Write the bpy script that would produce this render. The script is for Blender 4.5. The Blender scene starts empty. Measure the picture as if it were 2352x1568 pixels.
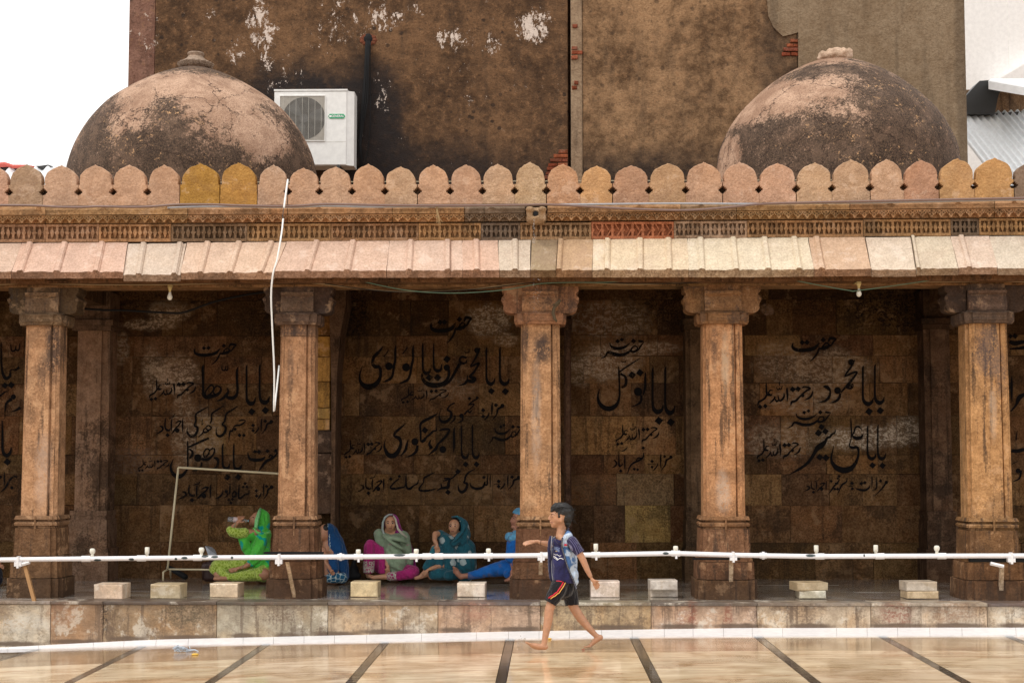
import bpy, bmesh, math, random
from mathutils import Vector, Matrix, noise
random.seed(7)
R = math.radians
sc = bpy.context.scene
col = sc.collection

# ------------------------------------------------------------------ camera, sky, sun, exposure
FP = 3530.0                      # focal length in units of a 2352-wide frame
CAMZ = 1.70
PITCH, YAW = math.atan(265 / FP), R(1.27)
cam_d = bpy.data.cameras.new('camera')
cam = bpy.data.objects.new('camera', cam_d)
col.objects.link(cam)
cam_d.sensor_width = 36.0
cam_d.lens = FP / 2352 * 36.0
cam_d.clip_start, cam_d.clip_end = 0.1, 2000.0
cam.location = (0, 0, CAMZ)
cam.rotation_euler = (R(90) + PITCH, 0, YAW)
sc.camera = cam

world = bpy.data.worlds.new('World')
sc.world = world
world.use_nodes = True
wn = world.node_tree
wn.nodes.clear()
sky = wn.nodes.new('ShaderNodeTexSky')
sky.sky_type = 'NISHITA'
sky.sun_disc = False
sky.sun_elevation = R(52)
sky.sun_rotation = R(215)
sky.dust_density = 4.0
whi = wn.nodes.new('ShaderNodeMix'); whi.data_type = 'RGBA'
whi.inputs[0].default_value = 0.90          # thick bright overcast over the clear sky
whi.inputs[7].default_value = (9.9, 9.7, 9.45, 1)
bg = wn.nodes.new('ShaderNodeBackground'); bg.inputs[1].default_value = 0.135
wo = wn.nodes.new('ShaderNodeOutputWorld')
wn.links.new(sky.outputs[0], whi.inputs[6])
wn.links.new(whi.outputs[2], bg.inputs[0])
wn.links.new(bg.outputs[0], wo.inputs[0])

sun_d = bpy.data.lights.new('sun', 'SUN')
sun_d.energy = 1.35
sun_d.angle = R(14)
sun_d.color = (1.0, 0.95, 0.87)
sun = bpy.data.objects.new('sun', sun_d)
col.objects.link(sun)
sdir = Vector((-0.48, -0.36, 0.95)).normalized()       # towards the sun: upper left, in front
sun.rotation_euler = sdir.to_track_quat('Z', 'Y').to_euler()
sky.sun_elevation = math.asin(sdir.z)
sky.sun_rotation = math.atan2(sdir.x, sdir.y)
sun.location = (-6, -6, 12)

sc.view_settings.view_transform = 'Standard'
sc.view_settings.look = 'None'
sc.view_settings.exposure = 0.16
sc.view_settings.gamma = 1.0
sc.view_settings.use_curve_mapping = False
sc.cycles.max_bounces = 8

# ------------------------------------------------------------------ measuring helpers
cp, sp, cy_, sy_ = math.cos(PITCH), math.sin(PITCH), math.cos(YAW), math.sin(YAW)
def ray(px, py):
    x, y, z = px - 1176.0, FP, -(py - 784.0)
    y, z = y * cp - z * sp, y * sp + z * cp
    return Vector((x * cy_ - y * sy_, x * sy_ + y * cy_, z))
def at(px, py, Y):
    d = ray(px, py)
    t = Y / d.y
    return Vector((d.x * t, Y, CAMZ + d.z * t))
def on_z(px, py, z):
    d = ray(px, py)
    t = (z - CAMZ) / d.z
    return Vector((d.x * t, d.y * t, z))
def lerp_t(tab, x):
    if x <= tab[0][0]:
        a, b = tab[0], tab[1]
    elif x >= tab[-1][0]:
        a, b = tab[-2], tab[-1]
    else:
        for a, b in zip(tab, tab[1:]):
            if a[0] <= x <= b[0]:
                break
    return a[1] + (b[1] - a[1]) * (x - a[0]) / (b[0] - a[0])

# ------------------------------------------------------------------ object helpers
class MB:
    def __init__(s): s.v = []; s.f = []
    def add(s, vs, fs):
        o = len(s.v)
        s.v += [tuple(v) for v in vs]
        s.f += [tuple(i + o for i in f) for f in fs]
    def box(s, x0, x1, y0, y1, z0, z1):
        s.hexa([(x0, y0, z0), (x1, y0, z0), (x1, y0, z1), (x0, y0, z1)], [(x0, y1, z0), (x1, y1, z0), (x1, y1, z1), (x0, y1, z1)])
    def hexa(s, fr, bk):
        s.add(list(fr) + list(bk), [(0, 1, 2, 3), (7, 6, 5, 4), (0, 4, 5, 1), (1, 5, 6, 2), (2, 6, 7, 3), (3, 7, 4, 0)])
    def block(s, x0, x1, y0, y1, z0, z1, c=.006, jit=0.0):
        """stone with chamfered arrises on its front, front = y0"""
        j = lambda: random.uniform(-jit, jit)
        P = []
        for (dx, dy, ext) in ((c, 0, 0), (0, c, 0)):
            P += [(x0 + dx + j(), y0 + dy, z0 + dx + j()), (x1 - dx + j(), y0 + dy, z0 + dx + j()),
                  (x1 - dx + j(), y0 + dy, z1 - dx + j()), (x0 + dx + j(), y0 + dy, z1 - dx + j())]
        P += [(x0, y1, z0), (x1, y1, z0), (x1, y1, z1), (x0, y1, z1)]
        F = [(0, 1, 2, 3), (11, 10, 9, 8)]
        for a in (0, 4):
            for k in range(4):
                k2 = (k + 1) % 4
                F.append((a + k, a + 4 + k, a + 4 + k2, a + k2))
        s.add(P, F)
    def prism(s, pts, y0, y1):
        """pts: world (x,z) outline, counter-clockwise seen from -y; extruded from y0 (front) to y1"""
        n = len(pts)
        s.add([(p[0], y0, p[1]) for p in pts] + [(p[0], y1, p[1]) for p in pts],
              [tuple(range(n)), tuple(range(2 * n - 1, n - 1, -1))] + [(i, i + n, (i + 1) % n + n, (i + 1) % n) for i in range(n)])
    def plan(s, pts, z0, z1, pts2=None):
        """pts: plan outline (x,y) counter-clockwise from above; extruded upwards"""
        n = len(pts); pts2 = pts2 or pts
        s.add([(p[0], p[1], z0) for p in pts] + [(p[0], p[1], z1) for p in pts2],
              [tuple(range(n - 1, -1, -1)), tuple(range(n, 2 * n))] + [(i, (i + 1) % n, (i + 1) % n + n, i + n) for i in range(n)])
    def tube(s, pts, r, n=8, cap=True):
        pts = [Vector(p) for p in pts]
        rs = r if isinstance(r, (list, tuple)) else [r] * len(pts)
        V = []; up = None
        for i, p in enumerate(pts):
            d = (pts[min(i + 1, len(pts) - 1)] - pts[max(i - 1, 0)]).normalized()
            if up is None:
                up = Vector((0, 0, 1)) if abs(d.z) < .9 else Vector((0, 1, 0))
            a = d.cross(up).normalized(); b = a.cross(d).normalized(); up = b
            for k in range(n):
                t = 2 * math.pi * k / n
                V.append(p + (a * math.cos(t) + b * math.sin(t)) * rs[i])
        F = []
        for i in range(len(pts) - 1):
            for k in range(n):
                k2 = (k + 1) % n
                F.append((i * n + k, i * n + k2, (i + 1) * n + k2, (i + 1) * n + k))
        if cap:
            F.append(tuple(range(n - 1, -1, -1))); F.append(tuple(range((len(pts) - 1) * n, len(pts) * n)))
        s.add(V, F)
    def lathe(s, prof, cx, cy, n=32, fn=None):
        V = []
        for (r, z) in prof:
            for k in range(n):
                t = 2 * math.pi * k / n
                rr = fn(r, z, t) if fn else r
                V.append((cx + rr * math.cos(t), cy + rr * math.sin(t), z))
        F = []
        for i in range(len(prof) - 1):
            for k in range(n):
                k2 = (k + 1) % n
                F.append((i * n + k, i * n + k2, (i + 1) * n + k2, (i + 1) * n + k))
        F.append(tuple(range(n - 1, -1, -1))); F.append(tuple(range((len(prof) - 1) * n, len(prof) * n)))
        s.add(V, F)
    def ball(s, c, r, n=8, m=6, sc_=(1, 1, 1)):
        prof = []
        c = Vector(c); V = []
        for i in range(m + 1):
            ph = math.pi * (i / m * .98 + .01) - math.pi / 2
            for k in range(n):
                t = 2 * math.pi * k / n
                V.append((c.x + r * sc_[0] * math.cos(ph) * math.cos(t), c.y + r * sc_[1] * math.cos(ph) * math.sin(t), c.z + r * sc_[2] * math.sin(ph)))
        F = []
        for i in range(m):
            for k in range(n):
                k2 = (k + 1) % n
                F.append((i * n + k, i * n + k2, (i + 1) * n + k2, (i + 1) * n + k))
        F.append(tuple(range(n - 1, -1, -1))); F.append(tuple(range(m * n, (m + 1) * n)))
        s.add(V, F)
    def build(s, name, m, parent=None, smooth=False, color=None):
        me = bpy.data.meshes.new(name)
        me.from_pydata(s.v, [], s.f)
        me.update()
        return link(name, me, m, parent, smooth, color)
def link(name, me, m, parent=None, smooth=False, color=None):
    if m is not None: me.materials.append(m)
    if smooth:
        me.polygons.foreach_set('use_smooth', [True] * len(me.polygons))
    o = bpy.data.objects.new(name, me)
    col.objects.link(o)
    if parent is not None:
        o.parent = parent
        o.matrix_parent_inverse = Matrix.Translation(parent.location).inverted()
    if color: o.color = (*color, 1)
    return o
def tag(o, label=None, cat=None, group=None, kind=None):
    if label: o['label'] = label
    if cat: o['category'] = cat
    if group: o['group'] = group
    if kind: o['kind'] = kind
    return o
def thing(name, loc, label=None, cat=None, group=None, kind=None):
    o = bpy.data.objects.new(name, None)
    o.empty_display_size = .2
    col.objects.link(o); o.location = loc
    return tag(o, label, cat, group, kind)
def vary(c, a=.12, w=.04):
    k = 1 + random.uniform(-a, a)
    return tuple(max(.004, min(.95, c[i] * k * (1 + random.uniform(-w, w)))) for i in range(3))

# organic forms: round cones and ellipsoids fused into one continuous skin
def fused(name, prims, voxel, m, parent=None, smooth=4, disp=None, keep=None, color=None):
    bm = bmesh.new()
    for p in prims:
        if p[0] == 'e':
            c, rr = Vector(p[1]), p[2]
            M = Matrix.Translation(c)
            if len(p) > 3: M = M @ Matrix.Rotation(p[3], 4, 'Y')
            M = M @ Matrix.Diagonal((*rr, 1))
            bmesh.ops.create_uvsphere(bm, u_segments=16, v_segments=10, radius=1, matrix=M)
        else:
            a, ra, b, rb = Vector(p[1]), p[2], Vector(p[3]), p[4]
            for c, r in ((a, ra), (b, rb)):
                bmesh.ops.create_uvsphere(bm, u_segments=14, v_segments=9, radius=r, matrix=Matrix.Translation(c))
            d = b - a
            if d.length > 1e-5:
                q = d.to_track_quat('Z', 'Y').to_matrix().to_4x4()
                bmesh.ops.create_cone(bm, segments=14, radius1=ra * .995, radius2=rb * .995, depth=d.length, cap_ends=True,
                                      matrix=Matrix.Translation((a + b) / 2) @ q)
    me = bpy.data.meshes.new('tmp'); bm.to_mesh(me); bm.free()
    o = bpy.data.objects.new('tmp', me); col.objects.link(o)
    md = o.modifiers.new('r', 'REMESH'); md.mode = 'VOXEL'; md.voxel_size = voxel
    ms = o.modifiers.new('s', 'SMOOTH'); ms.factor = .5; ms.iterations = smooth
    dg = bpy.context.evaluated_depsgraph_get()
    me2 = bpy.data.meshes.new_from_object(o.evaluated_get(dg))
    bpy.data.objects.remove(o); bpy.data.meshes.remove(me)
    me2.name = name
    if disp or keep:
        b2 = bmesh.new(); b2.from_mesh(me2)
        if disp:
            b2.normal_update()
            nv = [v.co + v.normal * disp(v.co, v.normal) for v in b2.verts]
            for v, c in zip(b2.verts, nv): v.co = c
        if keep:
            dead = [v for v in b2.verts if not keep(v.co, v.normal)]
            bmesh.ops.delete(b2, geom=dead, context='VERTS')
        b2.to_mesh(me2); b2.free()
    return link(name, me2, m, parent, True, color)
def chain(pts):
    return [('c', a[0], a[1], b[0], b[1]) for a, b in zip(pts, pts[1:])]

# ------------------------------------------------------------------ node helpers
class NT:
    def __init__(s, name):
        s.m = bpy.data.materials.new(name); s.m.use_nodes = True
        s.t = s.m.node_tree; s.t.nodes.clear()
        s.out = s.t.nodes.new('ShaderNodeOutputMaterial')
        s._tc = None
    def put(s, sock, v):
        if v is None: return
        if isinstance(v, bpy.types.NodeSocket): s.t.links.new(v, sock)
        elif isinstance(v, (tuple, list)):
            n = len(sock.default_value)
            sock.default_value = tuple(v)[:n] if len(v) >= n else (*v, 1)
        else:
            try: sock.default_value = v
            except TypeError: sock.default_value = [v] * len(sock.default_value)
    def n(s, typ, out=0, props=None, **ins):
        nd = s.t.nodes.new('ShaderNode' + typ)
        for k, v in (props or {}).items(): setattr(nd, k, v)
        for k, v in ins.items():
            key = k[1:] if k[0] == 'i' and k[1:].isdigit() else None
            s.put(nd.inputs[int(key)] if key else nd.inputs[k.replace('_', ' ')], v)
        return nd.outputs[out]
    def P(s):
        if s._tc is None: s._tc = s.n('TexCoord', 3)
        return s._tc
    def vec(s, op, a, b=None, out=0): return s.n('VectorMath', out, {'operation': op}, i0=a, i1=b)
    def math(s, op, a, b=None, c=None, clamp=False): return s.n('Math', 0, {'operation': op, 'use_clamp': clamp}, i0=a, i1=b, i2=c)
    def noise(s, vec, scale, detail=4, rough=.55, dist=0.0):
        return s.n('TexNoise', 0, Vector=vec, Scale=scale, Detail=detail, Roughness=rough, Distortion=dist)
    def ramp(s, v, a, b, c=0.0, d=1.0):
        return s.n('MapRange', 0, {'clamp': True, 'interpolation_type': 'SMOOTHSTEP'}, i0=v, i1=a, i2=b, i3=c, i4=d)
    def mix(s, f, a, b, blend='MIX'):
        return s.n('Mix', 2, {'data_type': 'RGBA', 'blend_type': blend, 'clamp_factor': True}, i0=f, i6=a, i7=b)
    def mul(s, a, b): return s.math('MULTIPLY', a, b)
    def blob(s, c, r, soft=.35, wob=.25, nscale=5.0):
        """mask 1 inside an ellipsoid at world point c with radii r, ragged edge"""
        d = s.vec('SUBTRACT', s.P(), tuple(c))
        d = s.n('VectorMath', 0, {'operation': 'DIVIDE'}, i0=d, i1=tuple(r))
        L = s.n('VectorMath', 1, {'operation': 'LENGTH'}, i0=d)
        w = s.noise(s.P(), nscale, 5, .65)
        L = s.math('ADD', L, s.mul(s.math('SUBTRACT', w, .5), wob * 4))
        return s.ramp(L, 1 - soft, 1 + soft, 1.0, 0.0)
    def bump(s, h, strength=.4, dist=.01, nrm=None):
        return s.n('Bump', 0, Height=h, Strength=strength, Distance=dist, Normal=nrm)
    def bsdf(s, color, rough=.8, normal=None, **kw):
        nd = s.t.nodes.new('ShaderNodeBsdfPrincipled')
        s.put(nd.inputs['Base Color'], color); s.put(nd.inputs['Roughness'], rough)
        if normal is not None: s.put(nd.inputs['Normal'], normal)
        for k, v in kw.items(): s.put(nd.inputs[k.replace('_', ' ')], v)
        s.t.links.new(nd.outputs[0], s.out.inputs[0])
        return s.m

def plain(name, c, rough=.6, **kw):
    t = NT(name)
    n1 = t.noise(t.P(), 14, 5, .6)
    cc = t.mix(t.ramp(n1, .3, .7), tuple(x * .93 for x in c), tuple(min(1, x * 1.04) for x in c))
    return t.bsdf(cc, rough, t.bump(t.noise(t.P(), 60, 3), .12, .003), **kw)

def stone(name, stain=.5, stain_c=(.035, .026, .02), streak=.35, light=.25, light_c=(.62, .47, .36), bump=.5, rough=.9, sscale=1.6, spec=.10,
          pits=.25, hue=.35, band=0.0, grain=.5, marks=(), foot=None, lscale=3.1, veins=0.0, mott=1.0, tintmul=None, foot_line=None, flake=.50, fl_z=2.0):
    t = NT(name)
    oi = t.n('ObjectInfo', 5); oc = t.n('ObjectInfo', 1)
    off = t.vec('SCALE', t.n('CombineXYZ', 0, i0=oi, i1=oi, i2=oi), None)
    off.node.inputs[3].default_value = 31.0
    p = t.vec('ADD', t.P(), off)
    big = t.noise(p, sscale * 1.3, 6, .6, .6)
    mid = t.noise(p, 9, 6, .65)
    fine = t.noise(p, 52, 4, .68)
    ps = t.vec('MULTIPLY', p, (9, 9, .7))
    drip = t.noise(ps, 1.6, 5, .62)
    c = t.mix(t.ramp(mid, .34, .66), tuple(1 - (1 - v) * mott for v in (.78, .74, .70)) + (1,), tuple(1 + v * mott for v in (.16, .14, .12)) + (1,))
    c = t.mix(1.0, oc, c, 'MULTIPLY')
    if tintmul: c = t.mix(1.0, c, (*tintmul, 1), 'MULTIPLY')
    vf = t.noise(p, 105, 2, .6)
    c = t.mix(t.mul(t.ramp(fine, .42, .60), grain), c, t.mix(1.0, c, (.50, .44, .38, 1), 'MULTIPLY'))
    c = t.mix(t.mul(t.ramp(vf, .50, .60), grain), c, t.mix(1.0, c, (1.36, 1.35, 1.32, 1), 'MULTIPLY'))
    # hue drift between ochre and rose
    hn = t.noise(p, 2.1, 5, .6, .6)
    c = t.mix(t.ramp(hn, .40, .66, 0, hue), c, t.mix(1.0, c, (1.14, .96, .76, 1), 'MULTIPLY'))
    if band:
        pb = t.vec('MULTIPLY', p, (1.2, 1, 14))
        bd = t.noise(pb, 2.0, 4, .6, 1.2)
        c = t.mix(t.ramp(bd, .45, .62, 0, band), c, t.mix(1.0, c, (.62, .5, .42, 1), 'MULTIPLY'))
    lt = t.ramp(t.math('ADD', t.noise(p, lscale, 8, .74, .4), t.mul(t.math('SUBTRACT', mid, .5), .5)), .56, .63, 0, light)
    c = t.mix(lt, c, (*light_c, 1))
    sm = t.ramp(t.math('ADD', big, t.mul(t.math('SUBTRACT', fine, .5), .25)), .52, .62, 0, stain)
    c = t.mix(sm, c, (*stain_c, 1))
    dm = t.ramp(t.math('ADD', drip, t.mul(t.math('SUBTRACT', fine, .5), .2)), .53, .66, 0, streak)
    c = t.mix(dm, c, (*stain_c, 1))
    pm = t.ramp(t.noise(p, 48, 4, .7), .66, .74, 0, pits)
    c = t.mix(pm, c, (*[x * .6 for x in stain_c], 1))
    if veins:
        vn = t.math('ABSOLUTE', t.math('SUBTRACT', t.noise(t.vec('MULTIPLY', p, (1, 1, 2.6)), 1.9, 4, .55, 1.6), .5))
        c = t.mix(t.mul(t.ramp(vn, .0, .016, 1, 0), veins), c, (.12, .075, .06, 1))
    flk = t.ramp(t.math('ADD', t.mul(fine, .4), t.mul(t.noise(t.vec('MULTIPLY', p, (1, 1, fl_z)), 15, 8, .8), .7)), flake, flake + .10, .10, 1.0) if marks else None
    for (mc, mr, so, k, mcol) in marks:
        b = t.blob(mc, mr, so, .30, 5.5)
        b = t.mul(b, flk)
        c = t.mix(t.mul(b, k), c, (*mcol, 1))
    for (mx_, my_, w_) in (foot_line or ()):
        b = t.mul(t.blob(at(mx_, my_, 14.2), (w_ * .004, .3, .024), .5, .30, 9), .9)
        c = t.mix(b, c, (*stain_c, 1))
    if foot:
        z = t.n('SeparateXYZ', 2, i0=t.P())
        zz = t.math('ADD', z, t.mul(t.math('SUBTRACT', t.noise(t.P(), 5, 5, .7), .5), foot[1] * 3))
        c = t.mix(t.ramp(zz, foot[0], foot[0] + foot[1], foot[2], 0), c, (*stain_c, 1))
    h = t.math('ADD', t.mul(t.noise(p, 22, 6, .65), 1.0), t.mul(fine, .35))
    h = t.math('ADD', h, t.mul(t.noise(p, 4, 3), 1.2))
    return t.bsdf(c, t.ramp(mid, .3, .7, rough - .08, min(1, rough + .08)), t.bump(h, bump, .02), Specular_IOR_Level=spec)
# ------------------------------------------------------------------ materials
M = {}
M['stone'] = stone('weathered_sandstone', stain=.35, streak=.35, light=.3, light_c=(.66, .44, .30))
cmk = lambda x, y, rx, ry, k=.8, c=(.05, .04, .04), so=.5: (at(x, y, 14.66), (rx * .00415, .25, ry * .00415), so, k, c)
M['column'] = stone('column_sandstone', stain=.3, stain_c=(.07, .045, .032), streak=.8, light=.4, light_c=(.60, .37, .21), bump=.6, hue=.15, mott=1.0, tintmul=(.92, .92, .90), grain=.45, flake=.45, fl_z=.7, foot=(.40, .30, .45),  # strong streaks: weathering, plus shade of the facet sides painted in
    marks=[cmk(122, 800, 16, 70), cmk(98, 850, 10, 40, .5), cmk(1245, 800, 20, 34, .85), cmk(1205, 790, 8, 60, .6), cmk(1232, 890, 12, 60, .4), cmk(681, 758, 60, 14, .6), cmk(668, 850, 8, 60, .5), cmk(2266, 800, 30, 60, .65, (.09, .075, .08)), cmk(2295, 850, 14, 50, .45, (.09, .075, .08)),
           cmk(1640, 800, 7, 60, .5), cmk(1665, 830, 9, 60, .55, (.60, .45, .31)), cmk(1660, 1130, 16, 40, .5, (.62, .50, .40)), cmk(100, 1080, 16, 80, .4, (.62, .46, .36)), cmk(2278, 950, 8, 60, .4, (.62, .46, .33)), cmk(1232, 960, 10, 120, .35, (.60, .46, .36))])
M['capital'] = stone('capital_sandstone', stain=.55, stain_c=(.055, .042, .038), streak=.45, light=.4, light_c=(.5, .33, .2), bump=.5, sscale=2.6)
M['merlon'] = stone('parapet_sandstone', stain=.12, stain_c=(.22, .14, .11), streak=.08, light=.25, light_c=(.70, .53, .41), bump=1.1, pits=.12, sscale=2.2, hue=.25, grain=.28, mott=.6)
M['carved'] = stone('carved_sandstone', stain=.5, stain_c=(.09, .055, .03), streak=.3, light=.15, bump=.4, sscale=1.5)
M['eave'] = stone('eave_sandstone', stain=.18, stain_c=(.40, .27, .21), streak=.0, light=.2, light_c=(.80, .70, .62), bump=.6, pits=.10, sscale=1.7, hue=.10, grain=.35, mott=.35)
M['eave_edge'] = stone('eave_front_edge', stain=.5, stain_c=(.12, .07, .045), streak=.3, light=.15, light_c=(.5, .34, .24), bump=1.2, pits=.4, hue=.3, tintmul=(.50, .42, .36), mott=1.3)  # darker, browner tint of the slab colour for the front edge
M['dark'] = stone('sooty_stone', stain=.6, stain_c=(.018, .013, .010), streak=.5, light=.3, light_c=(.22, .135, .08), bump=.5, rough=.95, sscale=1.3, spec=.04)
wm_ = lambda x, y, rx, ry, k=.7, c=(.50, .38, .27), so=.3: (at(x, y, 16.95), (rx * .0048, .4, ry * .0048), so, k, c)
BK = (.012, .009, .008)
M['wallstone'] = stone('sooty_wall_stone', stain=.45, stain_c=(.022, .015, .011), streak=.45, light=.45, light_c=(.25, .155, .085), bump=.6, rough=.95, sscale=1.2, hue=.5, grain=.75, spec=.05, tintmul=(.82, .79, .74), flake=.52,
    marks=[wm_(385, 715, 50, 26, .8), wm_(350, 745, 60, 14, .7), wm_(405, 860, 50, 40, .8, (.44, .32, .23)), wm_(350, 850, 22, 60, .5), wm_(420, 960, 26, 120, .55, (.44, .32, .22)), wm_(275, 800, 22, 36, .5), wm_(470, 1000, 40, 60, .45), wm_(300, 1060, 70, 30, .3, (.26, .19, .15)),
           wm_(1120, 735, 48, 34, .75, (.52, .43, .33)), wm_(1160, 780, 30, 16, .6), wm_(1030, 890, 60, 26, .3), wm_(1400, 735, 95, 40, .55, (.42, .33, .25)), wm_(1400, 830, 70, 40, .8, (.5, .39, .29)), wm_(1330, 850, 26, 34, .6), wm_(1500, 800, 60, 16, .6),
           wm_(1910, 850, 90, 45, .5), wm_(1790, 830, 60, 50, .4), wm_(1980, 1005, 95, 26, .85, (.56, .47, .37)), wm_(2080, 990, 40, 30, .7, (.54, .45, .35)), wm_(1800, 1010, 80, 40, .5), wm_(1763, 711, 14, 13, 1.0, (.40, .27, .2), .25), wm_(1850, 920, 90, 30, .45),
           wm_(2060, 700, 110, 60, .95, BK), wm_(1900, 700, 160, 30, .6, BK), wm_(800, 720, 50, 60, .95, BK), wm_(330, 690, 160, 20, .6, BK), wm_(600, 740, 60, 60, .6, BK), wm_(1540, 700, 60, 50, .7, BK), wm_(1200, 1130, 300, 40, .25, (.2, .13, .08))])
rm_ = lambda x, y, rx, ry, k=.7, c=(.24, .075, .045), so=.5: (at(x, y, 14.2), (rx * .00402, .3, ry * .00402), so, k, c)
M['riser'] = stone('riser_marble', stain=.5, stain_c=(.12, .08, .055), streak=.65, light=.6, light_c=(.66, .60, .50), bump=.12, rough=.45, spec=.3, grain=.22, sscale=1.6, pits=.2, hue=.8, lscale=1.6, veins=.35, foot_line=[(x_, y_, w_) for x_, y_, w_ in ((30, 1478, 70), (170, 1473, 60), (290, 1466, 40), (420, 1463, 70), (560, 1459, 30), (660, 1458, 30), (770, 1455, 50), (880, 1450, 60), (1040, 1446, 30), (1190, 1444, 50), (1400, 1440, 70), (1560, 1438, 50), (1700, 1437, 60), (1860, 1437, 50), (2060, 1436, 60), (2200, 1436, 60), (2330, 1436, 40))],
    marks=[rm_(2060, 1410, 34, 30), rm_(1592, 1405, 10, 45), rm_(1672, 1420, 10, 30), rm_(1570, 1420, 18, 24, .5), rm_(425, 1410, 60, 26, .6, (.06, .05, .03)), rm_(240, 1412, 9, 40, .9, (.06, .04, .03)), rm_(140, 1410, 40, 30, .4, (.40, .20, .12)), rm_(640, 1400, 60, 30, .5, (.17, .11, .075)), rm_(1090, 1400, 40, 24, .5, (.45, .22, .15)),
           rm_(2190, 1405, 50, 26, .5, (.32, .17, .09)), rm_(1280, 1400, 90, 12, .5, (.10, .08, .06)), rm_(50, 1430, 50, 20, .6, (.74, .70, .62))])
M['marble'] = stone('marble_block', stain=.3, stain_c=(.42, .29, .15), streak=.25, light=.4, light_c=(.86, .80, .70), grain=.18, bump=.1, rough=.4, spec=.5, pits=.12, sscale=3)
M['brick'] = stone('red_brick', tintmul=(.7, .68, .7), stain=.6, stain_c=(.1, .05, .03), streak=.2, light=.1, bump=.8)
M['white_paint'] = plain('white_paint', (.86, .85, .86), .35)
M['iron'] = plain('cream_painted_iron', (.62, .54, .36), .45)
M['black'] = plain('black_rubber', (.010, .010, .011), .7, Specular_IOR_Level=.2)
M['soot_metal'] = plain('dark_metal', (.03, .03, .03), .5)
M['wood'] = plain('old_wood', (.34, .18, .07), .8)
t = NT('black_lettering_paint')
pb_ = t.bsdf((.006, .005, .005, 1), .8, None, Specular_IOR_Level=.1)
_tr = t.t.nodes.new('ShaderNodeBsdfTransparent'); _mx = t.t.nodes.new('ShaderNodeMixShader'); _pr = [n for n in t.t.nodes if n.type == 'BSDF_PRINCIPLED'][0]
t.put(_mx.inputs[0], t.ramp(t.math('ADD', t.mul(t.noise(t.P(), 6, 6, .75), .6), t.mul(t.noise(t.P(), 40, 4, .7), .45)), .56, .68, 1.0, .45))
t.t.links.new(_tr.outputs[0], _mx.inputs[1]); t.t.links.new(_pr.outputs[0], _mx.inputs[2]); t.t.links.new(_mx.outputs[0], t.out.inputs[0])
M['ink'] = t.m
M['brown_pipe'] = plain('brown_conduit', (.19, .12, .10), .35)
M['grey_pipe'] = plain('grey_conduit', (.36, .37, .40), .35)
M['white_cable'] = plain('white_conduit', (.78, .78, .76), .35)
M['green_wire'] = plain('green_wire', (.10, .18, .12), .5)
M['beige_wire'] = plain('beige_wire', (.30, .22, .12), .5)
M['straw'] = plain('dry_straw', (.40, .28, .14), .8)
M['rag'] = plain('dirty_rag', (.09, .065, .035), .9)
M['bulbglass'] = plain('frosted_bulb_glass', (.72, .70, .62), .25)
M['brass'] = plain('yellowed_socket', (.55, .42, .18), .5)
M['ac_white'] = plain('ac_casing_white', (.80, .80, .78), .4)
M['ac_dark'] = plain('ac_fan_grey', (.16, .15, .14), .5)
M['ac_grille'] = plain('ac_grille_wire', (.50, .48, .43), .5)
M['ac_green'] = plain('badge_green', (.02, .34, .15), .4)
M['red_cloth'] = plain('faded_red_sheet', (.66, .13, .10), .7)
M['tin'] = plain('zinc_sheet', (.90, .93, .95), .3)
M['far_white'] = plain('whitewashed_sheet_wall', (.86, .84, .82), .7)
M['tarp'] = stone('brown_tarpaulin', stain=.4, streak=.7, light=.3, bump=.1, stain_c=(.06, .045, .04))

t = NT('clear_water'); M['water'] = t.bsdf((1, 1, 1, 1), .03, None, Transmission_Weight=1.0, IOR=1.33)
t = NT('clear_bottle_plastic'); M['bottle'] = t.bsdf((.86, .90, .93, 1), .08, None, Transmission_Weight=.85, IOR=1.3)

# white PVC pipe with peeled dark patches at the places where the paint has gone
t = NT('peeling_white_pipe')
msk = None
for (px, py, w) in ((224, 1286, 9), (302, 1284, 6), (424, 1280.5, 7), (404, 1283, 3), (470, 1276.5, 9), (493, 1278, 8), (917, 1274, 14), (1529, 1270, 7), (1862, 1275, 11), (533, 1280, 3), (1985, 1275, 2)):
    c = at(px, py, 14.33); r = w * 14.33 / FP
    b = t.blob(c, (r, .02, .013), .18, .16, 60)
    msk = b if msk is None else t.math('MAXIMUM', msk, b)
n = t.noise(t.P(), 30, 4)
M['pipe'] = t.bsdf(t.mix(msk, t.mix(t.ramp(n, .3, .7), (.82, .81, .84, 1), (.88, .87, .89, 1)), (.035, .055, .06, 1)), .3, None)

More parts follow.
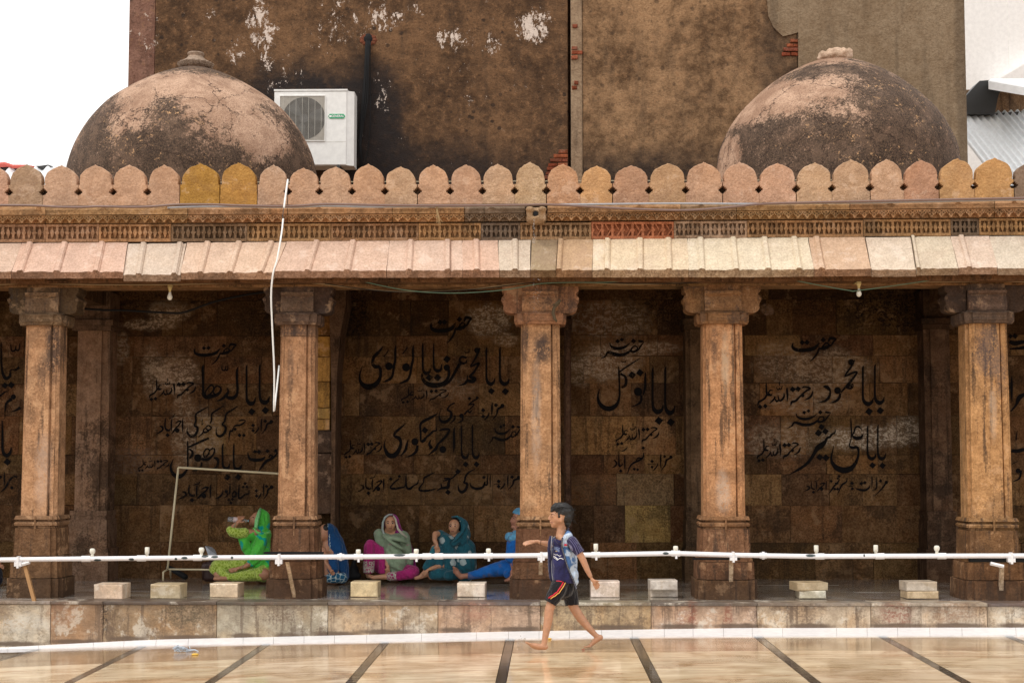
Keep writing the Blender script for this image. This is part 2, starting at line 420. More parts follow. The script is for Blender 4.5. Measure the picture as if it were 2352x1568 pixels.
# dome plaster: rosy lime plaster, black lichen climbing from the foot, crackle lines
def dome_mat(name, blobs, clear, zfoot=4.80):
    t = NT(name)
    p = t.P()
    n1 = t.noise(p, 2.4, 7, .66, .5); n2 = t.noise(p, 26, 5, .7); n3 = t.noise(p, 110, 2, .6)
    base = t.mix(t.ramp(n1, .35, .65), (.34, .205, .135, 1), (.64, .43, .305, 1))
    base = t.mix(t.ramp(n3, .35, .7, 0, .4), base, (.22, .13, .09, 1))
    m = None
    for (c, r, so) in blobs:
        b = t.blob(c, r, so, .42, 3.2)
        m = b if m is None else t.math('MAXIMUM', m, b)
    for (c, r, so) in clear:
        b = t.blob(c, r, so, .22, 4.0)
        m = t.mul(m, t.math('SUBTRACT', 1.0, b))
    z = t.n('SeparateXYZ', 2, i0=p)
    zz = t.math('ADD', z, t.mul(t.math('SUBTRACT', t.noise(p, 1.6, 7, .7, .6), .5), 1.5))
    m = t.math('MAXIMUM', m, t.ramp(zz, zfoot, zfoot + .55, 1, 0))
    for (c, r, so) in clear:
        m = t.mul(m, t.math('SUBTRACT', 1.0, t.blob(c, r, so, .22, 4.0)))
    m = t.math('ADD', m, t.ramp(n1, .54, .70, 0, .5), None, True)
    nn = t.math('ADD', t.mul(t.noise(p, 7, 8, .8, .4), .9), t.mul(t.noise(p, 46, 5, .8), 1.15))
    m = t.ramp(t.math('ADD', t.mul(m, .40), nn), 1.11, 1.35, 0, .93)
    dk = t.mix(t.ramp(t.noise(p, 70, 4, .75), .40, .60), (.012, .009, .008, 1), (.10, .064, .042, 1))
    dk = t.mix(t.ramp(t.noise(p, 5, 6, .7), .48, .62, 0, .35), dk, (.22, .14, .095, 1))
    base = t.mix(t.ramp(t.noise(p, 75, 3, .7), .48, .60, 0, .55), base, t.mix(1.0, base, (.45, .40, .36, 1), 'MULTIPLY'))
    base = t.mix(m, base, dk)
    och = t.mul(t.ramp(t.noise(p, 21, 6, .8), .585, .615, 0, 1.0), t.math('MULTIPLY', m, t.ramp(t.noise(p, 2.2, 3), .47, .55), None, True))
    base = t.mix(och, base, (.62, .37, .19, 1))
    wv = t.vec('ADD', p, t.vec('SCALE', t.n('TexNoise', 1, Vector=p, Scale=4.0, Detail=5, Roughness=.65), None))
    wv.node.inputs[1].links[0].from_node.inputs[3].default_value = .55
    cr = t.n('TexVoronoi', 0, {'feature': 'DISTANCE_TO_EDGE'}, Vector=wv, Scale=1.9)
    crm = t.mul(t.ramp(cr, .003, .017, 1, 0), t.ramp(t.noise(p, 2.6, 4), .40, .50, 0, 1))
    base = t.mix(t.mul(crm, .95), base, (.05, .03, .022, 1))
    h = t.math('SUBTRACT', t.math('ADD', t.mul(n2, .7), t.mul(n3, .5)), t.mul(crm, 1.5))
    return t.bsdf(base, .88, t.bump(h, .6, .02), Specular_IOR_Level=.25)

# old lime plaster of the tall building: mottled brown, soot round the air conditioner, flaked white patches
YB = 19.0
def old_plaster(name, c_lo, c_hi, soot, white, dots=.8, c_sp=(.26, .14, .07, 1)):
    t = NT(name)
    p = t.P()
    n1 = t.noise(p, 1.1, 7, .64, .3); n2 = t.noise(p, 6, 7, .72); n3 = t.noise(p, 40, 4, .65)
    pv = t.vec('MULTIPLY', p, (5, 5, .8)); n4 = t.noise(pv, 1.3, 5, .65)
    v = t.math('ADD', t.mul(n2, .6), t.mul(n1, .55))
    base = t.mix(t.ramp(v, .42, .72), c_lo, c_hi)
    base = t.mix(t.ramp(n3, .40, .68, 0, .45), base, t.mix(1.0, base, (.45, .42, .4, 1), 'MULTIPLY'))
    base = t.mix(t.ramp(t.noise(p, 12, 7, .78), .54, .64, 0, .6 if dots else .15), base, c_sp)
    if dots: base = t.mix(t.ramp(t.noise(p, 18, 7, .78, .3), .54, .62, 0, .6 * dots / .8), base, (.035, .023, .016, 1))
    base = t.mix(t.ramp(n4, .50, .75, 0, .45), base, (.05, .034, .024, 1))
    for (c, r, so, k) in soot:
        b = t.mul(t.blob(c, r, so, .35, 1.6), k)
        b = t.mul(b, t.ramp(t.noise(p, 9, 7, .75), .46, .66, 1.0, .62))
        base = t.mix(b, base, (.022, .017, .016, 1))
    if dots:
        vo = t.n('TexVoronoi', 0, None, Vector=t.vec('ADD', p, t.n('CombineXYZ', 0, i0=t.mul(n3, .05), i1=0, i2=t.mul(n2, .05))), Scale=6.5, Randomness=1.0)
        dm = t.mul(t.ramp(vo, .13, .20, 1, 0), t.ramp(t.noise(p, 1.4, 4), .44, .56))
        base = t.mix(t.mul(dm, dots), base, (.03, .02, .015, 1))
    wm = None
    wn_ = t.math('ADD', t.mul(t.noise(t.vec('MULTIPLY', p, (1, 1, .6)), 7, 9, .8, .5), .8), t.mul(t.noise(p, 30, 5, .75), .32))
    for (c, r, k) in white:
        b = t.mul(t.blob(c, r, .6, .2, 5), k)
        wm = b if wm is None else t.math('MAXIMUM', wm, b)
    if wm is not None:
        wm = t.ramp(t.math('ADD', wn_, t.mul(wm, .105)), .685, .705)
        base = t.mix(wm, base, (.66, .56, .49, 1))
    h = t.math('ADD', t.mul(n3, .5), t.mul(n2, 1.4))
    return t.bsdf(base, .9, t.bump(h, .7, .03), Specular_IOR_Level=.2)
B = lambda x, y: at(x, y, YB)
k = YB / FP
M['old_plaster'] = old_plaster('sooty_brown_plaster', (.060, .033, .018, 1), (.21, .115, .058, 1),
    [(B(720, 245), (200 * k, 1, 110 * k), .35, 1.0), (B(850, 320), (75 * k, 1, 190 * k), .4, 1.0), (B(960, 430), (430 * k, 1, 90 * k), .6, .9)],
    [(B(600, 75), (34 * k, 1, 85 * k), 1.1), (B(545, 120), (26 * k, 1, 45 * k), .8), (B(880, 45), (46 * k, 1, 42 * k), 1.0), (B(1040, 95), (40 * k, 1, 28 * k), 1.15),
     (B(1225, 60), (42 * k, 1, 42 * k), 1.4), (B(1128, 100), (24 * k, 1, 34 * k), .9), (B(955, 20), (26 * k, 1, 20 * k), .8), (B(880, 215), (26 * k, 1, 60 * k), .7),
     (B(1080, 230), (16 * k, 1, 60 * k), .7), (B(460, 35), (50 * k, 1, 14 * k), .7), (B(770, 60), (70 * k, 1, 60 * k), .65), (B(330, 70), (40 * k, 1, 60 * k), .55), (B(650, 170), (60 * k, 1, 50 * k), .6)])
M['old_plaster_b'] = old_plaster('mottled_tan_plaster', (.105, .058, .029, 1), (.39, .235, .125, 1),
    [(B(1500, 430), (330 * k, 1, 80 * k), .6, .9), (B(1790, 160), (50 * k, 1, 130 * k), .5, .5)], [], .5)
M['grey_plaster'] = old_plaster('smooth_grey_plaster', (.22, .152, .092, 1), (.29, .215, .140, 1),
    [(B(2205, 100), (14 * k, 1, 900 * k), .5, .35)], [], 0, (.28, .21, .14, 1))
M['pink_plaster'] = old_plaster('rosy_plaster', (.17, .085, .06, 1), (.30, .165, .12, 1), [], [(B(320, 70), (40 * k, 1, 60 * k), .6)], .5)
M['strip_plaster'] = old_plaster('pale_cement_strip', (.24, .16, .10, 1), (.40, .29, .19, 1), [], [], 0)

# wet courtyard floor: pale travertine under a film of rain
def wet_floor(name, tint, dark=False):
    t = NT(name)
    oi = t.n('ObjectInfo', 5); oc = t.n('ObjectInfo', 1)
    off = t.vec('SCALE', t.n('CombineXYZ', 0, i0=oi, i1=oi, i2=oi), None); off.node.inputs[3].default_value = 17.0
    p = t.vec('ADD', t.P(), off)
    pb = t.vec('MULTIPLY', p, (.55, 5.0, 1))
    b1 = t.noise(pb, 2.2, 7, .65, .8); b2 = t.noise(pb, 9, 5, .7, .4)
    c = t.mix(t.ramp(b1, .34, .66), (.80, .74, .66, 1), (1.14, 1.14, 1.13, 1))
    c = t.mix(t.ramp(b2, .42, .66, 0, .35), c, (.86, .74, .60, 1))
    cl = t.noise(t.P(), 2.3, 6, .6, .6)
    c = t.mix(t.ramp(cl, .38, .62), t.mix(1.0, c, (.80, .74, .66, 1), 'MULTIPLY'), t.mix(1.0, c, (1.08, 1.08, 1.08, 1), 'MULTIPLY'))
    c = t.mix(1.0, oc, c, 'MULTIPLY')
    g = t.noise(t.vec('MULTIPLY', t.P(), (.5, 1.4, 1)), 1.5, 6, .62, .5)
    c = t.mix(t.ramp(g, .54, .64, 0, .6), c, t.mix(1.0, c, (.60, .42, .27, 1), 'MULTIPLY'))
    wet = t.noise(t.vec('MULTIPLY', t.P(), (.6, 1.2, 1)), 1.1, 5, .6)
    rg = t.ramp(wet, .40, .62, .03, .13)
    h1 = t.noise(t.vec('MULTIPLY', t.P(), (2.2, 9, 1)), 2.0, 3, .5, .4)
    h2 = t.noise(t.vec('MULTIPLY', t.P(), (12, 26, 1)), 2.0, 3, .6)
    h = t.math('ADD', h1, t.mul(h2, .10))
    nb = t.bump(h, .14, .010)
    return t.bsdf(c, t.math('ADD', rg, .12), nb, IOR=1.4, Specular_IOR_Level=.5, Coat_Weight=.6, Coat_Roughness=.045, Coat_IOR=1.36, Coat_Normal=t.bump(h, .10, .010))
M['wet'] = wet_floor('wet_travertine', None)
M['wet_dark'] = wet_floor('wet_slate', None)

# ------------------------------------------------------------------ ground and courtyard floor
def zfl(X):
    X = max(-7.5, min(7.5, X))
    return .08 + .0312 * (X + .3) - .00269 * (X + .3) * (X + 4.95)
YK = 14.13                                    # foot of the white skirting
mb = MB(); mb.add([(-400, -400, -.42), (400, -400, -.42), (400, 600, -.42), (-400, 600, -.42)], [(0, 1, 2, 3)])
g = mb.build('ground', M['stone'], color=(.30, .22, .15)); tag(g, kind='structure')
court = thing('courtyard_floor', (0, 10, -.1), kind='structure')
mb = MB(); mb.box(-16, 16, -14, YK + .3, -.40, -.20)
mb.build('floor_bed', M['stone'], court, color=(.25, .18, .12))
YR_ = 14.19
YE = 7.6                                      # far courtyard paving beyond the camera's reach is one sheet
def sheet(x0a, x1a, ya, x0b, x1b, yb, dz, name, m, color, gap=.003, nx=6, parent=court):
    """a paving slab following the slight fall of the court; a = near edge, b = far edge"""
    mb = MB(); V = []
    ny = 2
    for j in range(ny + 1):
        v = j / ny
        y = ya + gap + (yb - ya - 2 * gap) * v
        xa = x0a + (x0b - x0a) * v + gap; xb = x1a + (x1b - x1a) * v - gap
        for i in range(nx + 1):
            x = xa + (xb - xa) * i / nx
            V.append((x, y, zfl(x) + dz))
    n1 = nx + 1; base = len(V)
    V += [(x, y, z - .03) for (x, y, z) in V]
    F = [(j * n1 + i, j * n1 + i + 1, (j + 1) * n1 + i + 1, (j + 1) * n1 + i) for j in range(ny) for i in range(nx)]
    for i in range(nx):
        F.append((base + i, base + i + 1, i + 1, i)); a = ny * n1 + i
        F.append((a, a + 1, base + a + 1, base + a))
    for j in range(ny):
        a = j * n1; F.append((a, a + n1, base + a + n1, base + a)); a = j * n1 + nx
        F.append((base + a, base + a + n1, a + n1, a))
    mb.add(V, F)
    o = mb.build(name, m, parent, False, color)
    return o
strips = [((75, 1492), (-190, 1568)), ((330, 1482), (155, 1568)), ((612, 1479), (480, 1568)), ((886, 1473), (805, 1568)), ((1171, 1470), (1150, 1568)),
          ((1458, 1467), (1509, 1568)), ((1747, 1466), (1876, 1568)), ((2036, 1466), (2222, 1568)), ((2330, 1466), (2570, 1568))]
lines = []
for a, b in strips:
    A = on_z(*a, zfl(on_z(*a, 0).x)); Bp = on_z(*b, zfl(on_z(*b, 0).x))
    s_ = (A.x - Bp.x) / (A.y - Bp.y)
    lines.append((A.x + s_ * (YK - .02 - A.y), s_))
xs_at = lambda k, y: lines[k][0] + lines[k][1] * (y - (YK - .02))
HW = .037
ylist = [YE, 9.3, 10.6, 11.8, 12.88, YR_ + .0]
for k in range(len(lines)):
    for j, (ya, yb) in enumerate(zip(ylist, ylist[1:])):
        sheet(xs_at(k, ya) - HW, xs_at(k, ya) + HW, ya, xs_at(k, yb) - HW, xs_at(k, yb) + HW, yb, 0.0, 'slate_strip', M['wet_dark'], vary((.07, .060, .050), .1), .0015, 1)
for k in range(len(lines) - 1):
    for j, (ya, yb) in enumerate(zip(ylist, ylist[1:])):
        cc = vary((.84, .68, .49), .05, .02)
        if j == 4: cc = vary((.44, .31, .195) if k < 4 else (.56, .41, .27), .08)
        sheet(xs_at(k, ya) + HW, xs_at(k + 1, ya) - HW, ya, xs_at(k, yb) + HW, xs_at(k + 1, yb) - HW, yb, 0.0, 'floor_slab', M['wet'], cc, .004)
for (x0, x1, y0, y1) in ((-16, xs_at(0, 10) - .12, YE, YR_), (xs_at(8, 10) + .15, 16, YE, YR_), (-16, 16, -14, YE)):
    sheet(x0, x1, y0, x1 and x0, x1, y1, -.006, 'floor_slab', M['wet'], (.62, .45, .29), .002, 24)

# ------------------------------------------------------------------ platform
ZP = .375
YR = 14.20
XL, XR = -8.0, 8.0
plat = thing('raised_platform', (0, 15.6, 0), kind='structure')
mb = MB(); mb.box(XL, XR, YR + .05, 17.6, -.35, ZP - .045); mb.build('platform_core', M['dark'], plat, color=(.1, .07, .05))
rj = [-560, -310, -150, -30, 116, 237, 498, 753, 1006, 1241, 1496, 1739, 2000, 2268, 2420, 2640, 2900]
rc = {-30: (.56, .50, .40), 116: (.36, .25, .165), 237: (.33, .245, .16), 498: (.40, .36, .28), 753: (.44, .35, .25), 1006: (.46, .33, .24), 1241: (.42, .32, .20), 1496: (.48, .35, .26), 1739: (.47, .38, .28), 2000: (.50, .42, .33), 2268: (.54, .50, .43)}
for a, b in zip(rj, rj[1:]):
    x0, x1 = at(a, 1420, YR).x, at(b, 1420, YR).x
    mb = MB(); mb.block(x0 + .002, x1 - .002, YR + random.uniform(-.003, .003), YR + .049, -.30, ZP - .028, .003)
    mb.build('riser_slab', M['riser'], plat, color=rc.get(a, (.42, .33, .24)))
    xm = x0
    while xm < x1 - .15:
        xe = min(x1, xm + random.uniform(.9, 1.25))
        if x1 - xe < .3: xe = x1
        mb = MB(); dz = random.uniform(-.002, .004)
        mb.block(xm + .002, xe - .002, YR - .022 + random.uniform(-.004, .004), YR + .26, ZP - .026, ZP + dz * .3, .004)
        mb.build('edging_slab', M['riser'], plat, color=vary(random.choice([(.13, .11, .10), (.34, .31, .27), (.19, .165, .145)]), .15))
        xm = xe
# platform paving
xk = XL
while xk < XR:
    w = .92
    yk = YR + .262
    for d in (.86, .86, .9):
        mb = MB(); mb.box(xk + .002, xk + w - .002, yk + .002, min(yk + d, 17.3) - .002, ZP - .04, ZP - .002 + random.uniform(-.001, .001))
        mb.build('paving_slab', M['wet_dark'], plat, color=vary((.34, .32, .30), .12))
        yk += d
    xk += w
# white tile skirting, its foot following the fall of the court
xk = XL; 
top_t = [(-600, 1500), (0, 1485), (340, 1468), (804, 1457.5), (1176, 1449), (1700, 1441), (2352, 1440), (2900, 1440)]
bot_t = [(-600, 1507), (0, 1490.5), (340, 1481), (804, 1473.6), (1176, 1465), (1548, 1459.5), (2352, 1458), (2900, 1458)]
px = -520
while px < 2860:
    pe = px + random.choice([66, 70, 74, 124, 126])
    x0, x1 = at(px, 1450, YK).x, at(pe, 1450, YK).x
    T0, T1 = at(px, lerp_t(top_t, px), YR), at(pe, lerp_t(top_t, pe), YR)
    g_ = .0012
    mb = MB(); hk = .010
    B0 = on_z(px, lerp_t(bot_t, px), zfl(x0) + hk); B1 = on_z(pe, lerp_t(bot_t, pe), zfl(x1) + hk)
    fr = [(B0.x + g_, B0.y, zfl(x0) - .02), (B1.x - g_, B1.y, zfl(x1) - .02), (B1.x - g_, B1.y, B1.z), (B0.x + g_, B0.y, B0.z)]
    bk = [(T0.x + g_, YR + .012, zfl(x0) - .02), (T1.x - g_, YR + .012, zfl(x1) - .02), (T1.x - g_, YR + .012, max(T1.z, B1.z + .002)), (T0.x + g_, YR + .012, max(T0.z, B0.z + .002))]
    mb.hexa(fr, bk)
    mb.build('skirting_tile', M['white_paint'], plat, color=(.8, .8, .8))
    px = pe

# ------------------------------------------------------------------ back wall of the gallery
YW = 16.95
wall = thing('gallery_back_wall', (0, 17.1, ZP), 'dark soot-stained stone back wall of the gallery carrying painted black Urdu lettering', 'wall')
mb = MB(); mb.box(XL, XR, YW + .03, YW + .45, -.3, 4.0); mb.build('wall_core', M['dark'], wall, color=(.06, .04, .025))
courses = [600, 655, 689, 770, 818, 880, 955, 1044, 1088, 1160, 1245, 1331]
joints = {(1160, 1245): [963, 1088, 1363, 1435, 1540, 2262, 480], (1088, 1160): [892, 977, 1131, 1416, 1548, 1690, 1795, 2060], (1044, 1088): [836, 950, 1104, 1480, 1760, 2110],
          (955, 1044): [520, 590, 856, 1001, 1160, 1302, 1463, 1552, 1690, 1793, 1857, 2060], (880, 955): [350, 480, 790, 826, 1100, 1355, 1450, 1745, 1775, 1997, 2085], (818, 880): [305, 470, 780, 1028, 1110, 1340, 1560, 1730, 2020, 2110],
          (770, 818): [308, 520, 770, 1028, 1200, 1380, 1510, 1710, 2005, 2110], (689, 770): [262, 420, 500, 840, 1030, 1056, 1300, 1510, 1820, 1920, 2060], (655, 689): [250, 500, 900, 1400, 1850]}
special = {(955, 1302): (.33, .205, .10), (955, 1463): (.32, .19, .10), (1160, 1435): (.36, .26, .11), (1088, 1302): (.27, .20, .11), (1088, 1416): (.24, .17, .10), (880, 1355): (.22, .13, .07)}
for (ya, yb) in zip(courses, courses[1:]):
    js = list(joints.get((ya, yb), []))
    allj = []
    x = -420
    js2 = sorted(js)
    cur = -420 + random.uniform(0, 60)
    allj.append(cur)
    while cur < 2780:
        nxt = [j for j in js2 if j > cur + 30]
        step = random.uniform(95, 190)
        if nxt and nxt[0] - cur < step * 1.35: cur = nxt[0]
        else: cur += step
        allj.append(cur)
    z0, z1 = at(1176, yb, YW).z, at(1176, ya, YW).z
    if yb == 1331: z0 = ZP - .01
    for a, b in zip(allj, allj[1:]):
        x0, x1 = at(a, ya, YW).x, at(b, ya, YW).x
        hj = random.uniform(-.004, .004)
        mb = MB(); mb.block(x0 + .0012, x1 - .0012, YW + random.uniform(-.002, .006), YW + .031, z0 + .0012, z1 - .0012, .0035, .0025)
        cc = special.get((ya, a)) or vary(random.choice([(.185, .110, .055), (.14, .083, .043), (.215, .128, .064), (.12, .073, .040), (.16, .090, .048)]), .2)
        if ya <= 700: cc = tuple(c * .6 for c in cc)  # top courses: shade under the ceiling put into the stone tint
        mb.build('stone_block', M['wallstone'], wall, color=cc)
# pilasters against the back wall
def pilaster(x0, x1, ytop=757, ymould=1185, yface=16.62, tone=(.20, .13, .08)):
    Y = yface
    X0, X1 = at(x0, 900, Y).x, at(x1, 900, Y).x
    c, h = (X0 + X1) / 2, (X1 - X0) / 2
    zt, zm, zb = at(c, ytop, Y).z, at(c, ymould, Y).z, ZP
    zt = CAMZ + (1049 - ytop) * Y / FP; zm = CAMZ - (ymould - 1049) * Y / FP
    col_ = vary(tone, .1)
    mb = MB()
    a = h * .56
    mb.plan([(c - a, Y), (c + a, Y), (c + a, Y + .03), (c + h, Y + .05), (c + h, YW + .02), (c - h, YW + .02), (c - h, Y + .05), (c - a, Y + .03)], zm + .06, zt)
    pl = mb.build('pilaster', M['dark'], wall, color=col_)
    mb = MB()
    mb.box(c - h * 1.12, c + h * 1.12, Y - .04, YW + .015, zm + .01, zm + .061)
    mb.box(c - h * 1.06, c + h * 1.06, Y - .03, YW + .014, zm - .035, zm + .012)
    mb.box(c - h * 1.15, c + h * 1.15, Y - .045, YW + .013, zm - .085, zm - .033)
    mb.box(c - h * 1.18, c + h * 1.18, Y - .05, YW + .012, (zm + zb) / 2, zm - .084)
    mb.box(c - h * 1.32, c + h * 1.32, Y - .08, YW + .011, zb - .01, (zm + zb) / 2 + .001)
    mb.build('pilaster_base', M['dark'], pl, color=tuple(k * .8 for k in col_))
    mb = MB()
    mb.box(c - h * 1.2, c + h * 1.2, Y - .05, YW + .012, zt - .001, zt + .05)
    mb.box(c - h * 1.35, c + h * 1.35, Y - .09, YW + .013, zt + .052, zt + .11)
    mb.box(c - h * 1.1, c + h * 1.1, Y - .04, YW + .012, zt + .112, zt + .42)
    mb.build('pilaster_capital', M['dark'], pl, color=tuple(k * .55 for k in col_))
pilaster(173, 248, tone=(.24, .16, .105)); pilaster(1296, 1312, tone=(.1, .06, .04)); pilaster(1576, 1622, tone=(.12, .075, .045)); pilaster(2126, 2186, tone=(.10, .06, .038)); pilaster(-250, -180)
# niche edge by the second column; ochre stones, their lit look put into the colour
for (y0, y1, c_) in ((700, 770, (.20, .10, .03)), (770, 818, (.42, .23, .06)), (818, 876, (.48, .27, .08)), (876, 936, (.42, .24, .07)), (936, 962, (.5, .33, .12)), (962, 988, (.46, .27, .09)), (988, 1040, (.09, .06, .045)), (1040, 1180, (.11, .07, .05))):
    mb = MB(); Y = 16.55
    mb.block(at(715, 0, Y).x, at(766 if y0 < 980 else 772, 0, Y).x, Y, YW + .02, CAMZ - (y1 - 1049) * Y / FP + .003, CAMZ - (y0 - 1049) * Y / FP - .003, .008, .003)
    mb.build('ochre_block', M['stone'], wall, color=c_)
mb = MB(); Y = 16.5
pts = [(763, 660), (800, 660), (800, 700), (789, 760), (781, 860), (779, 1000), (779, 1320), (770, 1320), (770, 1000), (768, 860), (764, 745)]
pts = [(at(px, 0, Y).x, CAMZ - (py - 1049) * Y / FP) for px, py in pts][::-1]
mb.prism(pts, Y, YW + .02); mb.build('niche_jamb', M['dark'], wall, color=(.12, .075, .05))

# ------------------------------------------------------------------ columns
YC = 14.81                                  # centre line of the columns
def column(cx, label, sh=46.0, xtop=0.0, tone=(.47, .27, .165), seam=False, ymould=1184, btone=(.25, .145, .085), ctone=(.24, .155, .105)):
    Yf = YC - .195
    X = at(cx, 900, Yf).x
    col_o = thing('stone_column', (X, YC, ZP), label, 'column', 'columns of the gallery arcade')
    px2 = lambda w: w * Yf / FP
    zz = lambda y: CAMZ + (1049 - y) * Yf / FP
    kw_ = sh / 46.0; px2_ = px2
    px2 = lambda w: w * kw_ * Yf / FP
    a = px2_(sh); f = a * .52
    yt = 744
    def plan_oct(a, f, s=.024, off=0):
        q = [(-f, -a), (f, -a), (f + .005, -a + s + .018), (f + .013, -a + s + .018), (f + .018, -a + s), (a - .030, -a + s), (a - .026, -a + s + .014), (a, -a + s + .034)]
        P = []
        for k in range(4):
            cs, sn = (1, 0, -1, 0)[k], (0, 1, 0, -1)[k]
            for (x, y) in q: P.append((X + x * cs - y * sn, YC + x * sn + y * cs))
        return P
    mb = MB(); sl = .005
    mb.plan(plan_oct(a + sl, f + .003), zz(ymould), zz(yt + 27 if seam else yt), plan_oct(a - sl, f))
    tn = vary(tone, .06, .02)
    mb.build('shaft', M['column'], col_o, color=tn)
    if seam:
        mb = MB(); mb.plan(plan_oct(a - sl + .002, f), zz(yt + 26), zz(yt)); mb.build('shaft_top', M['column'], col_o, color=tuple(k * .72 for k in tn))
    # base
    def cross(a, s, c):                       # square plan with stepped corners
        P = []
        q = [(-a + c, -a), (a - c, -a), (a - c, -a + s), (a - s, -a + s), (a - s, -a + c)]
        for k in range(4):
            cs, sn = (1, 0, -1, 0)[k], (0, 1, 0, -1)[k]
            for (x, y) in q: P.append((X + x * cs - y * sn, YC + x * sn + y * cs))
        return P
    mb = MB()
    ym = ymould
    for (y0, y1, ww, w2) in ((ym, ym + 8, 54, 57), (ym + 8, ym + 13, 48, 48), (ym + 13, ym + 17, 53, 57), (ym + 17, ym + 22, 57, 56), (ym + 22, ym + 28, 48, 50)):
        mb.plan(cross(px2(w2), .012, .05), zz(y1) + .0006, zz(y0), cross(px2(ww), .012, .05))
    mb.build('base_moulding', M['column'], col_o, color=tuple(k * .55 for k in tn))
    mb = MB()                                   # the little nail ornament hanging over the mouldings
    mb.box(X - .008, X + .008, YC - px2(58), YC - px2(50), zz(ym + 30), zz(ym + 2)); mb.box(X - .004, X + .004, YC - px2(57) , YC - px2(50), zz(ym + 44), zz(ym + 29.8))
    mb.build('nail_ornament', M['column'], col_o, color=tuple(k * .55 for k in tn))
    t1, t2, t3 = vary(btone, .10), vary(tuple(k * 1.02 for k in btone), .14), vary(tuple(k * .85 for k in btone), .16)
    mb = MB(); mb.plan(cross(px2(58), .022, .07), zz(1274), zz(ym + 28) - .001, cross(px2(56), .022, .07)); mb.build('base_block', M['column'], col_o, color=t1)
    mb = MB(); mb.plan(cross(px2(61), .02, .06), zz(1286), zz(1275), cross(px2(60), .02, .06)); mb.build('base_block', M['column'], col_o, color=tuple(k * .8 for k in t1))
    mb = MB(); mb.plan(cross(px2(65), .026, .08), zz(1325), zz(1287), cross(px2(64), .026, .08)); mb.build('base_block', M['column'], col_o, color=t2)
    mb = MB(); mb.plan(cross(px2(71), .03, .09), ZP - .01, zz(1326.5), cross(px2(70), .03, .09)); mb.build('plinth', M['column'], col_o, color=t3)
    # capital: band, bell block, abacus
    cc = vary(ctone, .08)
    mb = MB()
    mb.plan(cross(px2(57), .03, .10), zz(yt), zz(yt - 6), cross(px2(60), .03, .10))
    mb.plan(cross(px2(60), .03, .10), zz(yt - 6) + .0005, zz(yt - 24), cross(px2(60), .03, .10))
    mb.plan(cross(px2(58), .02, .06), zz(yt - 24) + .0005, zz(yt - 29), cross(px2(50), .02, .06))
    for s in (-1, 1):                            # sunk panel edges on the front band
        mb.box(X - px2(36), X + px2(36), YC - px2(60) - .008, YC - px2(59), zz(yt - 15) + s * .028 - .005, zz(yt - 15) + s * .028 + .005)
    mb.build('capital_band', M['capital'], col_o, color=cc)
    # bell block with a bulging foot, profile swept across
    prof = [(0, yt - 29), (46, yt - 30), (49, yt - 38), (48, yt - 48), (43, yt - 60), (41, yt - 66), (47, yt - 70), (49, yt - 76), (0, yt - 76)]
    mb = MB(); hw = px2(42)
    P = [(YC - px2(w), zz(y)) for w, y in prof]
    n = len(P)
    mb.add([(X - hw, p[0], p[1]) for p in P] + [(X + hw, p[0], p[1]) for p in P],
           [tuple(range(n - 1, -1, -1)), tuple(range(n, 2 * n))] + [(i, (i + 1) % n, (i + 1) % n + n, i + n) for i in range(n)])
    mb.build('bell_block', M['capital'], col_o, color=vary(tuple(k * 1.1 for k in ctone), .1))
    mb = MB(); mb.plan(cross(px2(42), .01, .03), zz(yt - 30), zz(653)); mb.build('capital_core', M['capital'], col_o, color=cc)
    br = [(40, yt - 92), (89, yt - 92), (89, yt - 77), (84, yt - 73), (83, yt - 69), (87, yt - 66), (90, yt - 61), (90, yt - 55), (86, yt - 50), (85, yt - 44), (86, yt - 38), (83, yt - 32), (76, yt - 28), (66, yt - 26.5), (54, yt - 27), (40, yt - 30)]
    for s in (-1, 1):
        P = [(X + s * px2(w), zz(y)) for w, y in br]
        if s == 1: P = P[::-1]
        mb = MB(); mb.prism(P, YC - .125, YC + .125)
        # little scroll eye
        mb2 = []
        bk_ = .6 if ctone[0] < .2 else 1.05  # dark-capital columns: bracket shade painted into the colour
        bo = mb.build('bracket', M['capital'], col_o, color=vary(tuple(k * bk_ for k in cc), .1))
        mb = MB(); ex = X + s * px2(86); ez = zz(yt - 60)
        mb.tube([(ex, YC - .14, ez), (ex, YC + .14, ez)], .017, 10); mb.build('scroll', M['capital'], bo, color=cc)
    return col_o
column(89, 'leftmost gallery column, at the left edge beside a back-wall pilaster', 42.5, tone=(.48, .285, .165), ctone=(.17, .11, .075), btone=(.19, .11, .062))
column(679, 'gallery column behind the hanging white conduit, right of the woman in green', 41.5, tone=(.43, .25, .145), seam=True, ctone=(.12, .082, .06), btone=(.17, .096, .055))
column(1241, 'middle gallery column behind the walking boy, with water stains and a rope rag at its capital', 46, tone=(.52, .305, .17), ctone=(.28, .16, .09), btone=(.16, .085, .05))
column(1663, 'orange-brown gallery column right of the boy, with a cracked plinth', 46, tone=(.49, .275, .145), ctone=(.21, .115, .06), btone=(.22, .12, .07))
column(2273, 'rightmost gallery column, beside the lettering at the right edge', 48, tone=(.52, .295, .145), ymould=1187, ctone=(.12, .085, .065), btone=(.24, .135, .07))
mb = MB()                                        # rag knotted on the middle column's capital
rp = [(1264, 664.5), (1268, 668), (1262, 676), (1252, 688), (1248, 700), (1252, 712), (1258, 730)]
rp = [(1266, 700 - 17), (1262, 690), (1253, 700), (1250, 712), (1254, 726), (1259, 733)]
mb.tube([at(x + 20, y + 6, 14.53) for x, y in rp], [.012, .018, .014, .016, .014, .008], 7)
mb.tube([at(1287, 689, 14.52), at(1276, 699, 14.51), at(1270, 700, 14.53)], [.016, .014, .008], 6)
tag(mb.build('knotted_rag', M['rag'], None, True), 'twisted dirty rag tied round the capital of the middle column', 'rag')

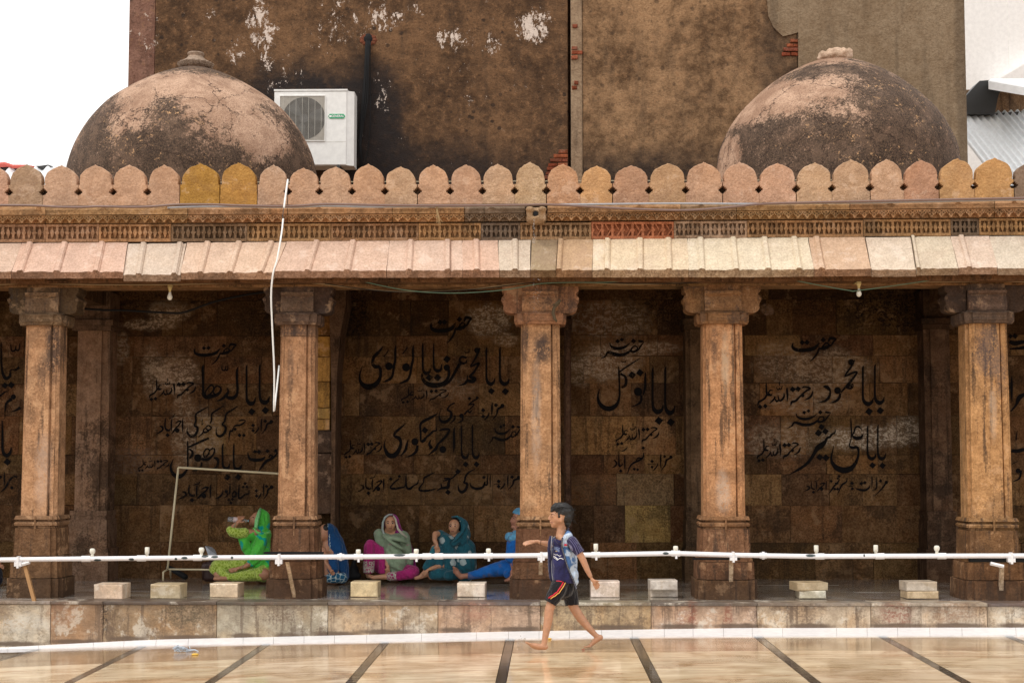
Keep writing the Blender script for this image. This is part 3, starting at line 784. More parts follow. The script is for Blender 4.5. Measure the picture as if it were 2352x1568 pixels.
# ------------------------------------------------------------------ beams, ceiling, roof
ZB0, ZB1 = CAMZ + (1049 - 655) * 14.62 / FP, 3.62
beam = thing('arcade_beam', (0, YC, ZB0), 'long dark stone beam lying on the column brackets under the eave', 'beam')
bx = [XL, at(-250, 0, 14.6).x, at(90, 0, 14.6).x, at(681, 0, 14.6).x, at(1242, 0, 14.6).x, at(1663, 0, 14.6).x, at(2273, 0, 14.6).x, XR]
for a, b in zip(bx, bx[1:]):
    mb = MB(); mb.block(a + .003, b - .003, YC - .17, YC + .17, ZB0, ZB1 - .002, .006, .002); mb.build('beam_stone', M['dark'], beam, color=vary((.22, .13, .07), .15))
for x in bx[1:-1]:
    mb = MB(); mb.box(x - .14, x + .14, YC + .173, YW + .02, ZB0 + .01, ZB1 - .004); mb.build('cross_beam', M['dark'], beam, color=(.10, .06, .035))
roof = thing('gallery_roof', (0, 16, 3.7), kind='structure')
x = XL
while x < XR:
    mb = MB(); mb.box(x + .003, x + .8 - .003, YC - .10, 19.0, ZB1, 3.95); mb.build('ceiling_slab', M['dark'], roof, color=vary((.10, .06, .035), .2)); x += .8
mb = MB(); mb.box(XL, XR, 14.9, 18.985, 3.952, 4.10); mb.build('roof_terrace', M['stone'], roof, color=(.30, .2, .14))

# ------------------------------------------------------------------ sloping eave of stone slabs
YF = 14.62
topy = [(0, 560), (600, 556), (1176, 553), (1700, 548), (2352, 543)]
edgy = [(0, 624), (280, 624), (1176, 620), (1700, 619.5), (2352, 615)]
boty = [(0, 640), (1176, 637), (1700, 637), (2352, 630)]
eave = thing('sloping_eave', (0, 14.5, 3.5), 'long sloping eave of pale pink and cream ribbed stone slabs below the carved frieze', 'eave')
sj = [(-380, -420), (-160, -190), (49.6, 25.6), (294.6, 283), (429, 415), (658, 630.6), (894, 887.7), (1061.6, 1062.7), (1144.7, 1147), (1220, 1219), (1281.5, 1277), (1361.8, 1360), (1578.8, 1582), (1857, 1870), (1987, 2002), (2091.5, 2104.5), (2182, 2201), (2272.6, 2291.5), (2440, 2470), (2700, 2740)]
scol = [(.60, .40, .33)] * 2 + [(.66, .40, .33), (.62, .50, .44), (.68, .46, .36), (.66, .42, .34), (.67, .45, .38), (.66, .40, .32), (.60, .50, .43), (.33, .24, .15), (.50, .33, .21), (.72, .58, .42), (.72, .63, .50), (.56, .34, .22), (.68, .57, .49), (.64, .56, .46), (.66, .50, .43), (.62, .55, .48), (.62, .5, .45)]
drop = [0, 0, 0, 7, 3, 0, 0, 0, 0, 0, 0, 0, 0, 0, 2, 0, -1, 1, 0]
ribs = [(-300, -335), (-90, -118), (70, 41), (150, 123), (236, 208), (331, 309), (415, 394), (478, 458), (550, 533), (624, 607), (728, 713), (812, 805), (944.7, 938), (1030, 1027), (1095, 1090), (1184, 1184), (1288, 1284), (1396, 1399), (1471, 1474.5), (1536, 1543), (1609.6, 1620), (1685, 1695), (1756.6, 1767), (1825, 1838.6), (1876, 1893), (2095, 2112), (2208, 2221), (2360, 2390), (2560, 2590)]
YE0 = 14.30
inner0 = 2
prev = (sj[0])
for k, (a, b) in enumerate(zip(sj, sj[1:])):
    mb = MB(); dr = drop[k]; nx = max(4, int((b[0] - a[0]) / 9))
    V = []
    rr = [r for r in ribs if a[0] - 4 < r[0] < b[0] + 2]
    rows = ((0.0), (.10), (.5), (.93), (1.0))
    ph = random.uniform(0, 9)
    tops = []
    xs = sorted(set([i / nx for i in range(nx + 1)]))
    # columns of the top surface, refined at each rib
    us = set(xs)
    W = b[0] - a[0]
    for r in rr:
        u = (r[0] - a[0]) / W; h = 5.5 / W
        for q in (u - h * 1.7, u - h, u - h * .3, u + h * .5, u + h, u + h * 1.25): 
            if .002 < q < .998: us.add(q)
    us = sorted(us)
    us2 = [us[0]]
    for u in us[1:]:
        if u - us2[-1] > .8 / W: us2.append(u)
    us2[-1] = 1.0
    def lift(u, row):
        best = 0
        for r in rr:
            ur = (r[0] - a[0]) / W; d = (u - ur) * W / 5.5
            if -1.05 <= d <= .55: best = max(best, .020)
            elif .75 < d <= 1.1: best = max(best, .008)
            elif .55 < d <= 1.3: best = min(best, -.006)
        return best
    for row in rows:
        for u in us2:
            g_ = .7 if u == 0 else (-.7 if u == 1 else 0)
            tx, bx_ = a[0] + W * u + g_, a[1] + (b[1] - a[1]) * u + g_
            jag = 1.2 * math.sin(row * 17 + k * 5) if u in (0, 1) and 0 < row < 1 else 0
            pt = at(tx + jag, lerp_t(topy, tx) + dr * .4, YF)
            pb = at(bx_ + jag, lerp_t(edgy, bx_) + dr, YE0)
            if row == 1.0: pb += Vector((0, 0, random.uniform(-.004, .003)))
            p_ = pt.lerp(pb, row)
            nrm = Vector((0, -.72, .69))
            lf = lift(u, row) + (.007 if row <= .02 else 0) + .003 * math.sin(u * W * .09 + ph) * (1 - abs(2 * row - 1))
            if row == 1.0: lf += 0
            V.append(p_ + nrm * lf)
    n1 = len(us2); nr = len(rows)
    # front rough edge and underside
    for u in us2:
        g_ = .7 if u == 0 else (-.7 if u == 1 else 0)
        bx_ = a[1] + (b[1] - a[1]) * u + g_
        V.append(at(bx_, lerp_t(boty, bx_) + dr + random.uniform(-.5, .5), YE0 + .012))
    for u in us2:
        g_ = .7 if u == 0 else (-.7 if u == 1 else 0)
        bx_ = a[0] + W * u + g_
        V.append(at(bx_, lerp_t(topy, bx_) + 22, YF + .06))
    F = []
    for j in range(nr + 1):
        for i in range(n1 - 1):
            F.append((j * n1 + i, (j + 1) * n1 + i, (j + 1) * n1 + i + 1, j * n1 + i + 1))
    F.append(tuple(j * n1 for j in range(nr + 1, -1, -1)))
    F.append(tuple(j * n1 + n1 - 1 for j in range(nr + 2)))
    F.append(tuple([(nr + 1) * n1 + i for i in range(n1)] + [i for i in range(n1 - 1, -1, -1)]))
    mb.add(V, F)
    c0 = scol[min(k, len(scol) - 1)]; w_ = .1 if max(c0) < .52 else .34
    o = mb.build('eave_slab', M['eave'], eave, color=tuple((c0[i] * (1 - w_) + (.72, .60, .515)[i] * w_) * (.92, .93, .88)[i] for i in range(3)))
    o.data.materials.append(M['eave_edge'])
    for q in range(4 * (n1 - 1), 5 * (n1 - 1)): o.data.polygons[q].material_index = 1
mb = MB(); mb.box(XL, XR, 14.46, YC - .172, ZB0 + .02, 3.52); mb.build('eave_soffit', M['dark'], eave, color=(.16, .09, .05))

# ------------------------------------------------------------------ carved frieze with lozenges
ft = [(0, 515.6), (1176, 512), (2352, 501)]; fb = [(0, 556.5), (1176, 551.5), (2352, 539.5)]
frieze = thing('carved_frieze', (0, YF, 3.8), 'band of carved sandstone panels with sunk lozenges above the eave', 'frieze')
fj = [-400, -200, -20, 105.5, 227, 393, 567, 760, 961, 1105, 1195, 1358, 1548, 1716, 1983, 2184, 2249, 2420, 2650]
fcol = {393: (.21, .145, .095), 1105: (.17, .13, .10), 1358: (.38, .155, .085), 2184: (.15, .115, .085), 1195: (.33, .215, .125), 1548: (.34, .24, .17), 227: (.42, .24, .125), 105.5: (.37, .225, .14), -20: (.38, .23, .145)}
mb = MB(); mb.box(XL, XR, YF + .055, YF + .28, 3.60, 4.09); mb.build('frieze_core', M['dark'], frieze, color=(.05, .03, .02))
for a, b in zip(fj, fj[1:]):
    mb = MB()
    y0, y1 = lerp_t(ft, (a + b) / 2), lerp_t(fb, (a + b) / 2)
    yoff = random.uniform(-.004, .004)
    Yp = YF + yoff
    X = lambda px: at(px, 530, YF).x
    Z = lambda py: at((a + b) / 2, py, YF).z
    a1, b1 = a + .5, b - .5
    H = y1 - y0
    t0, t1 = y0 + 5.5, y1 - 7.0                 # window band
    mb.box(X(a1), X(b1), Yp + .0, Yp + .047, Z(t0), Z(y0))
    mb.box(X(a1), X(b1), Yp + .0, Yp + .047, Z(y1), Z(t1))
    mb.box(X(a1), X(b1), Yp + .038, Yp + .048, Z(t1) + .0004, Z(t0) - .0004)
    sp_ = 23.6 if a < 1500 else 21.4
    n = max(1, round((b1 - a1 - 4) / sp_)); sp_ = (b1 - a1 - 4) / n
    ym = (t0 + t1) / 2
    for i in range(n + 1):                      # upright bars pinched towards the middle
        xc = a1 + 2 + i * sp_
        w = 2.6 if i not in (0, n) else 2.2
        L = [(xc - w, t0), (xc - w, ym - 4), (xc - w - 3.2, ym), (xc - w, ym + 4), (xc - w, t1), (xc + w, t1), (xc + w, ym + 4), (xc + w + 3.2, ym), (xc + w, ym - 4), (xc + w, t0)]
        L = [(min(max(p[0], a1), b1), p[1]) for p in L]
        mb.prism([(X(p[0]), Z(p[1])) for p in L], Yp + .001, Yp + .0385)
    if a != 1358:
        for i in range(n):                       # lozenges
            xc = a1 + 2 + (i + .5) * sp_; w = 4.6
            pts = [(X(xc), Z(t0)), (X(xc - w), Z(ym)), (X(xc), Z(t1)), (X(xc + w), Z(ym))]
            mb.add([(p[0], Yp + .004, p[1]) for p in pts] + [(X(xc), Yp - .002, Z(ym))] + [(p[0], Yp + .0385, p[1]) for p in pts],
                   [(0, 1, 4), (1, 2, 4), (2, 3, 4), (3, 0, 4), (0, 5, 6, 1), (1, 6, 7, 2), (2, 7, 8, 3), (3, 8, 5, 0)])
    else:
        for i in range(n):
            xc = a1 + 2 + (i + .5) * sp_
            for (d0, d1) in (((-6, t0), (2, ym)), ((6, ym), (-2, t1))):
                mb.hexa([(X(xc + d0[0]), Yp + .006, Z(d0[1])), (X(xc + d0[0] + 3), Yp + .006, Z(d0[1])), (X(xc + d1[0] + 3), Yp + .006, Z(d1[1])), (X(xc + d1[0]), Yp + .006, Z(d1[1]))][::-1],
                        [(X(xc + d0[0]), Yp + .0225, Z(d0[1])), (X(xc + d0[0] + 3), Yp + .0225, Z(d0[1])), (X(xc + d1[0] + 3), Yp + .0225, Z(d1[1])), (X(xc + d1[0]), Yp + .0225, Z(d1[1]))][::-1])
    mb.build('frieze_panel', M['carved'], frieze, color=fcol.get(a, vary((.33, .20, .105), .08)))

# ------------------------------------------------------------------ cornice with scrolled pendants
ct = [(0, 474), (1176, 470.5), (2352, 458)]; cl = [(0, 481), (1176, 477), (2352, 465)]; cb = [(0, 494), (1176, 489), (2352, 476.5)]; cpb = [(0, 514), (1176, 508.5), (2352, 499)]
cornice = thing('carved_cornice', (0, YF, 4.0), 'projecting sandstone cornice carved with a row of small scrolled pendants', 'cornice')
cj = [-420, -180, 120 - 100, 431, 660, 901, 1066.8, 1112, 1206, 1257, 1564, 1691.6, 1952, 2284.6, 2480, 2700]
cj = [-420, -180, 105, 431, 660, 901, 1066.8, 1112, 1206, 1257, 1564, 1691.6, 1952, 2284.6, 2480, 2700]
knobs = [88, 237, 384, 585, 732, 876, 993, 1130, 1330, 1468, 1610, 1747, 1896, 2045, 2201, 2330]
MOT = ["################",
       "################",
       "##.###....###.##",
       "#..##.#..#.##..#",
       "#.##.##..##.##.#",
       "#.#..#.##.#..#.#",
       ".##.#.####.#.##.",
       ".##...#..#...##.",
       "...####..####...",
       "....##.##.##....",
       ".....##..##.....",
       ".....######.....",
       "......####......",
       "......####......",
       ".......##......."]
def relief(mb, xa, xb, yt_, yb_, Yr, thick, a):
    nc, nr = 16, len(MOT)
    for j, row in enumerate(MOT):
        i = 0
        while i < nc:
            if row[i] == '#':
                e = i
                while e < nc and row[e] == '#': e += 1
                x0 = xa + (xb - xa) * i / nc; x1 = xa + (xb - xa) * e / nc
                p0, p1 = at(x0, yt_ + (yb_ - yt_) * j / nr, Yr), at(x1, yt_ + (yb_ - yt_) * (j + 1) / nr, Yr)
                mb.box(p0.x, p1.x, Yr, Yr + thick, p1.z, p0.z)
                i = e
            else: i += 1
for a, b in zip(cj, cj[1:]):
    if a == 1206: continue
    mb = MB(); m_ = (a + b) / 2; a1, b1 = a + .6, b - .6
    yo = random.uniform(-.006, .006)
    def sec(px):
        f = lambda tab, Y: at(px, lerp_t(tab, px), Y)
        P = [f(ct, YF + .06 + yo), f(cl, YF - .055 + yo), f([(t_[0], t_[1] + 2) for t_ in cl], YF - .075 + yo), f(cb, YF - .078 + yo), f([(t_[0], t_[1] + 1.2) for t_ in cb], YF - .005 + yo),
             f([(t_[0], t_[1]) for t_ in cpb], YF + .004 + yo), f([(t_[0], t_[1] + 1) for t_ in cpb], YF + .05)]
        P.append(Vector((P[0].x, YF + .3, P[-1].z))); P.append(Vector((P[0].x, YF + .3, P[0].z)))
        return P
    A_, B_ = sec(a1), sec(b1); n = len(A_)
    mb.add(A_ + B_, [tuple(range(n - 1, -1, -1)), tuple(range(n, 2 * n))] + [(i, (i + 1) % n, (i + 1) % n + n, i + n) for i in range(n)][::1])
    cc = (.20, .15, .11) if a in (1066.8, 1112) else ((.30, .20, .12) if a == 1564 else vary((.38, .23, .12), .07))
    st = mb.build('cornice_stone', M['carved'], cornice, color=cc)
    mb = MB()
    nm = max(1, round((b1 - a1) / 22.0)); s_ = (b1 - a1) / nm
    for i in range(nm):
        xa = a1 + i * s_
        y_t, y_b = lerp_t(cb, xa + s_ / 2) + 1.5, lerp_t(cpb, xa + s_ / 2) - 2.0
        relief(mb, xa, xa + s_, y_t, y_b, YF - .060 + yo, .066, a)
    tag(mb.build('pendant_carving', M['carved'], st, color=tuple(k * 1.12 for k in cc)))
    for kx in knobs:
        if a1 + 6 < kx < b1 - 6:
            mb = MB(); yy = lerp_t(cl, kx)
            P = [(kx - 9, yy + 2), (kx - 4, yy - 1), (kx - 2.6, yy - 6), (kx, yy - 8.2), (kx + 2.6, yy - 6), (kx + 4, yy - 1), (kx + 9, yy + 2)]
            P = [(at(x, y, YF - .075).x, at(x, y, YF - .075).z) for x, y in P][::-1]
            mb.prism(P, YF - .078 + yo, YF - .03); mb.build('cornice_knob', M['carved'], st, color=cc)

# ------------------------------------------------------------------ parapet of pointed merlons
YPP = 14.66
holes = [-150, -65, 19.5, 99, 180, 259, 338, 413, 505, 591, 661, 733, 808, 884, 959, 1033.6, 1108, 1182, 1255, 1332, 1407, 1490.6, 1575, 1660, 1743.5, 1829, 1911, 1998.5, 2076, 2157, 2238.5, 2329, 2412, 2495]
tips = [379, 379, 378, 380, 379, 379, 379, 376, 374, 379, 386, 383, 377, 383, 379, 378, 377, 372.5, 377, 381, 380, 375, 373, 373, 375, 374, 367, 366, 367.5, 364, 363, 372, 366]
noholes = {413, 505, 591}
solidj = {99, 413, 505, 591, 661, 959, 1255, 1407, 1660, 1829, 1998.5, 2157, 2329}
hy_t = [(0, 442), (1176, 438.5), (1700, 436), (2352, 426)]
ny_t = [(0, 425), (1176, 423), (1700, 418), (2352, 411)]
ln_t = [(0, 449.5), (1176, 447), (1700, 445), (2352, 432)]
bt_t = [(0, 473), (1176, 468), (1700, 466), (2352, 456)]
mcol = {413: (.42, .235, .06), 505: (.45, .25, .075), 591: (.50, .34, .24), 19.5: (.40, .28, .19), 2329: (.26, .19, .14), 2157: (.52, .32, .16), 2238.5: (.52, .31, .14), 2076: (.46, .27, .18), 1332: (.54, .33, .17), 1407: (.44, .27, .18), 1255: (.52, .31, .19), 1490.6: (.46, .30, .18)}
par = thing('parapet', (0, YPP, 4.15), 'crenellated parapet of rounded pointed sandstone merlons with small cross-shaped holes', 'parapet')
for k, (a, b) in enumerate(zip(holes, holes[1:])):
    a1 = a + (.9 if a in solidj else .05); b1 = b - (.9 if b in solidj else .05)
    m_ = (a + b) / 2
    hy, ny, ln, bt, tp = (lerp_t(q, m_) for q in (hy_t, ny_t, ln_t, bt_t))[0:0] if False else (lerp_t(hy_t, m_), lerp_t(ny_t, m_), lerp_t(ln_t, m_), lerp_t(bt_t, m_), tips[k])
    s = 2.75
    def side(x, sg, hole):
        P = [(x, bt)]
        if hole:
            P += [(x, hy + 3 * s), (x + sg * s * .9, hy + 3 * s), (x + sg * s * .9, hy + 2 * s), (x + sg * 2 * s, hy + 2 * s), (x + sg * 2 * s, hy + s * .9), (x + sg * 3.1 * s, hy + s * .9),
                  (x + sg * 3.1 * s, hy - s * .9), (x + sg * 2 * s, hy - s * .9), (x + sg * 2 * s, hy - 2 * s), (x + sg * s * .9, hy - 2 * s), (x + sg * s * .9, hy - 3 * s), (x, hy - 3 * s)]
        P += [(x, ny), (x + sg * 3.4, ny)]
        return P
    Lp = side(a1, 1, a not in noholes); Rp = side(b1, -1, b not in noholes)
    cx = m_ + random.uniform(-1, 1); hw = (b1 - a1) / 2 - 3.4; Hh = ny - tp
    arch = [(1.0, .20), (.98, .35), (.93, .48), (.85, .60), (.735, .70), (.59, .79), (.43, .865), (.28, .915), (.165, .945), (.09, .975), (.04, 1.0), (0, 1.02)]
    wk = [random.uniform(-.9, .9) for _ in arch]; lean = random.uniform(-1.6, 1.6)
    up = [(cx - hw * u + lean * v + w_ * .5, ny - Hh * v + w_) for (u, v), w_ in zip(arch, wk)]
    dn = [(cx + hw * u + lean * v + w_ * .5, ny - Hh * v - w_) for (u, v), w_ in zip(arch, wk)][::-1][1:]
    poly = Lp + up + dn + Rp[::-1]
    XZ = [(at(x, y, YPP).x, at(x, y, YPP).z) for x, y in poly][::-1]
    mb = MB(); yo = random.uniform(-.004, .004)
    # bevelled rim: front outline slightly inset
    cxw, czw = sum(p[0] for p in XZ) / len(XZ), sum(p[1] for p in XZ) / len(XZ)
    n = len(XZ)
    ins = []
    for i in range(n):
        p0, p1, p2 = Vector(XZ[i - 1]), Vector(XZ[i]), Vector(XZ[(i + 1) % n])
        e1, e2 = (p1 - p0).normalized(), (p2 - p1).normalized()
        nn = Vector((-e1.y - e2.y, e1.x + e2.x))
        nn = nn.normalized() if nn.length > 1e-6 else Vector((0, 0))
        ins.append((p1.x + nn.x * .0045, p1.y + nn.y * .0045))
    V = [(p[0], YPP + yo, p[1]) for p in ins] + [(p[0], YPP + yo + .006, p[1]) for p in XZ] + [(p[0], YPP + .10, p[1]) for p in XZ]
    F = [tuple(range(n)), tuple(range(3 * n - 1, 2 * n - 1, -1))]
    for l in (0, n):
        F += [(l + i, l + i + n, l + (i + 1) % n + n, l + (i + 1) % n) for i in range(n)]
    mb.add(V, F)
    p0, p1 = at(a1, ln, YPP), at(b1, bt, YPP)
    mb.box(p0.x + .0005, p1.x - .0005, YPP + yo - .009, YPP + yo + .001, p1.z, p0.z)
    mb.build('merlon', M['merlon'], par, color=mcol.get(a, vary((.53, .35, .235), .08, .04)))
mb = MB(); a_, b_ = at(-150, 473, YPP), at(2495, 456, YPP)
mb.box(XL, XR, YPP + .115, YPP + .19, 4.05, at(1176, 430, YPP + .1).z); mb.build('parapet_footing', M['stone'], par, color=(.10, .07, .05))
mb = MB(); mb.box(XL, XR, YPP + .20, YPP + .208, at(1176, 417, YPP + .2).z, at(1176, 415, YPP + .2).z); mb.build('rail_wire', M['iron'], par)
# ------------------------------------------------------------------ the two domes
def dome(cx, Yd, prof, label, m, fin):
    s = Yd / FP
    c = at(cx, 300, Yd)
    o = thing('dome', (c.x, Yd, 4.1), label, 'dome', 'domes on the gallery roof')
    P = [(max(.001, r) * s, CAMZ + (1049 - y) * s) for (r, y) in prof]
    P = [(P[0][0] * 1.0, 4.09)] + P + [(.02, P[-1][1] + .012)]
    # resample smoothly
    Q = []
    for i in range(len(P) - 1):
        for q in range(4):
            t_ = q / 4
            p0, p1, p2, p3 = P[max(i - 1, 0)], P[i], P[i + 1], P[min(i + 2, len(P) - 1)]
            f = lambda a, b, c_, d: .5 * ((2 * b) + (-a + c_) * t_ + (2 * a - 5 * b + 4 * c_ - d) * t_ * t_ + (-a + 3 * b - 3 * c_ + d) * t_ ** 3)
            Q.append((max(.004, f(p0[0], p1[0], p2[0], p3[0])), f(p0[1], p1[1], p2[1], p3[1])))
    Q.append(P[-1])
    mb = MB()
    mb.lathe(Q, c.x, Yd, 96, lambda r, z, t: r * (1 + .006 * noise.noise(Vector((math.cos(t) * 3, math.sin(t) * 3, z * 2)))))
    mb.build('dome_shell', m, o, True)
    fin(o, c.x, Yd, s)
    return o
p1_ = [(287, 440), (287, 407), (283, 379), (273, 343), (254, 303), (228, 265), (195, 230), (145, 195), (95, 167), (39, 145)]
p2_ = [(279, 440), (278.5, 407), (275.5, 379), (270, 342), (253, 301), (229, 263), (194, 226), (150, 188), (99, 157), (50, 137)]
def fin1(o, X, Y, s):
    z = lambda y: CAMZ + (1049 - y) * s
    mb = MB()
    mb.lathe([(34 * s, z(147)), (33 * s, z(141)), (37 * s, z(139))], X, Y, 40); mb.build('finial_foot', M['merlon'], o, True, color=(.24, .16, .12))
    mb = MB()
    mb.lathe([(34 * s, z(141)), (38 * s, z(137)), (41 * s, z(131)), (39 * s, z(128)), (30 * s, z(124)), (22 * s, z(119)), (17 * s, z(113)), (18.5 * s, z(110)), (19.5 * s, z(107)), (18 * s, z(104)), (10 * s, z(103))], X, Y, 96,
             lambda r, zz_, t: r * (1 + (.055 * (1 if math.sin(t * 18) > 0 else -1) if zz_ < z(129) else .01 * math.sin(9 * t))))
    mb.build('finial', M['merlon'], o, False, color=(.32, .25, .20))
def fin2(o, X, Y, s):
    z = lambda y: CAMZ + (1049 - y) * s
    prims = []
    random.seed(3)
    for k in range(26):
        t = k * .73; r = 26 + 9 * math.sin(k * 2.1)
        prims.append(('e', (X + 3 * s + math.cos(t) * r * s, Y + math.sin(t) * r * s, z(122 + 4 * math.sin(k * 1.7))), (9 * s, 9 * s, 12 * s)))
    prims += [('e', (X, Y, z(122)), (34 * s, 34 * s, 14 * s)), ('e', (X + 2 * s, Y, z(113)), (26 * s, 26 * s, 11 * s)), ('e', (X - 30 * s, Y - .02, z(127)), (12 * s, 10 * s, 9 * s))]
    fused('finial', prims, .012, M['merlon'], o, 2, lambda c, n: .012 * noise.noise(c * 22), color=(.56, .42, .32))
s1 = 16.6 / FP; s2 = 16.6 / FP
D1 = lambda x, y: at(x, y, 15.6)
c1x = at(438, 300, 16.6).x; c2x = at(1920, 300, 16.6).x
bl1 = [(at(235, 330, 15.9), (.34, .8, .55), .5), (at(650, 330, 15.9), (.30, .8, .55), .5), (at(470, 160, 16.4), (.62, .8, .16), .6), (at(390, 260, 15.5), (.18, .5, .16), .7)]
cl1 = [(at(600, 300, 15.6), (.28, .7, .30), .4)]
bl2 = [(at(2080, 260, 16.0), (.75, 1.2, .75), .6), (at(1900, 175, 16.2), (.55, .9, .14), .7), (at(1700, 300, 15.7), (.12, .6, .25), .5)]  # stains, plus the shade of the unlit right side painted in
cl2 = [(at(1665, 350, 15.9), (.17, .6, .42), .25), (at(1745, 230, 15.9), (.45, .8, .24), .5)]  # sunlit left edge and upper left kept pale in the colour
dome(447, 16.6, p1_, 'left dome, cracked rosy plaster with a ribbed lotus finial', dome_mat('dome_plaster_cracked', bl1, cl1), fin1)
dome(1920, 16.6, p2_, 'right dome, darker weathered plaster topped by a rough eroded stone', dome_mat('dome_plaster_dark', bl2, cl2, 5.0), fin2)
random.seed(21)

# ------------------------------------------------------------------ tall building behind
bld = thing('tall_building', (0, 20, 0), 'tall windowless building of sooty brown plaster rising behind the domes', 'building')
ZT = 10.4
Xb = lambda px: at(px, 300, YB).x
def wall_part(name, x0, x1, Yf, m, zt=ZT, zb=-.3, yb=23.5, colr=None):
    mb = MB(); mb.block(Xb(x0), Xb(x1), Yf, yb, zb, zt, .012); return mb.build(name, m, bld, color=colr)
wall_part('rosy_end_bay', 290, 352, YB + .03, M['pink_plaster'])
wall_part('plastered_wall', 352.6, 1305, YB, M['old_plaster'])
wall_part('joint_recess', 1305.4, 1311, YB + .12, M['dark'], colr=(.05, .03, .02))
wall_part('cement_strip', 1311.4, 1338, YB - .03, M['strip_plaster'])
wall_part('plastered_wall', 1338.4, 1834, YB - .02, M['old_plaster_b'])
wall_part('plastered_wall', 1834.6, 2219, YB - .06, M['grey_plaster'])
tag(bld, 'tall windowless building of sooty brown plaster rising behind the domes', 'building')
mb = MB()                                             # grey cement repair beside the smooth bay
pp = [(1757, 0), (1834, 0), (1834, 78), (1812, 84), (1795, 88), (1775, 70), (1764, 48), (1772, 25)]
pp = [(1757, -40)] + pp[2:][::-1][0:0] + [(1764, 40), (1776, 66), (1797, 86), (1815, 82), (1834, 76), (1834, -40)]
mb.prism([(at(x, y, YB).x, at(x, y, YB).z) for x, y in pp], YB - .045, YB - .01); mb.build('cement_patch', M['grey_plaster'], bld)
def bricks(rows, Yf):
    for (y, xs) in rows:
        for (x0, x1) in xs:
            mb = MB(); a, b = at(x0, y + 8, Yf), at(x1, y, Yf)
            mb.block(a.x, b.x, Yf + random.uniform(-.008, .006), Yf + .06, a.z, b.z, .007, .004)
            mb.build('brick', M['brick'], bld, color=vary(random.choice([(.36, .10, .05), (.42, .14, .07), (.30, .10, .06)]), .2))
bricks([(344, [(1283, 1304)]), (354, [(1272, 1304)]), (364, [(1264, 1290), (1291, 1304)]), (374, [(1259, 1280), (1281, 1304)]), (384, [(1256, 1276), (1277, 1304)]), (394, [(1254, 1270), (1272, 1304)]), (404, [(1250, 1272), (1274, 1304)])], YB - .02)
bricks([(90, [(1815, 1833)]), (100, [(1808, 1822), (1823, 1833)]), (110, [(1800, 1833)]), (120, [(1796, 1815), (1817, 1833)])], YB - .045)
bricks([(106, [(1313, 1326)]), (116, [(1313, 1338)]), (128, [(1313, 1327)]), (186, [(1319, 1329)]), (197, [(1314, 1325)]), (56, [(1315, 1326)])], YB - .05)
mb = MB(); pp = [(1312, 345), (1300, 348), (1290, 352)]
# hole in the plaster where the cables come out
mb = MB(); mb.ball(at(846, 90, YB - .0), .055, 12, 8, (1.2, .5, 1.3)); mb.build('cable_hole', M['black'], bld, True)
mb = MB()
for k in range(9):
    a = k * .7; mb.ball(at(846 + 13 * math.cos(a), 92 + 9 * math.sin(a), YB), .035, 7, 5, (1.3, .5, .8))
mb.build('broken_brick_rim', M['brick'], bld, color=(.26, .10, .06))

cb_ = MB()
for (o1, o2, r) in (((843, 95), (0, 0), .013), ((846, 95), (3, 2), .011), ((849, 95), (6, 4), .010), ((841, 97), (-2, 0), .009)):
    pts = [(o1[0], o1[1] - 4, -.0), (o1[0] - 1, o1[1] + 10, -.06), (o1[0] - 3, 160, -.07), (836 + o2[0] * 1.5, 230, -.06), (829 + o2[0], 280, -.06), (826 + o2[0] * .4, 330, -.06), (829 + o2[1], 395, -.06)]
    cb_.tube([at(x, y, YB + d) for x, y, d in pts], r, 8)
cb_.tube([at(x, y, YB - .05) for x, y in ((851, 98), (850, 150), (851, 250), (850, 300), (846, 340), (838, 375), (830, 392))], .006, 6)
tag(cb_.build('cable_bundle', M['black'], None, True), 'black cable bundle hanging from a wall hole beside the air conditioner', 'cables')

# ------------------------------------------------------------------ air conditioner
YA = 18.56
A0, A1 = at(628, 384, YA), at(797.5, 209, YA)
ac = thing('air_conditioner', ((A0.x + A1.x) / 2, YA + .17, A0.z), 'white air conditioner outdoor unit with green badge, half behind the left dome', 'air conditioner')
mb = MB(); mb.block(A0.x, A1.x, YA, YA + .32, A0.z + .02, A1.z, .012)
body = mb.build('casing', M['ac_white'], ac)
mb = MB(); mb.box(A0.x - .004, A1.x + .004, YA - .006, YA + .325, A1.z + .001, A1.z + .022); mb.build('top_cover', M['ac_white'], ac)
mb = MB(); x1 = at(811.5, 300, YA).x
mb.hexa([(A1.x + .001, YA + .012, A0.z + .02), (x1 + .004, YA + .05, A0.z + .02), (x1 + .004, YA + .05, A1.z), (A1.x + .001, YA + .012, A1.z)],
        [(A1.x + .001, YA + .31, A0.z + .02), (x1 + .004, YA + .31, A0.z + .02), (x1 + .004, YA + .31, A1.z), (A1.x + .001, YA + .31, A1.z)]); mb.build('side_cover', M['ac_white'], ac)
mb = MB(); p, q = at(641, 325, YA), at(748, 219.5, YA)
gx, gz = (p.x + q.x) / 2, (p.z + q.z) / 2
for (x0, x1, z0, z1) in ((p.x, q.x, q.z - .008, q.z), (p.x, q.x, p.z, p.z + .008), (p.x, p.x + .008, p.z + .008, q.z - .008), (q.x - .008, q.x, p.z + .008, q.z - .008)):
    mb.box(x0, x1, YA - .014, YA + .001, z0, z1)
mb.build('grille_frame', M['ac_white'], ac)
mb = MB(); mb.box(p.x + .008, q.x - .008, YA - .003, YA + .0015, p.z + .008, q.z - .008); mb.build('grille_backing', plain('ac_recess', (.50, .47, .42), .6), ac)
mb = MB(); mb.tube([(gx + .02, YA - .0055, gz), (gx + .02, YA - .0035, gz)], .262, 48); mb.build('fan_opening', plain('fan_shadow', (.07, .066, .06), .6), ac)
mb = MB()
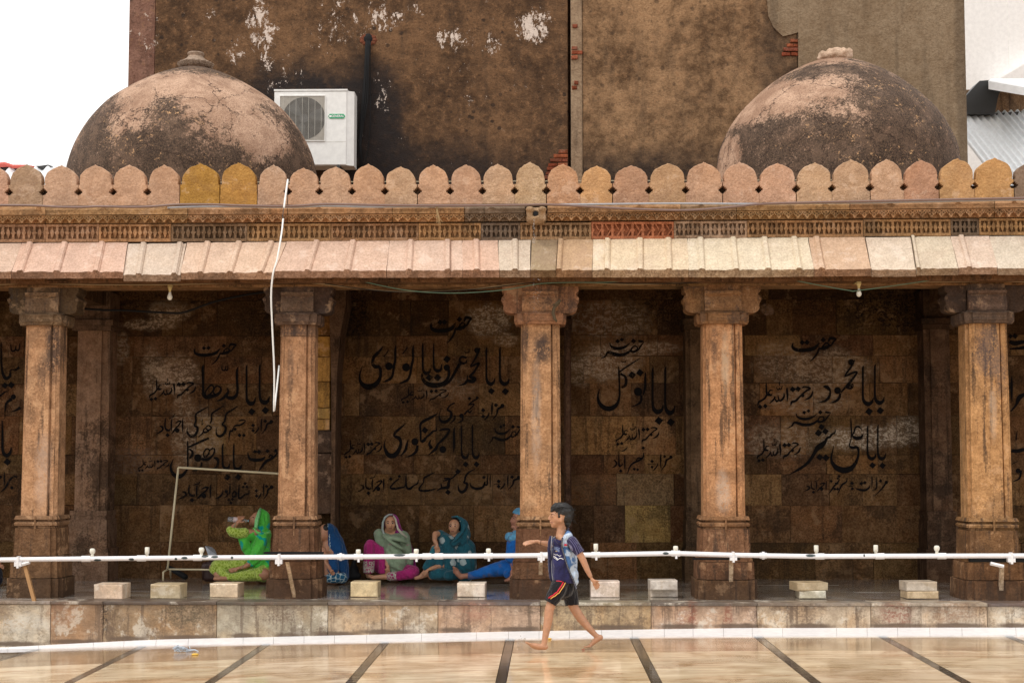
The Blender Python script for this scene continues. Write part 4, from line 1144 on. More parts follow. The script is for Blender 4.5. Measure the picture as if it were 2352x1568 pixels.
for k in range(3):
    a = k * 2.094 + .4; P = []
    for (r, d) in ((.04, -.25), (.24, -.55), (.25, .15), (.10, .3)):
        P.append((gx + .02 + r * math.cos(a + d), gz + r * math.sin(a + d)))
    mb.prism(P, YA - .0075, YA - .006)
mb.tube([(gx + .02, YA - .010, gz), (gx + .02, YA - .006, gz)], .055, 20)
mb.build('fan', plain('ac_fan_blade', (.10, .10, .095), .4), ac)
mb = MB(); n = 40
for k in range(n):
    z = p.z + .012 + (q.z - p.z - .024) * k / (n - 1); mb.box(p.x + .009, q.x - .009, YA - .0135, YA - .0110, z - .0011, z + .0011)
for k in range(7):
    x = p.x + .05 + (q.x - p.x - .1) * k / 6; mb.box(x - .002, x + .002, YA - .0155, YA - .0136, p.z + .009, q.z - .009)
mb.build('wire_grille', M['ac_grille'], ac)
mb = MB(); z = at(700, 326.5, YA).z; mb.box(A0.x + .01, A1.x - .01, YA - .0015, YA + .001, z - .002, z + .002); mb.build('panel_seam', M['ac_grille'], ac)
mb = MB(); c = at(773.5, 267.5, YA); w, h = 20 * YA / FP, 5.4 * YA / FP
mb.prism([(c.x - w, c.z), (c.x - w + .012, c.z - h * .6), (c.x - w + .02, c.z - h), (c.x + w - .02, c.z - h), (c.x + w - .012, c.z - h * .6), (c.x + w, c.z), (c.x + w - .012, c.z + h * .6), (c.x + w - .02, c.z + h), (c.x - w + .02, c.z + h), (c.x - w + .012, c.z + h * .6)], YA - .008, YA + .001)
badge = mb.build('badge', M['ac_green'], ac)
def text_mesh(s, size, loc, m, parent, name='lettering', sx=1.0):
    cu = bpy.data.curves.new('tx', 'FONT'); cu.body = s; cu.size = size; cu.align_x = 'CENTER'; cu.align_y = 'CENTER'; cu.extrude = .0006; cu.offset = size * .012
    o = bpy.data.objects.new('tx', cu); col.objects.link(o)
    dg = bpy.context.evaluated_depsgraph_get()
    me = bpy.data.meshes.new_from_object(o.evaluated_get(dg)); bpy.data.objects.remove(o)
    me.transform(Matrix.Translation(loc) @ Matrix.Rotation(R(90), 4, 'X') @ Matrix.Diagonal((sx, 1, 1, 1)))
    me.name = name; me.materials.clear()
    return link(name, me, m, parent)
text_mesh('GENERAL', .040, (c.x + .012, YA - .0095, c.z), M['white_paint'], badge, sx=.92)
mb = MB(); mb.tube([(c.x - w + .028, YA - .0095, c.z), (c.x - w + .028, YA - .0085, c.z)], .0125, 16); mb.box(c.x - w + .012, c.x - w + .018, YA - .0095, YA - .0085, c.z - .012, c.z + .012); mb.build('emblem', M['white_paint'], badge)
mb = MB()
for x in (A0.x + .12, A1.x - .10):
    mb = MB(); mb.box(x - .02, x + .02, YA - .01, YB + .01, A0.z - .012, A0.z + .019); mb.box(x - .018, x + .018, YB - .05, YB + .01, A0.z - .30, A0.z - .0115); mb.build('wall_bracket', M['soot_metal'], ac)
pass

# ------------------------------------------------------------------ far roofs left and right
def corrugated(name, O, U, V, nu, waves, amp, m, parent=None):
    """sheet from corner O; U runs along the ribs, V across them"""
    mb = MB(); O, U, V = Vector(O), Vector(U), Vector(V); N = U.cross(V).normalized()
    nv = waves * 8; P = []
    for j in range(nv + 1):
        w = math.sin(j / 8 * 2 * math.pi) * amp
        for i in range(nu + 1):
            P.append(O + U * (i / nu) + V * (j / nv) + N * w)
    n1 = nu + 1
    F = [(j * n1 + i, j * n1 + i + 1, (j + 1) * n1 + i + 1, (j + 1) * n1 + i) for j in range(nv) for i in range(nu)]
    mb.add(P, F); b = len(P)
    mb.add([q - N * .004 for q in P], [tuple(reversed(f)) for f in F])
    return mb.build(name, m, parent, True)
Y1 = 23.0
shed = thing('tin_shed', at(2300, 420, 22), 'shed with a sloping corrugated zinc roof and brown sheet wall beyond the right dome', 'shed')
O = at(2170, 262, 23.4); U = at(2330, 470, 21.0) - O; V = at(2480, 248, 23.6) - O
corrugated('roof_sheet', O, U, V, 3, 21, .026, M['tin'], shed)
mb = MB(); a, b = at(2150, 268, 23.7), at(2480, 205, 23.7); mb.box(a.x, b.x, 23.7, 24.0, a.z, b.z); mb.build('sheet_wall', M['tarp'], shed, color=(.34, .24, .16))
mb = MB()
q = [at(2170, 300, 23.5), at(2216, 262, 23.3), at(2352, 252, 23.3), at(2352, 260, 23.3), at(2262, 268, 23.3), at(2222, 282, 23.3)]
mb.prism([(p.x, p.z) for p in q], 23.42, 23.46); mb.build('ridge_flashing', M['soot_metal'], shed)
mb = MB()
q = [(2160, 262), (2215, 262), (2232, 238), (2262, 190), (2380, 184), (2380, 206), (2352, 210), (2292, 206), (2300, 262)]
q = [(2222, 262), (2215, 225), (2250, 186), (2276, 184), (2300, 200), (2292, 225), (2285, 262)]
mb.prism([(at(x, y, 23.2).x, at(x, y, 23.2).z) for x, y in q][::-1], 23.2, 23.6); mb.build('gable_sheet', M['soot_metal'], shed)
mb = MB()
P = [at(2270, 186.5, 22.2), at(2400, 209, 22.0), at(2400, 181, 24.5), at(2276, 181, 24.5)]
mb.add(P + [p + Vector((0, 0, -.12)) for p in P], [(0, 1, 2, 3), (7, 6, 5, 4), (0, 4, 5, 1), (1, 5, 6, 2), (2, 6, 7, 3), (3, 7, 4, 0)]); mb.build('upper_roof_sheet', M['tin'], shed)
whb = thing('white_building', at(2300, 180, 30), 'bright whitewashed sheet-clad building at the upper right, beyond the tall brown one', 'building')
for i, (x0, x1) in enumerate(((2180, 2268), (2268.5, 2318), (2318.5, 2420), (2420.5, 2560))):
    mb = MB(); a, b = at(x0, 186, 28), at(x1, -300, 28); mb.box(a.x, b.x, 28 + .01 * (i % 2), 31, -.3, b.z); mb.build('wall_sheet', M['far_white'], whb)
mb = MB(); P = [at(2292, 184, 27.6), at(2400, 118, 27.6), at(2400, 186, 27.6)]
mb.prism([(p.x, p.z) for p in P][::-1], 27.6, 27.99); mb.build('lean_to_sheet', M['far_white'], whb)
shl = thing('zinc_roof', at(60, 430, 22), 'corrugated zinc roof weighed down by dark and red sheets, low at the left edge', 'roof')
O = at(200, 372, 23.5); U = at(90, 520, 21.2) - O; V = at(-140, 376, 23.5) - O
corrugated('roof_sheet', O, U, V, 3, 12, .035, M['tin'], shl)
mb = MB(); q = [(8, 391), (-60, 395), (-60, 388), (-10, 386), (30, 384), (68, 385), (68, 393), (125, 390), (126, 381), (118, 380), (95, 383), (60, 384)]
q = [(-60, 388), (30, 383), (95, 382.5), (113, 379.5), (121, 383), (112, 391), (95, 388), (60, 391), (30, 395), (-60, 398)]
mb.prism([(at(x, y, 23.3).x, at(x, y, 23.3).z) for x, y in q][::-1], 23.25, 23.45); mb.build('dark_sheet', M['soot_metal'], shl)
mb = MB(); mb.tube([at(x, y, 23.2) for x, y in ((-60, 380), (-10, 380), (10, 378), (18, 379), (30, 383), (60, 382), (78, 384))], [.03, .04, .04, .03, .03, .025, .015], 8); mb.build('red_sheet', M['red_cloth'], shl, True)

# ------------------------------------------------------------------ conduits, wires, cables
def line(name, pts, r, m, label, cat, Y=None, n=8, group=None, sub=3):
    P = [at(p[0], p[1], p[2] if len(p) > 2 else Y) for p in pts]
    Q = []
    for i in range(len(P) - 1):
        p0, p1, p2, p3 = P[max(i - 1, 0)], P[i], P[i + 1], P[min(i + 2, len(P) - 1)]
        for q in range(sub):
            t_ = q / sub
            Q.append(.5 * ((2 * p1) + (p2 - p0) * t_ + (2 * p0 - 5 * p1 + 4 * p2 - p3) * t_ * t_ + (3 * p1 - p0 - 3 * p2 + p3) * t_ ** 3))
    Q.append(P[-1])
    mb = MB(); mb.tube(Q, r, n); o = mb.build(name, m, None, True)
    return tag(o, label, cat, group)
YQ = 14.515
line('brown_conduit', [(-200, 471), (0, 471.5), (73, 472), (132, 475.3), (190, 475.8), (227, 474.2), (293, 475.6), (344, 474.6), (396, 470.5), (433, 469.6), (498, 470), (550, 472), (664, 473.6), (746, 469), (850, 471), (917, 471.7), (1054, 472.3), (1204, 470.7), (1256, 470), (1327, 473), (1430, 479), (1550, 483), (1616, 481), (1685, 475), (1760, 468), (1951, 463.3), (2352, 455), (2600, 451)],
     .0115, M['brown_pipe'], 'long brown plastic conduit running on top of the cornice, dipping right of the spout', 'conduit', YQ - .02)
line('grey_conduit', [(385, 477.5), (433, 475.5), (515, 474.6), (584, 475.4), (664, 476), (746, 473.4), (850, 475.5), (917, 475), (1054, 474.6), (1200, 473), (1259, 470.6), (1430, 468.5), (1548, 467.4), (1753, 468.6), (1856, 467), (2060, 464.5), (2283, 459.6), (2352, 458.9), (2600, 455)],
     .0095, M['grey_pipe'], 'long pale grey conduit running along the cornice behind the brown one', 'conduit', YQ + .012)
line('white_conduit', [(661, 413, 14.62), (656.5, 445, 14.50), (652, 478, 14.40)], .0095, M['white_cable'], 'short upper length of white conduit on the parapet between two merlons', 'conduit', n=10)
line('steel_wire', [(652, 477, 14.40), (650, 490, 14.36), (649.5, 504, 14.33)], .0035, M['soot_metal'], 'bare wire joining the two white conduits in front of the cornice', 'wire', n=6)
line('hanging_conduit', [(650.4, 502.7, 14.33), (648, 526, 14.27), (644.5, 550.5, 14.2), (640, 577, 14.16), (635, 602, 14.12), (629, 620, 14.1), (625.5, 640, 14.1), (622.7, 681, 14.12), (625.5, 756, 14.16), (630, 858, 14.2), (629, 944, 14.24), (633, 915, 14.3), (637, 879, 14.42), (641, 840, 14.58)],
     .0085, M['white_cable'], 'long white flexible conduit hanging down in front of the second column and doubling back', 'conduit', n=10)
line('beige_wire', [(-100, 655), (0, 653.5), (72, 650.6), (205, 653.5), (376, 653.5), (520, 650), (632, 647.7), (673, 646.7), (746, 652.5), (815, 661.5), (917, 669.5), (1054, 667), (1156, 655), (1235, 646), (1327, 648), (1440, 653), (1550, 650), (1674, 642.5), (1800, 646), (1958, 644.5), (2150, 647), (2283, 645.5), (2352, 647), (2500, 650)],
     .0055, M['beige_wire'], 'long beige cable looping from column to column below the eave', 'cable', 14.56)
line('green_wire', [(791, 636), (850, 650), (917, 664), (980, 671), (1044, 673), (1110, 670), (1174, 663.5), (1242, 651), (1320, 648.5), (1396, 648), (1498, 639)], .0045, M['green_wire'], 'green cable sagging under the eave left of the middle column', 'cable', 14.48)
line('green_wire', [(1787, 636), (1872, 653), (1951, 667), (1972, 667), (2095, 650), (2197, 634)], .0045, M['green_wire'], 'green cable sagging in a shallow V behind the right-hand light bulb', 'cable', 14.47)
line('black_cable', [(180, 708), (239, 712), (290, 713), (393, 718.5), (427, 716), (495, 692), (581, 674), (640, 668)], .011, M['black'], 'thick black cable slung inside the gallery above the left inscription', 'cable', 15.4)
line('black_cable', [(746, 651), (860, 667), (960, 671), (1100, 664), (1235, 648.5), (1400, 650), (1550, 651), (1674, 642)], .004, M['black'], 'thin black cable tangled with the green one in the middle bay', 'cable', 14.53)
mb = MB()
for k in range(9):
    x = 1003 + random.uniform(-1.5, 1.5)
    P = [at(x, 472, 14.52), at(x + random.uniform(-1, 3), 485, 14.50), at(x + 3 + random.uniform(-3, 4), 500, 14.50), at(x + 6 + random.uniform(-8, 8), 512 + random.uniform(-6, 6), 14.51)]
    mb.tube(P, .0018, 4)
tag(mb.build('straw_tuft', M['straw']), 'dry straw wisp hanging over the cornice left of the water spout', 'straw')
for (x, y0, lab) in ((390.5, 660, 'round white light bulb under the eave in the left bay'), (1972.5, 652, 'round white light bulb under the eave in the right bay by the green cable')):
    Yb = 14.50 if x > 1000 else 14.60
    b = thing('light_bulb', at(x, y0, Yb), lab, 'light bulb', 'light bulbs hanging under the eave'); s = Yb / FP; c = at(x, y0, Yb)
    mb = MB(); mb.lathe([(2.5 * s, c.z - 12 * s), (3.2 * s, c.z - 6 * s), (5 * s, c.z - 2 * s), (6 * s, c.z + 2 * s), (4 * s, c.z + 3 * s)], c.x, Yb, 16); mb.build('socket', M['brass'], b, True)
    mb = MB(); mb.lathe([(.5 * s, c.z - 30 * s), (4 * s, c.z - 28.5 * s), (6 * s, c.z - 24.5 * s), (5.8 * s, c.z - 21 * s), (4.4 * s, c.z - 17.5 * s), (3.4 * s, c.z - 15 * s), (3.0 * s, c.z - 11 * s)], c.x, Yb, 20); mb.build('glass_globe', M['bulbglass'], b, True)
    mb = MB(); mb.box(c.x - .02, c.x + .02, Yb - .015, YC - .165, c.z + 3 * s, c.z + 5 * s); mb.build('mount', M['brass'], b)

# ------------------------------------------------------------------ stone water spout and its trickle
sp_o = thing('water_spout', at(1231, 492, 14.5), 'pale carved stone spout projecting from the cornice and dripping rainwater', 'water spout')
s = 14.45 / FP; c = at(1231, 492, 14.45)
prims = [('c', (c.x - 10 * s, c.y + .05, c.z + 5 * s), 13 * s, (c.x + 10 * s, c.y + .05, c.z + 5 * s), 13 * s), ('c', (c.x - 10 * s, c.y + .05, c.z - 6 * s), 12 * s, (c.x + 12 * s, c.y + .05, c.z - 6 * s), 12 * s), ('c', (c.x - 12 * s, c.y + .2, c.z), 16 * s, (c.x + 12 * s, c.y + .2, c.z), 16 * s), ('e', (c.x, c.y + .08, c.z - 8 * s), (22 * s, .10, 13 * s)),
         ('e', (c.x - 14 * s, c.y + .02, c.z + 12 * s), (10 * s, .06, 7 * s)), ('e', (c.x + 15 * s, c.y + .02, c.z + 12 * s), (10 * s, .06, 7 * s)), ('e', (c.x, c.y + .2, c.z), (25 * s, .16, 20 * s))]
hc = Vector((c.x - 1 * s, c.y - .05, c.z + 1.5 * s))
def dent(co, n):
    d = ((co.x - hc.x) ** 2 + (co.z - hc.z) ** 2) ** .5
    k = .004 * noise.noise(co * 30)
    if co.y < hc.y + .09 and d < 6.5 * s: return k - .05 * (1 - (d / (6.5 * s)) ** 4)
    return k
fused('spout_block', prims, .008, M['merlon'], sp_o, 2, dent, color=(.36, .25, .155))
mb = MB(); mb.tube([(hc.x, c.y - .012, hc.z), (hc.x, c.y + .02, hc.z)], 5.5 * s, 14); mb.build('spout_mouth', M['black'], sp_o)
mb = MB(); random.seed(5)
for k in range(46):
    y = random.uniform(504, 560); w = 1 + (y - 504) * .07
    mb.ball(at(1226.5 + random.gauss(0, w * .5), y, 14.36 + random.uniform(-.02, .02)), random.uniform(.0018, .0042), 6, 4, (1, 1, 1.8))
for k in range(40):
    x = random.choice([1226, 1231, 1236, 1240, 1228]); mb.ball(at(x + random.gauss(0, 1), random.uniform(640, 716), 14.3), random.uniform(.0016, .0035), 6, 4, (1, 1, 1.6))
tag(mb.build('falling_drops', M['water'], None, True), 'drops of rainwater falling from the stone spout', 'water drops', kind='stuff')

# ------------------------------------------------------------------ white water pipe with taps
YPi = 14.35
rp_ = [(-220, 1288), (0, 1284.8), (205, 1282.4), (478, 1280), (804, 1278), (1156, 1275.6), (1259, 1274.6), (1362, 1273.5), (1550, 1270), (1685, 1274), (1856, 1277), (2061, 1276.3), (2352, 1275.6), (2580, 1275)]
pipe = thing('water_pipe', at(1176, 1276, YPi), 'long white plastic water pipe with taps and peeling paint in front of the platform', 'water pipe')
Pp = [at(x, y, YPi) for x, y in rp_]
mb = MB(); mb.tube([(p.x, p.y, p.z) for p in Pp], 5.6 * YPi / FP, 14); mb.build('pipe_run', M['pipe'], pipe, True)
py = lambda x: lerp_t(rp_, x)
s = YPi / FP
def fitting(name, x, w, r, m=None):
    mb = MB(); a, b = at(x - w, py(x - w), YPi), at(x + w, py(x + w), YPi)
    mb.tube([a, b], r * s, 14); return mb.build(name, m or M['white_paint'], pipe, False)
for x in (198, 325, 454, 823, 951, 980.6, 1008, 1121.8, 1368.6, 1552, 1883, 2021, 2163, 1252): fitting('tee_joint', x, 10, 7.1)
for x in (782.7, 1904 - 151): fitting('union_joint', x, 8, 6.9); fitting('union_ring', x, 2.6, 9.0)
def tap(x, kind, nozzle=True, h=14):
    c = at(x, py(x), YPi); z = lambda d: c.z + d * s
    mb = MB()
    if kind == 'round': pr = [(3.6, 5), (3.6, 11), (5.6, 13), (6.6, 17), (6.4, 20), (4.8, 23), (1.5, 23.6)]
    elif kind == 'square': pr = [(3.4, 5), (3.4, 10), (5.0, 10.5), (5.2, 16), (5.2, 24), (4.8, 25), (1, 25.2)]
    else: pr = [(3.6, 5), (4.6, 7), (5.6, 9), (5.8, 13), (5.0, 16.5), (1, 17)]
    mb.lathe([(r * s, z(d)) for r, d in pr], c.x, YPi, 10 if kind == 'round' else 14)
    mb.build('tap_knob', plain('tap_ivory', (.80, .78, .68), .35) if 'tapm' not in M else M['tapm'], pipe, kind != 'round')
    if nozzle:
        mb = MB(); mb.tube([(c.x + 1 * s, YPi - .012, z(-4)), (c.x + 1 * s, YPi - .014, z(-12))], 2.7 * s, 10); mb.build('tap_nozzle', M['white_paint'], pipe)
M['tapm'] = plain('tap_ivory', (.80, .78, .68), .35)
for x, kd, nz in ((212, 'round', 0), (337.7, 'square', 0), (462.5, 'round', 0), (823, 'low', 1), (956, 'low', 1), (1122, 'low', 1), (1368.6, 'square', 1), (1552, 'low', 1), (1875, 'square', 0), (2011.8, 'square', 0), (2152, 'round', 0)): tap(x, kd, nz)
def post(x0, y0, x1, y1, w, m, name='support_post'):
    mb = MB(); a = at(x0, y0, YPi + .03); b = on_z(x1, y1, ZP)
    if b.y < YR + .02: b = at(x1, y1, YR + .03); b.z = ZP
    b.z = ZP - .001; h = w / 2 * s
    fr = [(b.x - h, b.y - h, b.z), (b.x + h, b.y - h, b.z), (a.x + h, a.y - h, a.z), (a.x - h, a.y - h, a.z)]
    bk = [(b.x - h, b.y + h, b.z), (b.x + h, b.y + h, b.z), (a.x + h, a.y + h, a.z), (a.x - h, a.y + h, a.z)]
    mb.hexa(fr, bk); return mb.build(name, m, pipe)
M['post'] = stone('rusty_white_post', stain=.4, stain_c=(.3, .16, .08), streak=.3, light=.3, bump=.2, sscale=4)
for a in ((57, 1296, 79, 1381), (660, 1290, 677, 1373)): post(*a, 8, M['wood']) if a[0] < 100 else post(*a, 8, M['post']).__setattr__('color', (.55, .42, .28, 1))
for a in ((1242, 1281, 1241, 1369), (1679.6, 1284, 1678, 1373), (2301, 1300, 2298, 1376)): post(*a, 9, M['post']).color = (.6, .5, .38, 1)
for (x, d) in ((43, 6), (641, 6), (1243, 2), (1684, 3), (2322, 5)):
    mb = MB(); c = at(x, py(x) + 3, YPi); mb.box(c.x - 8 * s, c.x + 8 * s, YPi - .03, YPi + .035, c.z - (6 + d) * s, c.z - 2 * s)
    mb.box(c.x - 2.4 * s, c.x + 2.4 * s, YPi - .034, YPi + .036, c.z - (10 + d) * s, c.z + 10.5 * s); mb.build('clamp', M['white_paint'], pipe)
mb = MB(); a, b = at(2275, 1293, YPi), at(2305, 1300, YPi); mb.tube([a, b], 4.5 * s, 6); mb.build('clamp_arm', M['white_paint'], pipe)
mb = MB(); a, b = at(48, 1296, YPi), at(68, 1290, YPi); mb.tube([a, b], 5 * s, 6); mb.build('clamp_arm', M['white_paint'], pipe)
for (x0, x1, y, h) in ((606, 742, 1269.5, 2.4), (1592, 1700, 1283, 2.0), (2228, 2420, 1286, 4.0)):  # plain black strips behind the pipe at three columns
    mb = MB(); a, b = at(x0, y + h, 14.42), at(x1, y - h, 14.42); mb.box(a.x, b.x, 14.42, 14.475, a.z, b.z); mb.build('black_strip', M['black'], pipe)

# ------------------------------------------------------------------ marble stools on the platform edge
def stool(x0, x1, ytop, ybot, lab, side=1, zb=None, tone=(.70, .60, .45), yaw=.0, name='marble_stool'):
    Yf = 1.325 * FP / (max(ybot, 1360) - 1049) if zb is None else None
    if Yf is None: Yf = 14.62
    a, b = at(x0, ybot, Yf), at(x1, ytop, Yf)
    z0 = (ZP + .001) if zb is None else zb; z1 = CAMZ + (1049 - ytop) * Yf / FP
    w = b.x - a.x; cxm = (a.x + b.x) / 2
    mb = MB(); mb.block(-w / 2, w / 2, 0, .24, 0, z1 - z0, .007, .003)
    o = mb.build(name, M['marble'], None, color=vary(tone, .06))
    o.location = (cxm, Yf, z0); o.rotation_euler = (0, 0, yaw)
    tag(o, lab, 'stool', 'marble stool blocks along the platform edge')
    return z1, Yf
stool(214.6, 282, 1339.5, 1373, 'tan marble block, first stool from the left column', yaw=-.05)
stool(344.5, 414, 1339.5, 1372, 'tan marble block with ochre stains under the leaning metal frame', tone=(.66, .53, .36), yaw=-.05)
stool(481, 547, 1338, 1369, 'marble block in front of the woman in green', tone=(.66, .55, .40), yaw=-.05)
stool(805, 867, 1334, 1367, 'yellow-stained marble block in front of the woman in pink trousers', tone=(.70, .57, .36), yaw=-.03)
stool(1050, 1114, 1336, 1367, 'cream marble block in front of the bare foot of the woman in blue', tone=(.74, .67, .54), yaw=-.03)
stool(1356.6, 1423, 1331.6, 1367, 'pale clean marble block right behind the boy\'s hand', tone=(.84, .78, .68), yaw=.02)
z1, _ = stool(1494, 1557, 1348, 1366, 'lower slab of the two-slab stool right of the boy', tone=(.66, .64, .58), yaw=.03)
stool(1494, 1557, 1329, 1348, 'upper slab of the two-slab stool right of the boy', zb=z1 + .001, tone=(.66, .62, .54), yaw=.04)
z1, _ = stool(1836, 1897, 1351.5, 1369, 'lower slab of the rough stack right of the orange-brown column', tone=(.56, .56, .46), yaw=.0)
stool(1830, 1903.5, 1333, 1351.5, 'upper tan slab of the rough stack right of the orange-brown column', zb=z1 + .001, tone=(.50, .42, .29), yaw=.16)
z1, _ = stool(2084, 2156.5, 1352, 1369, 'lower yellowish slab of the stack left of the rightmost column', tone=(.60, .50, .34), yaw=.05)
stool(2082, 2153.7, 1331, 1352, 'upper grey-white slab of the stack left of the rightmost column', zb=z1 + .001, tone=(.58, .52, .43), yaw=.07)

# ------------------------------------------------------------------ leaning iron frame, bags, bundle
fr_ = thing('metal_frame', at(400, 1320, 16.2), 'tall cream-painted iron frame leaning askew in the left bay behind the woman in green', 'metal frame')
def bar(pts, r=.0095, name='frame_bar'):
    mb = MB(); mb.tube([at(*p) for p in pts], r, 8); mb.build(name, M['iron'], fr_, True)
bar([(409.5, 1073, 16.15), (384.8, 1306, 16.05)], .0115); bar([(409.5, 1073, 16.15), (660, 1088.5, 16.15)], .0115)
bar([(386, 1306.6, 16.05), (640, 1309.5, 16.1)]); bar([(660, 1088.5, 16.15), (640, 1309.5, 16.1)])
bar([(386, 1306, 16.05), (375, 1313, 15.9), (374.5, 1333, 15.9)], .009, 'frame_foot'); bar([(391, 1307, 16.1), (392.5, 1326, 16.6)], .009, 'frame_foot'); bar([(640, 1309.5, 16.1), (640, 1334, 16.2)], .009, 'frame_foot')
fused('dark_bundle', [('c', at(385, 1302, 16.7), .028, at(400, 1309, 16.5), .03), ('c', at(400, 1309, 16.5), .03, at(425, 1324, 16.4), .034)], .01, M['black'])
tag(bpy.data.objects['dark_bundle'], 'long black rolled bundle on the floor behind the foot of the iron frame', 'bundle')
M['leather'] = plain('dark_brown_leather', (.045, .018, .015), .4)
s = 16.25 / FP
def pp_(x, y, d=0, Y=16.25): return at(x, y, Y + d)
bag = thing('handbag', pp_(480, 1335), 'dark brown handbag standing behind the knee of the woman in green', 'handbag')
fused('bag_body', [('c', pp_(474, 1300, .1), 12 * s, pp_(474, 1326, .1), 9 * s), ('c', pp_(500, 1300, .1), 12 * s, pp_(500, 1326, .1), 9 * s), ('c', pp_(487, 1298, .1), 13 * s, pp_(487, 1326, .1), 10 * s), ('c', pp_(474, 1326, .1), 9 * s, pp_(500, 1326, .1), 9 * s)], .012, M['leather'], bag)
mb = MB(); mb.tube([pp_(466, 1330, .04), pp_(468, 1305, .02), pp_(482, 1285, .02), pp_(498, 1300, .02)], .006, 6); mb.build('bag_handle', M['leather'], bag, True)
t = NT('thin_plastic_film'); M['film'] = t.bsdf((.62, .66, .74, 1), .25, t.bump(t.noise(t.P(), 25, 4), .8, .01), Transmission_Weight=.35)
mb = MB()
P = [pp_(470.5, 1253, .05), pp_(478, 1274, .0), pp_(499, 1275, .0), pp_(494, 1262, .08), pp_(487, 1256, .1), pp_(476, 1253, .12), pp_(482, 1275, .14), pp_(483, 1263, -.02), pp_(499, 1276, .13)]
mb.add(P, [(0, 1, 7), (1, 2, 7), (2, 3, 7), (3, 4, 7), (4, 0, 7), (0, 5, 6), (0, 6, 1), (5, 4, 6), (4, 8, 6), (3, 8, 4), (3, 2, 8), (1, 6, 8), (1, 8, 2)])
o = mb.build('plastic_bag', M['film'], None); tag(o, 'thin translucent plastic bag resting on the brown handbag', 'plastic bag')
fused('dark_bag', [('e', pp_(813, 1312, .25), (12 * s, .09, 17 * s)), ('c', pp_(812, 1300, .25), 7 * s, pp_(814, 1288, .25), 5 * s), ('c', pp_(806, 1322, .2), 9 * s, pp_(822, 1322, .2), 8 * s)], .01, M['black'])
tag(bpy.data.objects['dark_bag'], 'small black bag on the floor between the blue-veiled woman and the one in pink', 'bag')

# ------------------------------------------------------------------ litter on the wet floor
def fl(px, py_):
    p = on_z(px, py_, 0); p = on_z(px, py_, zfl(p.x)); return p
c = fl(415, 1497); random.seed(9)
mb = MB()
for k in range(34):
    a = random.uniform(0, 6.28); r = random.uniform(.01, .085)
    p0 = Vector((c.x + r * math.cos(a), c.y + r * .5 * math.sin(a), c.z + random.uniform(.004, .05)))
    p1 = Vector((c.x + random.uniform(-.07, .07), c.y + random.uniform(-.03, .03), c.z + random.uniform(.004, .06)))
    mb.tube([p0, (p0 + p1) / 2 + Vector((0, 0, random.uniform(0, .02))), p1], .0035, 5)
mb.tube([c + Vector((.05, 0, .012)), c + Vector((.12, .01, .02)), c + Vector((.155, 0, .008))], [.014, .008, .004], 6)
tag(mb.build('crumpled_netting', plain('pale_blue_netting', (.45, .52, .60), .4), None), 'crumpled pale blue netting lying on the wet floor at the left', 'litter')
def petal(px, py_, w, colr, lab, name='petal', d=.012):
    c = fl(px, py_)
    mb = MB(); mb.ball((c.x, c.y, c.z + d * .6), w, 10, 6, (1, .7, .35))
    tag(mb.build(name, plain(name + '_' + str(int(px)), colr, .5), None, True), lab, 'petal')
petal(448, 1504, .032, (.72, .45, .06), 'large yellow petal on the wet floor beside the netting')
petal(1262, 1468, .022, (.75, .42, .03), 'orange petal by the skirting behind the boy\'s front foot')
petal(1339.6, 1493, .014, (.35, .06, .03), 'tiny red petal on the floor below the boy\'s back foot')
petal(417, 1428 + 61, .010, (.5, .2, .05), 'brown flake of leaf on the floor near the netting', 'leaf')
mb = MB()
for k in range(26):
    t_ = random.random(); mb.ball(fl(1188 + 18 * t_ + random.gauss(0, 3), 1478) + Vector((0, random.uniform(-.3, 0), random.uniform(.01, .03 + .05 * t_))), random.uniform(.003, .0065), 6, 4)
tag(mb.build('splash_drops', M['water'], None, True), 'water drops kicked up in front of the boy\'s toes', 'water drops', kind='stuff')
# ------------------------------------------------------------------ painted Urdu lettering on the back wall
# pen strokes: (x, y, pen width) in sheets measured off the wall; 'd' lozenge dots, 'o' round heads
def S(txt): return [tuple(float(v) for v in p.split(',')) for p in txt.split()]
G = {}
G['HZ'] = ((960, 140, 1655, 485), [S('975,215,12 965,270,30 1010,310,45 1100,325,48 1220,315,50 1310,290,45 1360,240,25 1382,215,8'), S('1390,285,30 1370,320,25 1340,380,25 1290,440,20 1235,485,6'),
    S('1385,300,20 1440,295,45 1510,275,40 1530,240,22 1500,215,20 1460,235,18 1430,285,25'), S('1520,265,30 1570,245,20 1600,200,25 1640,160,20 1600,150,35 1550,150,35 1520,200,15')], S('1118,210,32 1192,208,32 1442,172,32'), [])
G['RAH'] = ((225, 695, 990, 1070), [S('985,825,8 970,880,28 935,920,26 870,950,8'), S('840,780,15 880,765,25 950,785,25 900,820,22 850,860,22 800,910,24 750,960,30 700,975,30 685,1025,8'), S('635,770,8 632,810,28 640,880,26 635,970,8'),
    S('590,845,8 592,900,26 560,945,28 530,955,20 515,915,16 510,880,8'), S('515,950,20 490,965,26 470,930,14 455,890,8'), S('475,900,12 440,950,24 390,995,8'), S('492,770,10 500,800,14 525,800,14 530,770,8'), S('530,800,14 555,795,14 568,745,8'),
    S('528,695,12 530,750,12'), S('440,820,10 405,812,18 380,845,18 400,880,28 430,870,16'), S('350,715,8 350,780,22 358,870,24 395,880,24'), S('358,870,24 330,920,26 290,950,26 245,975,26 232,1020,10')], S('712,800,38 785,795,36 265,1040,30 335,1030,30'), S('850,885,24'))
G['BA'] = ((2010, 465, 2185, 1275), [S('2035,470,8 2022,520,30 2022,700,30 2022,950,32 2040,1050,50 2100,1095,68 2160,1060,40 2180,990,8')], S('2115,1218,56'), [])
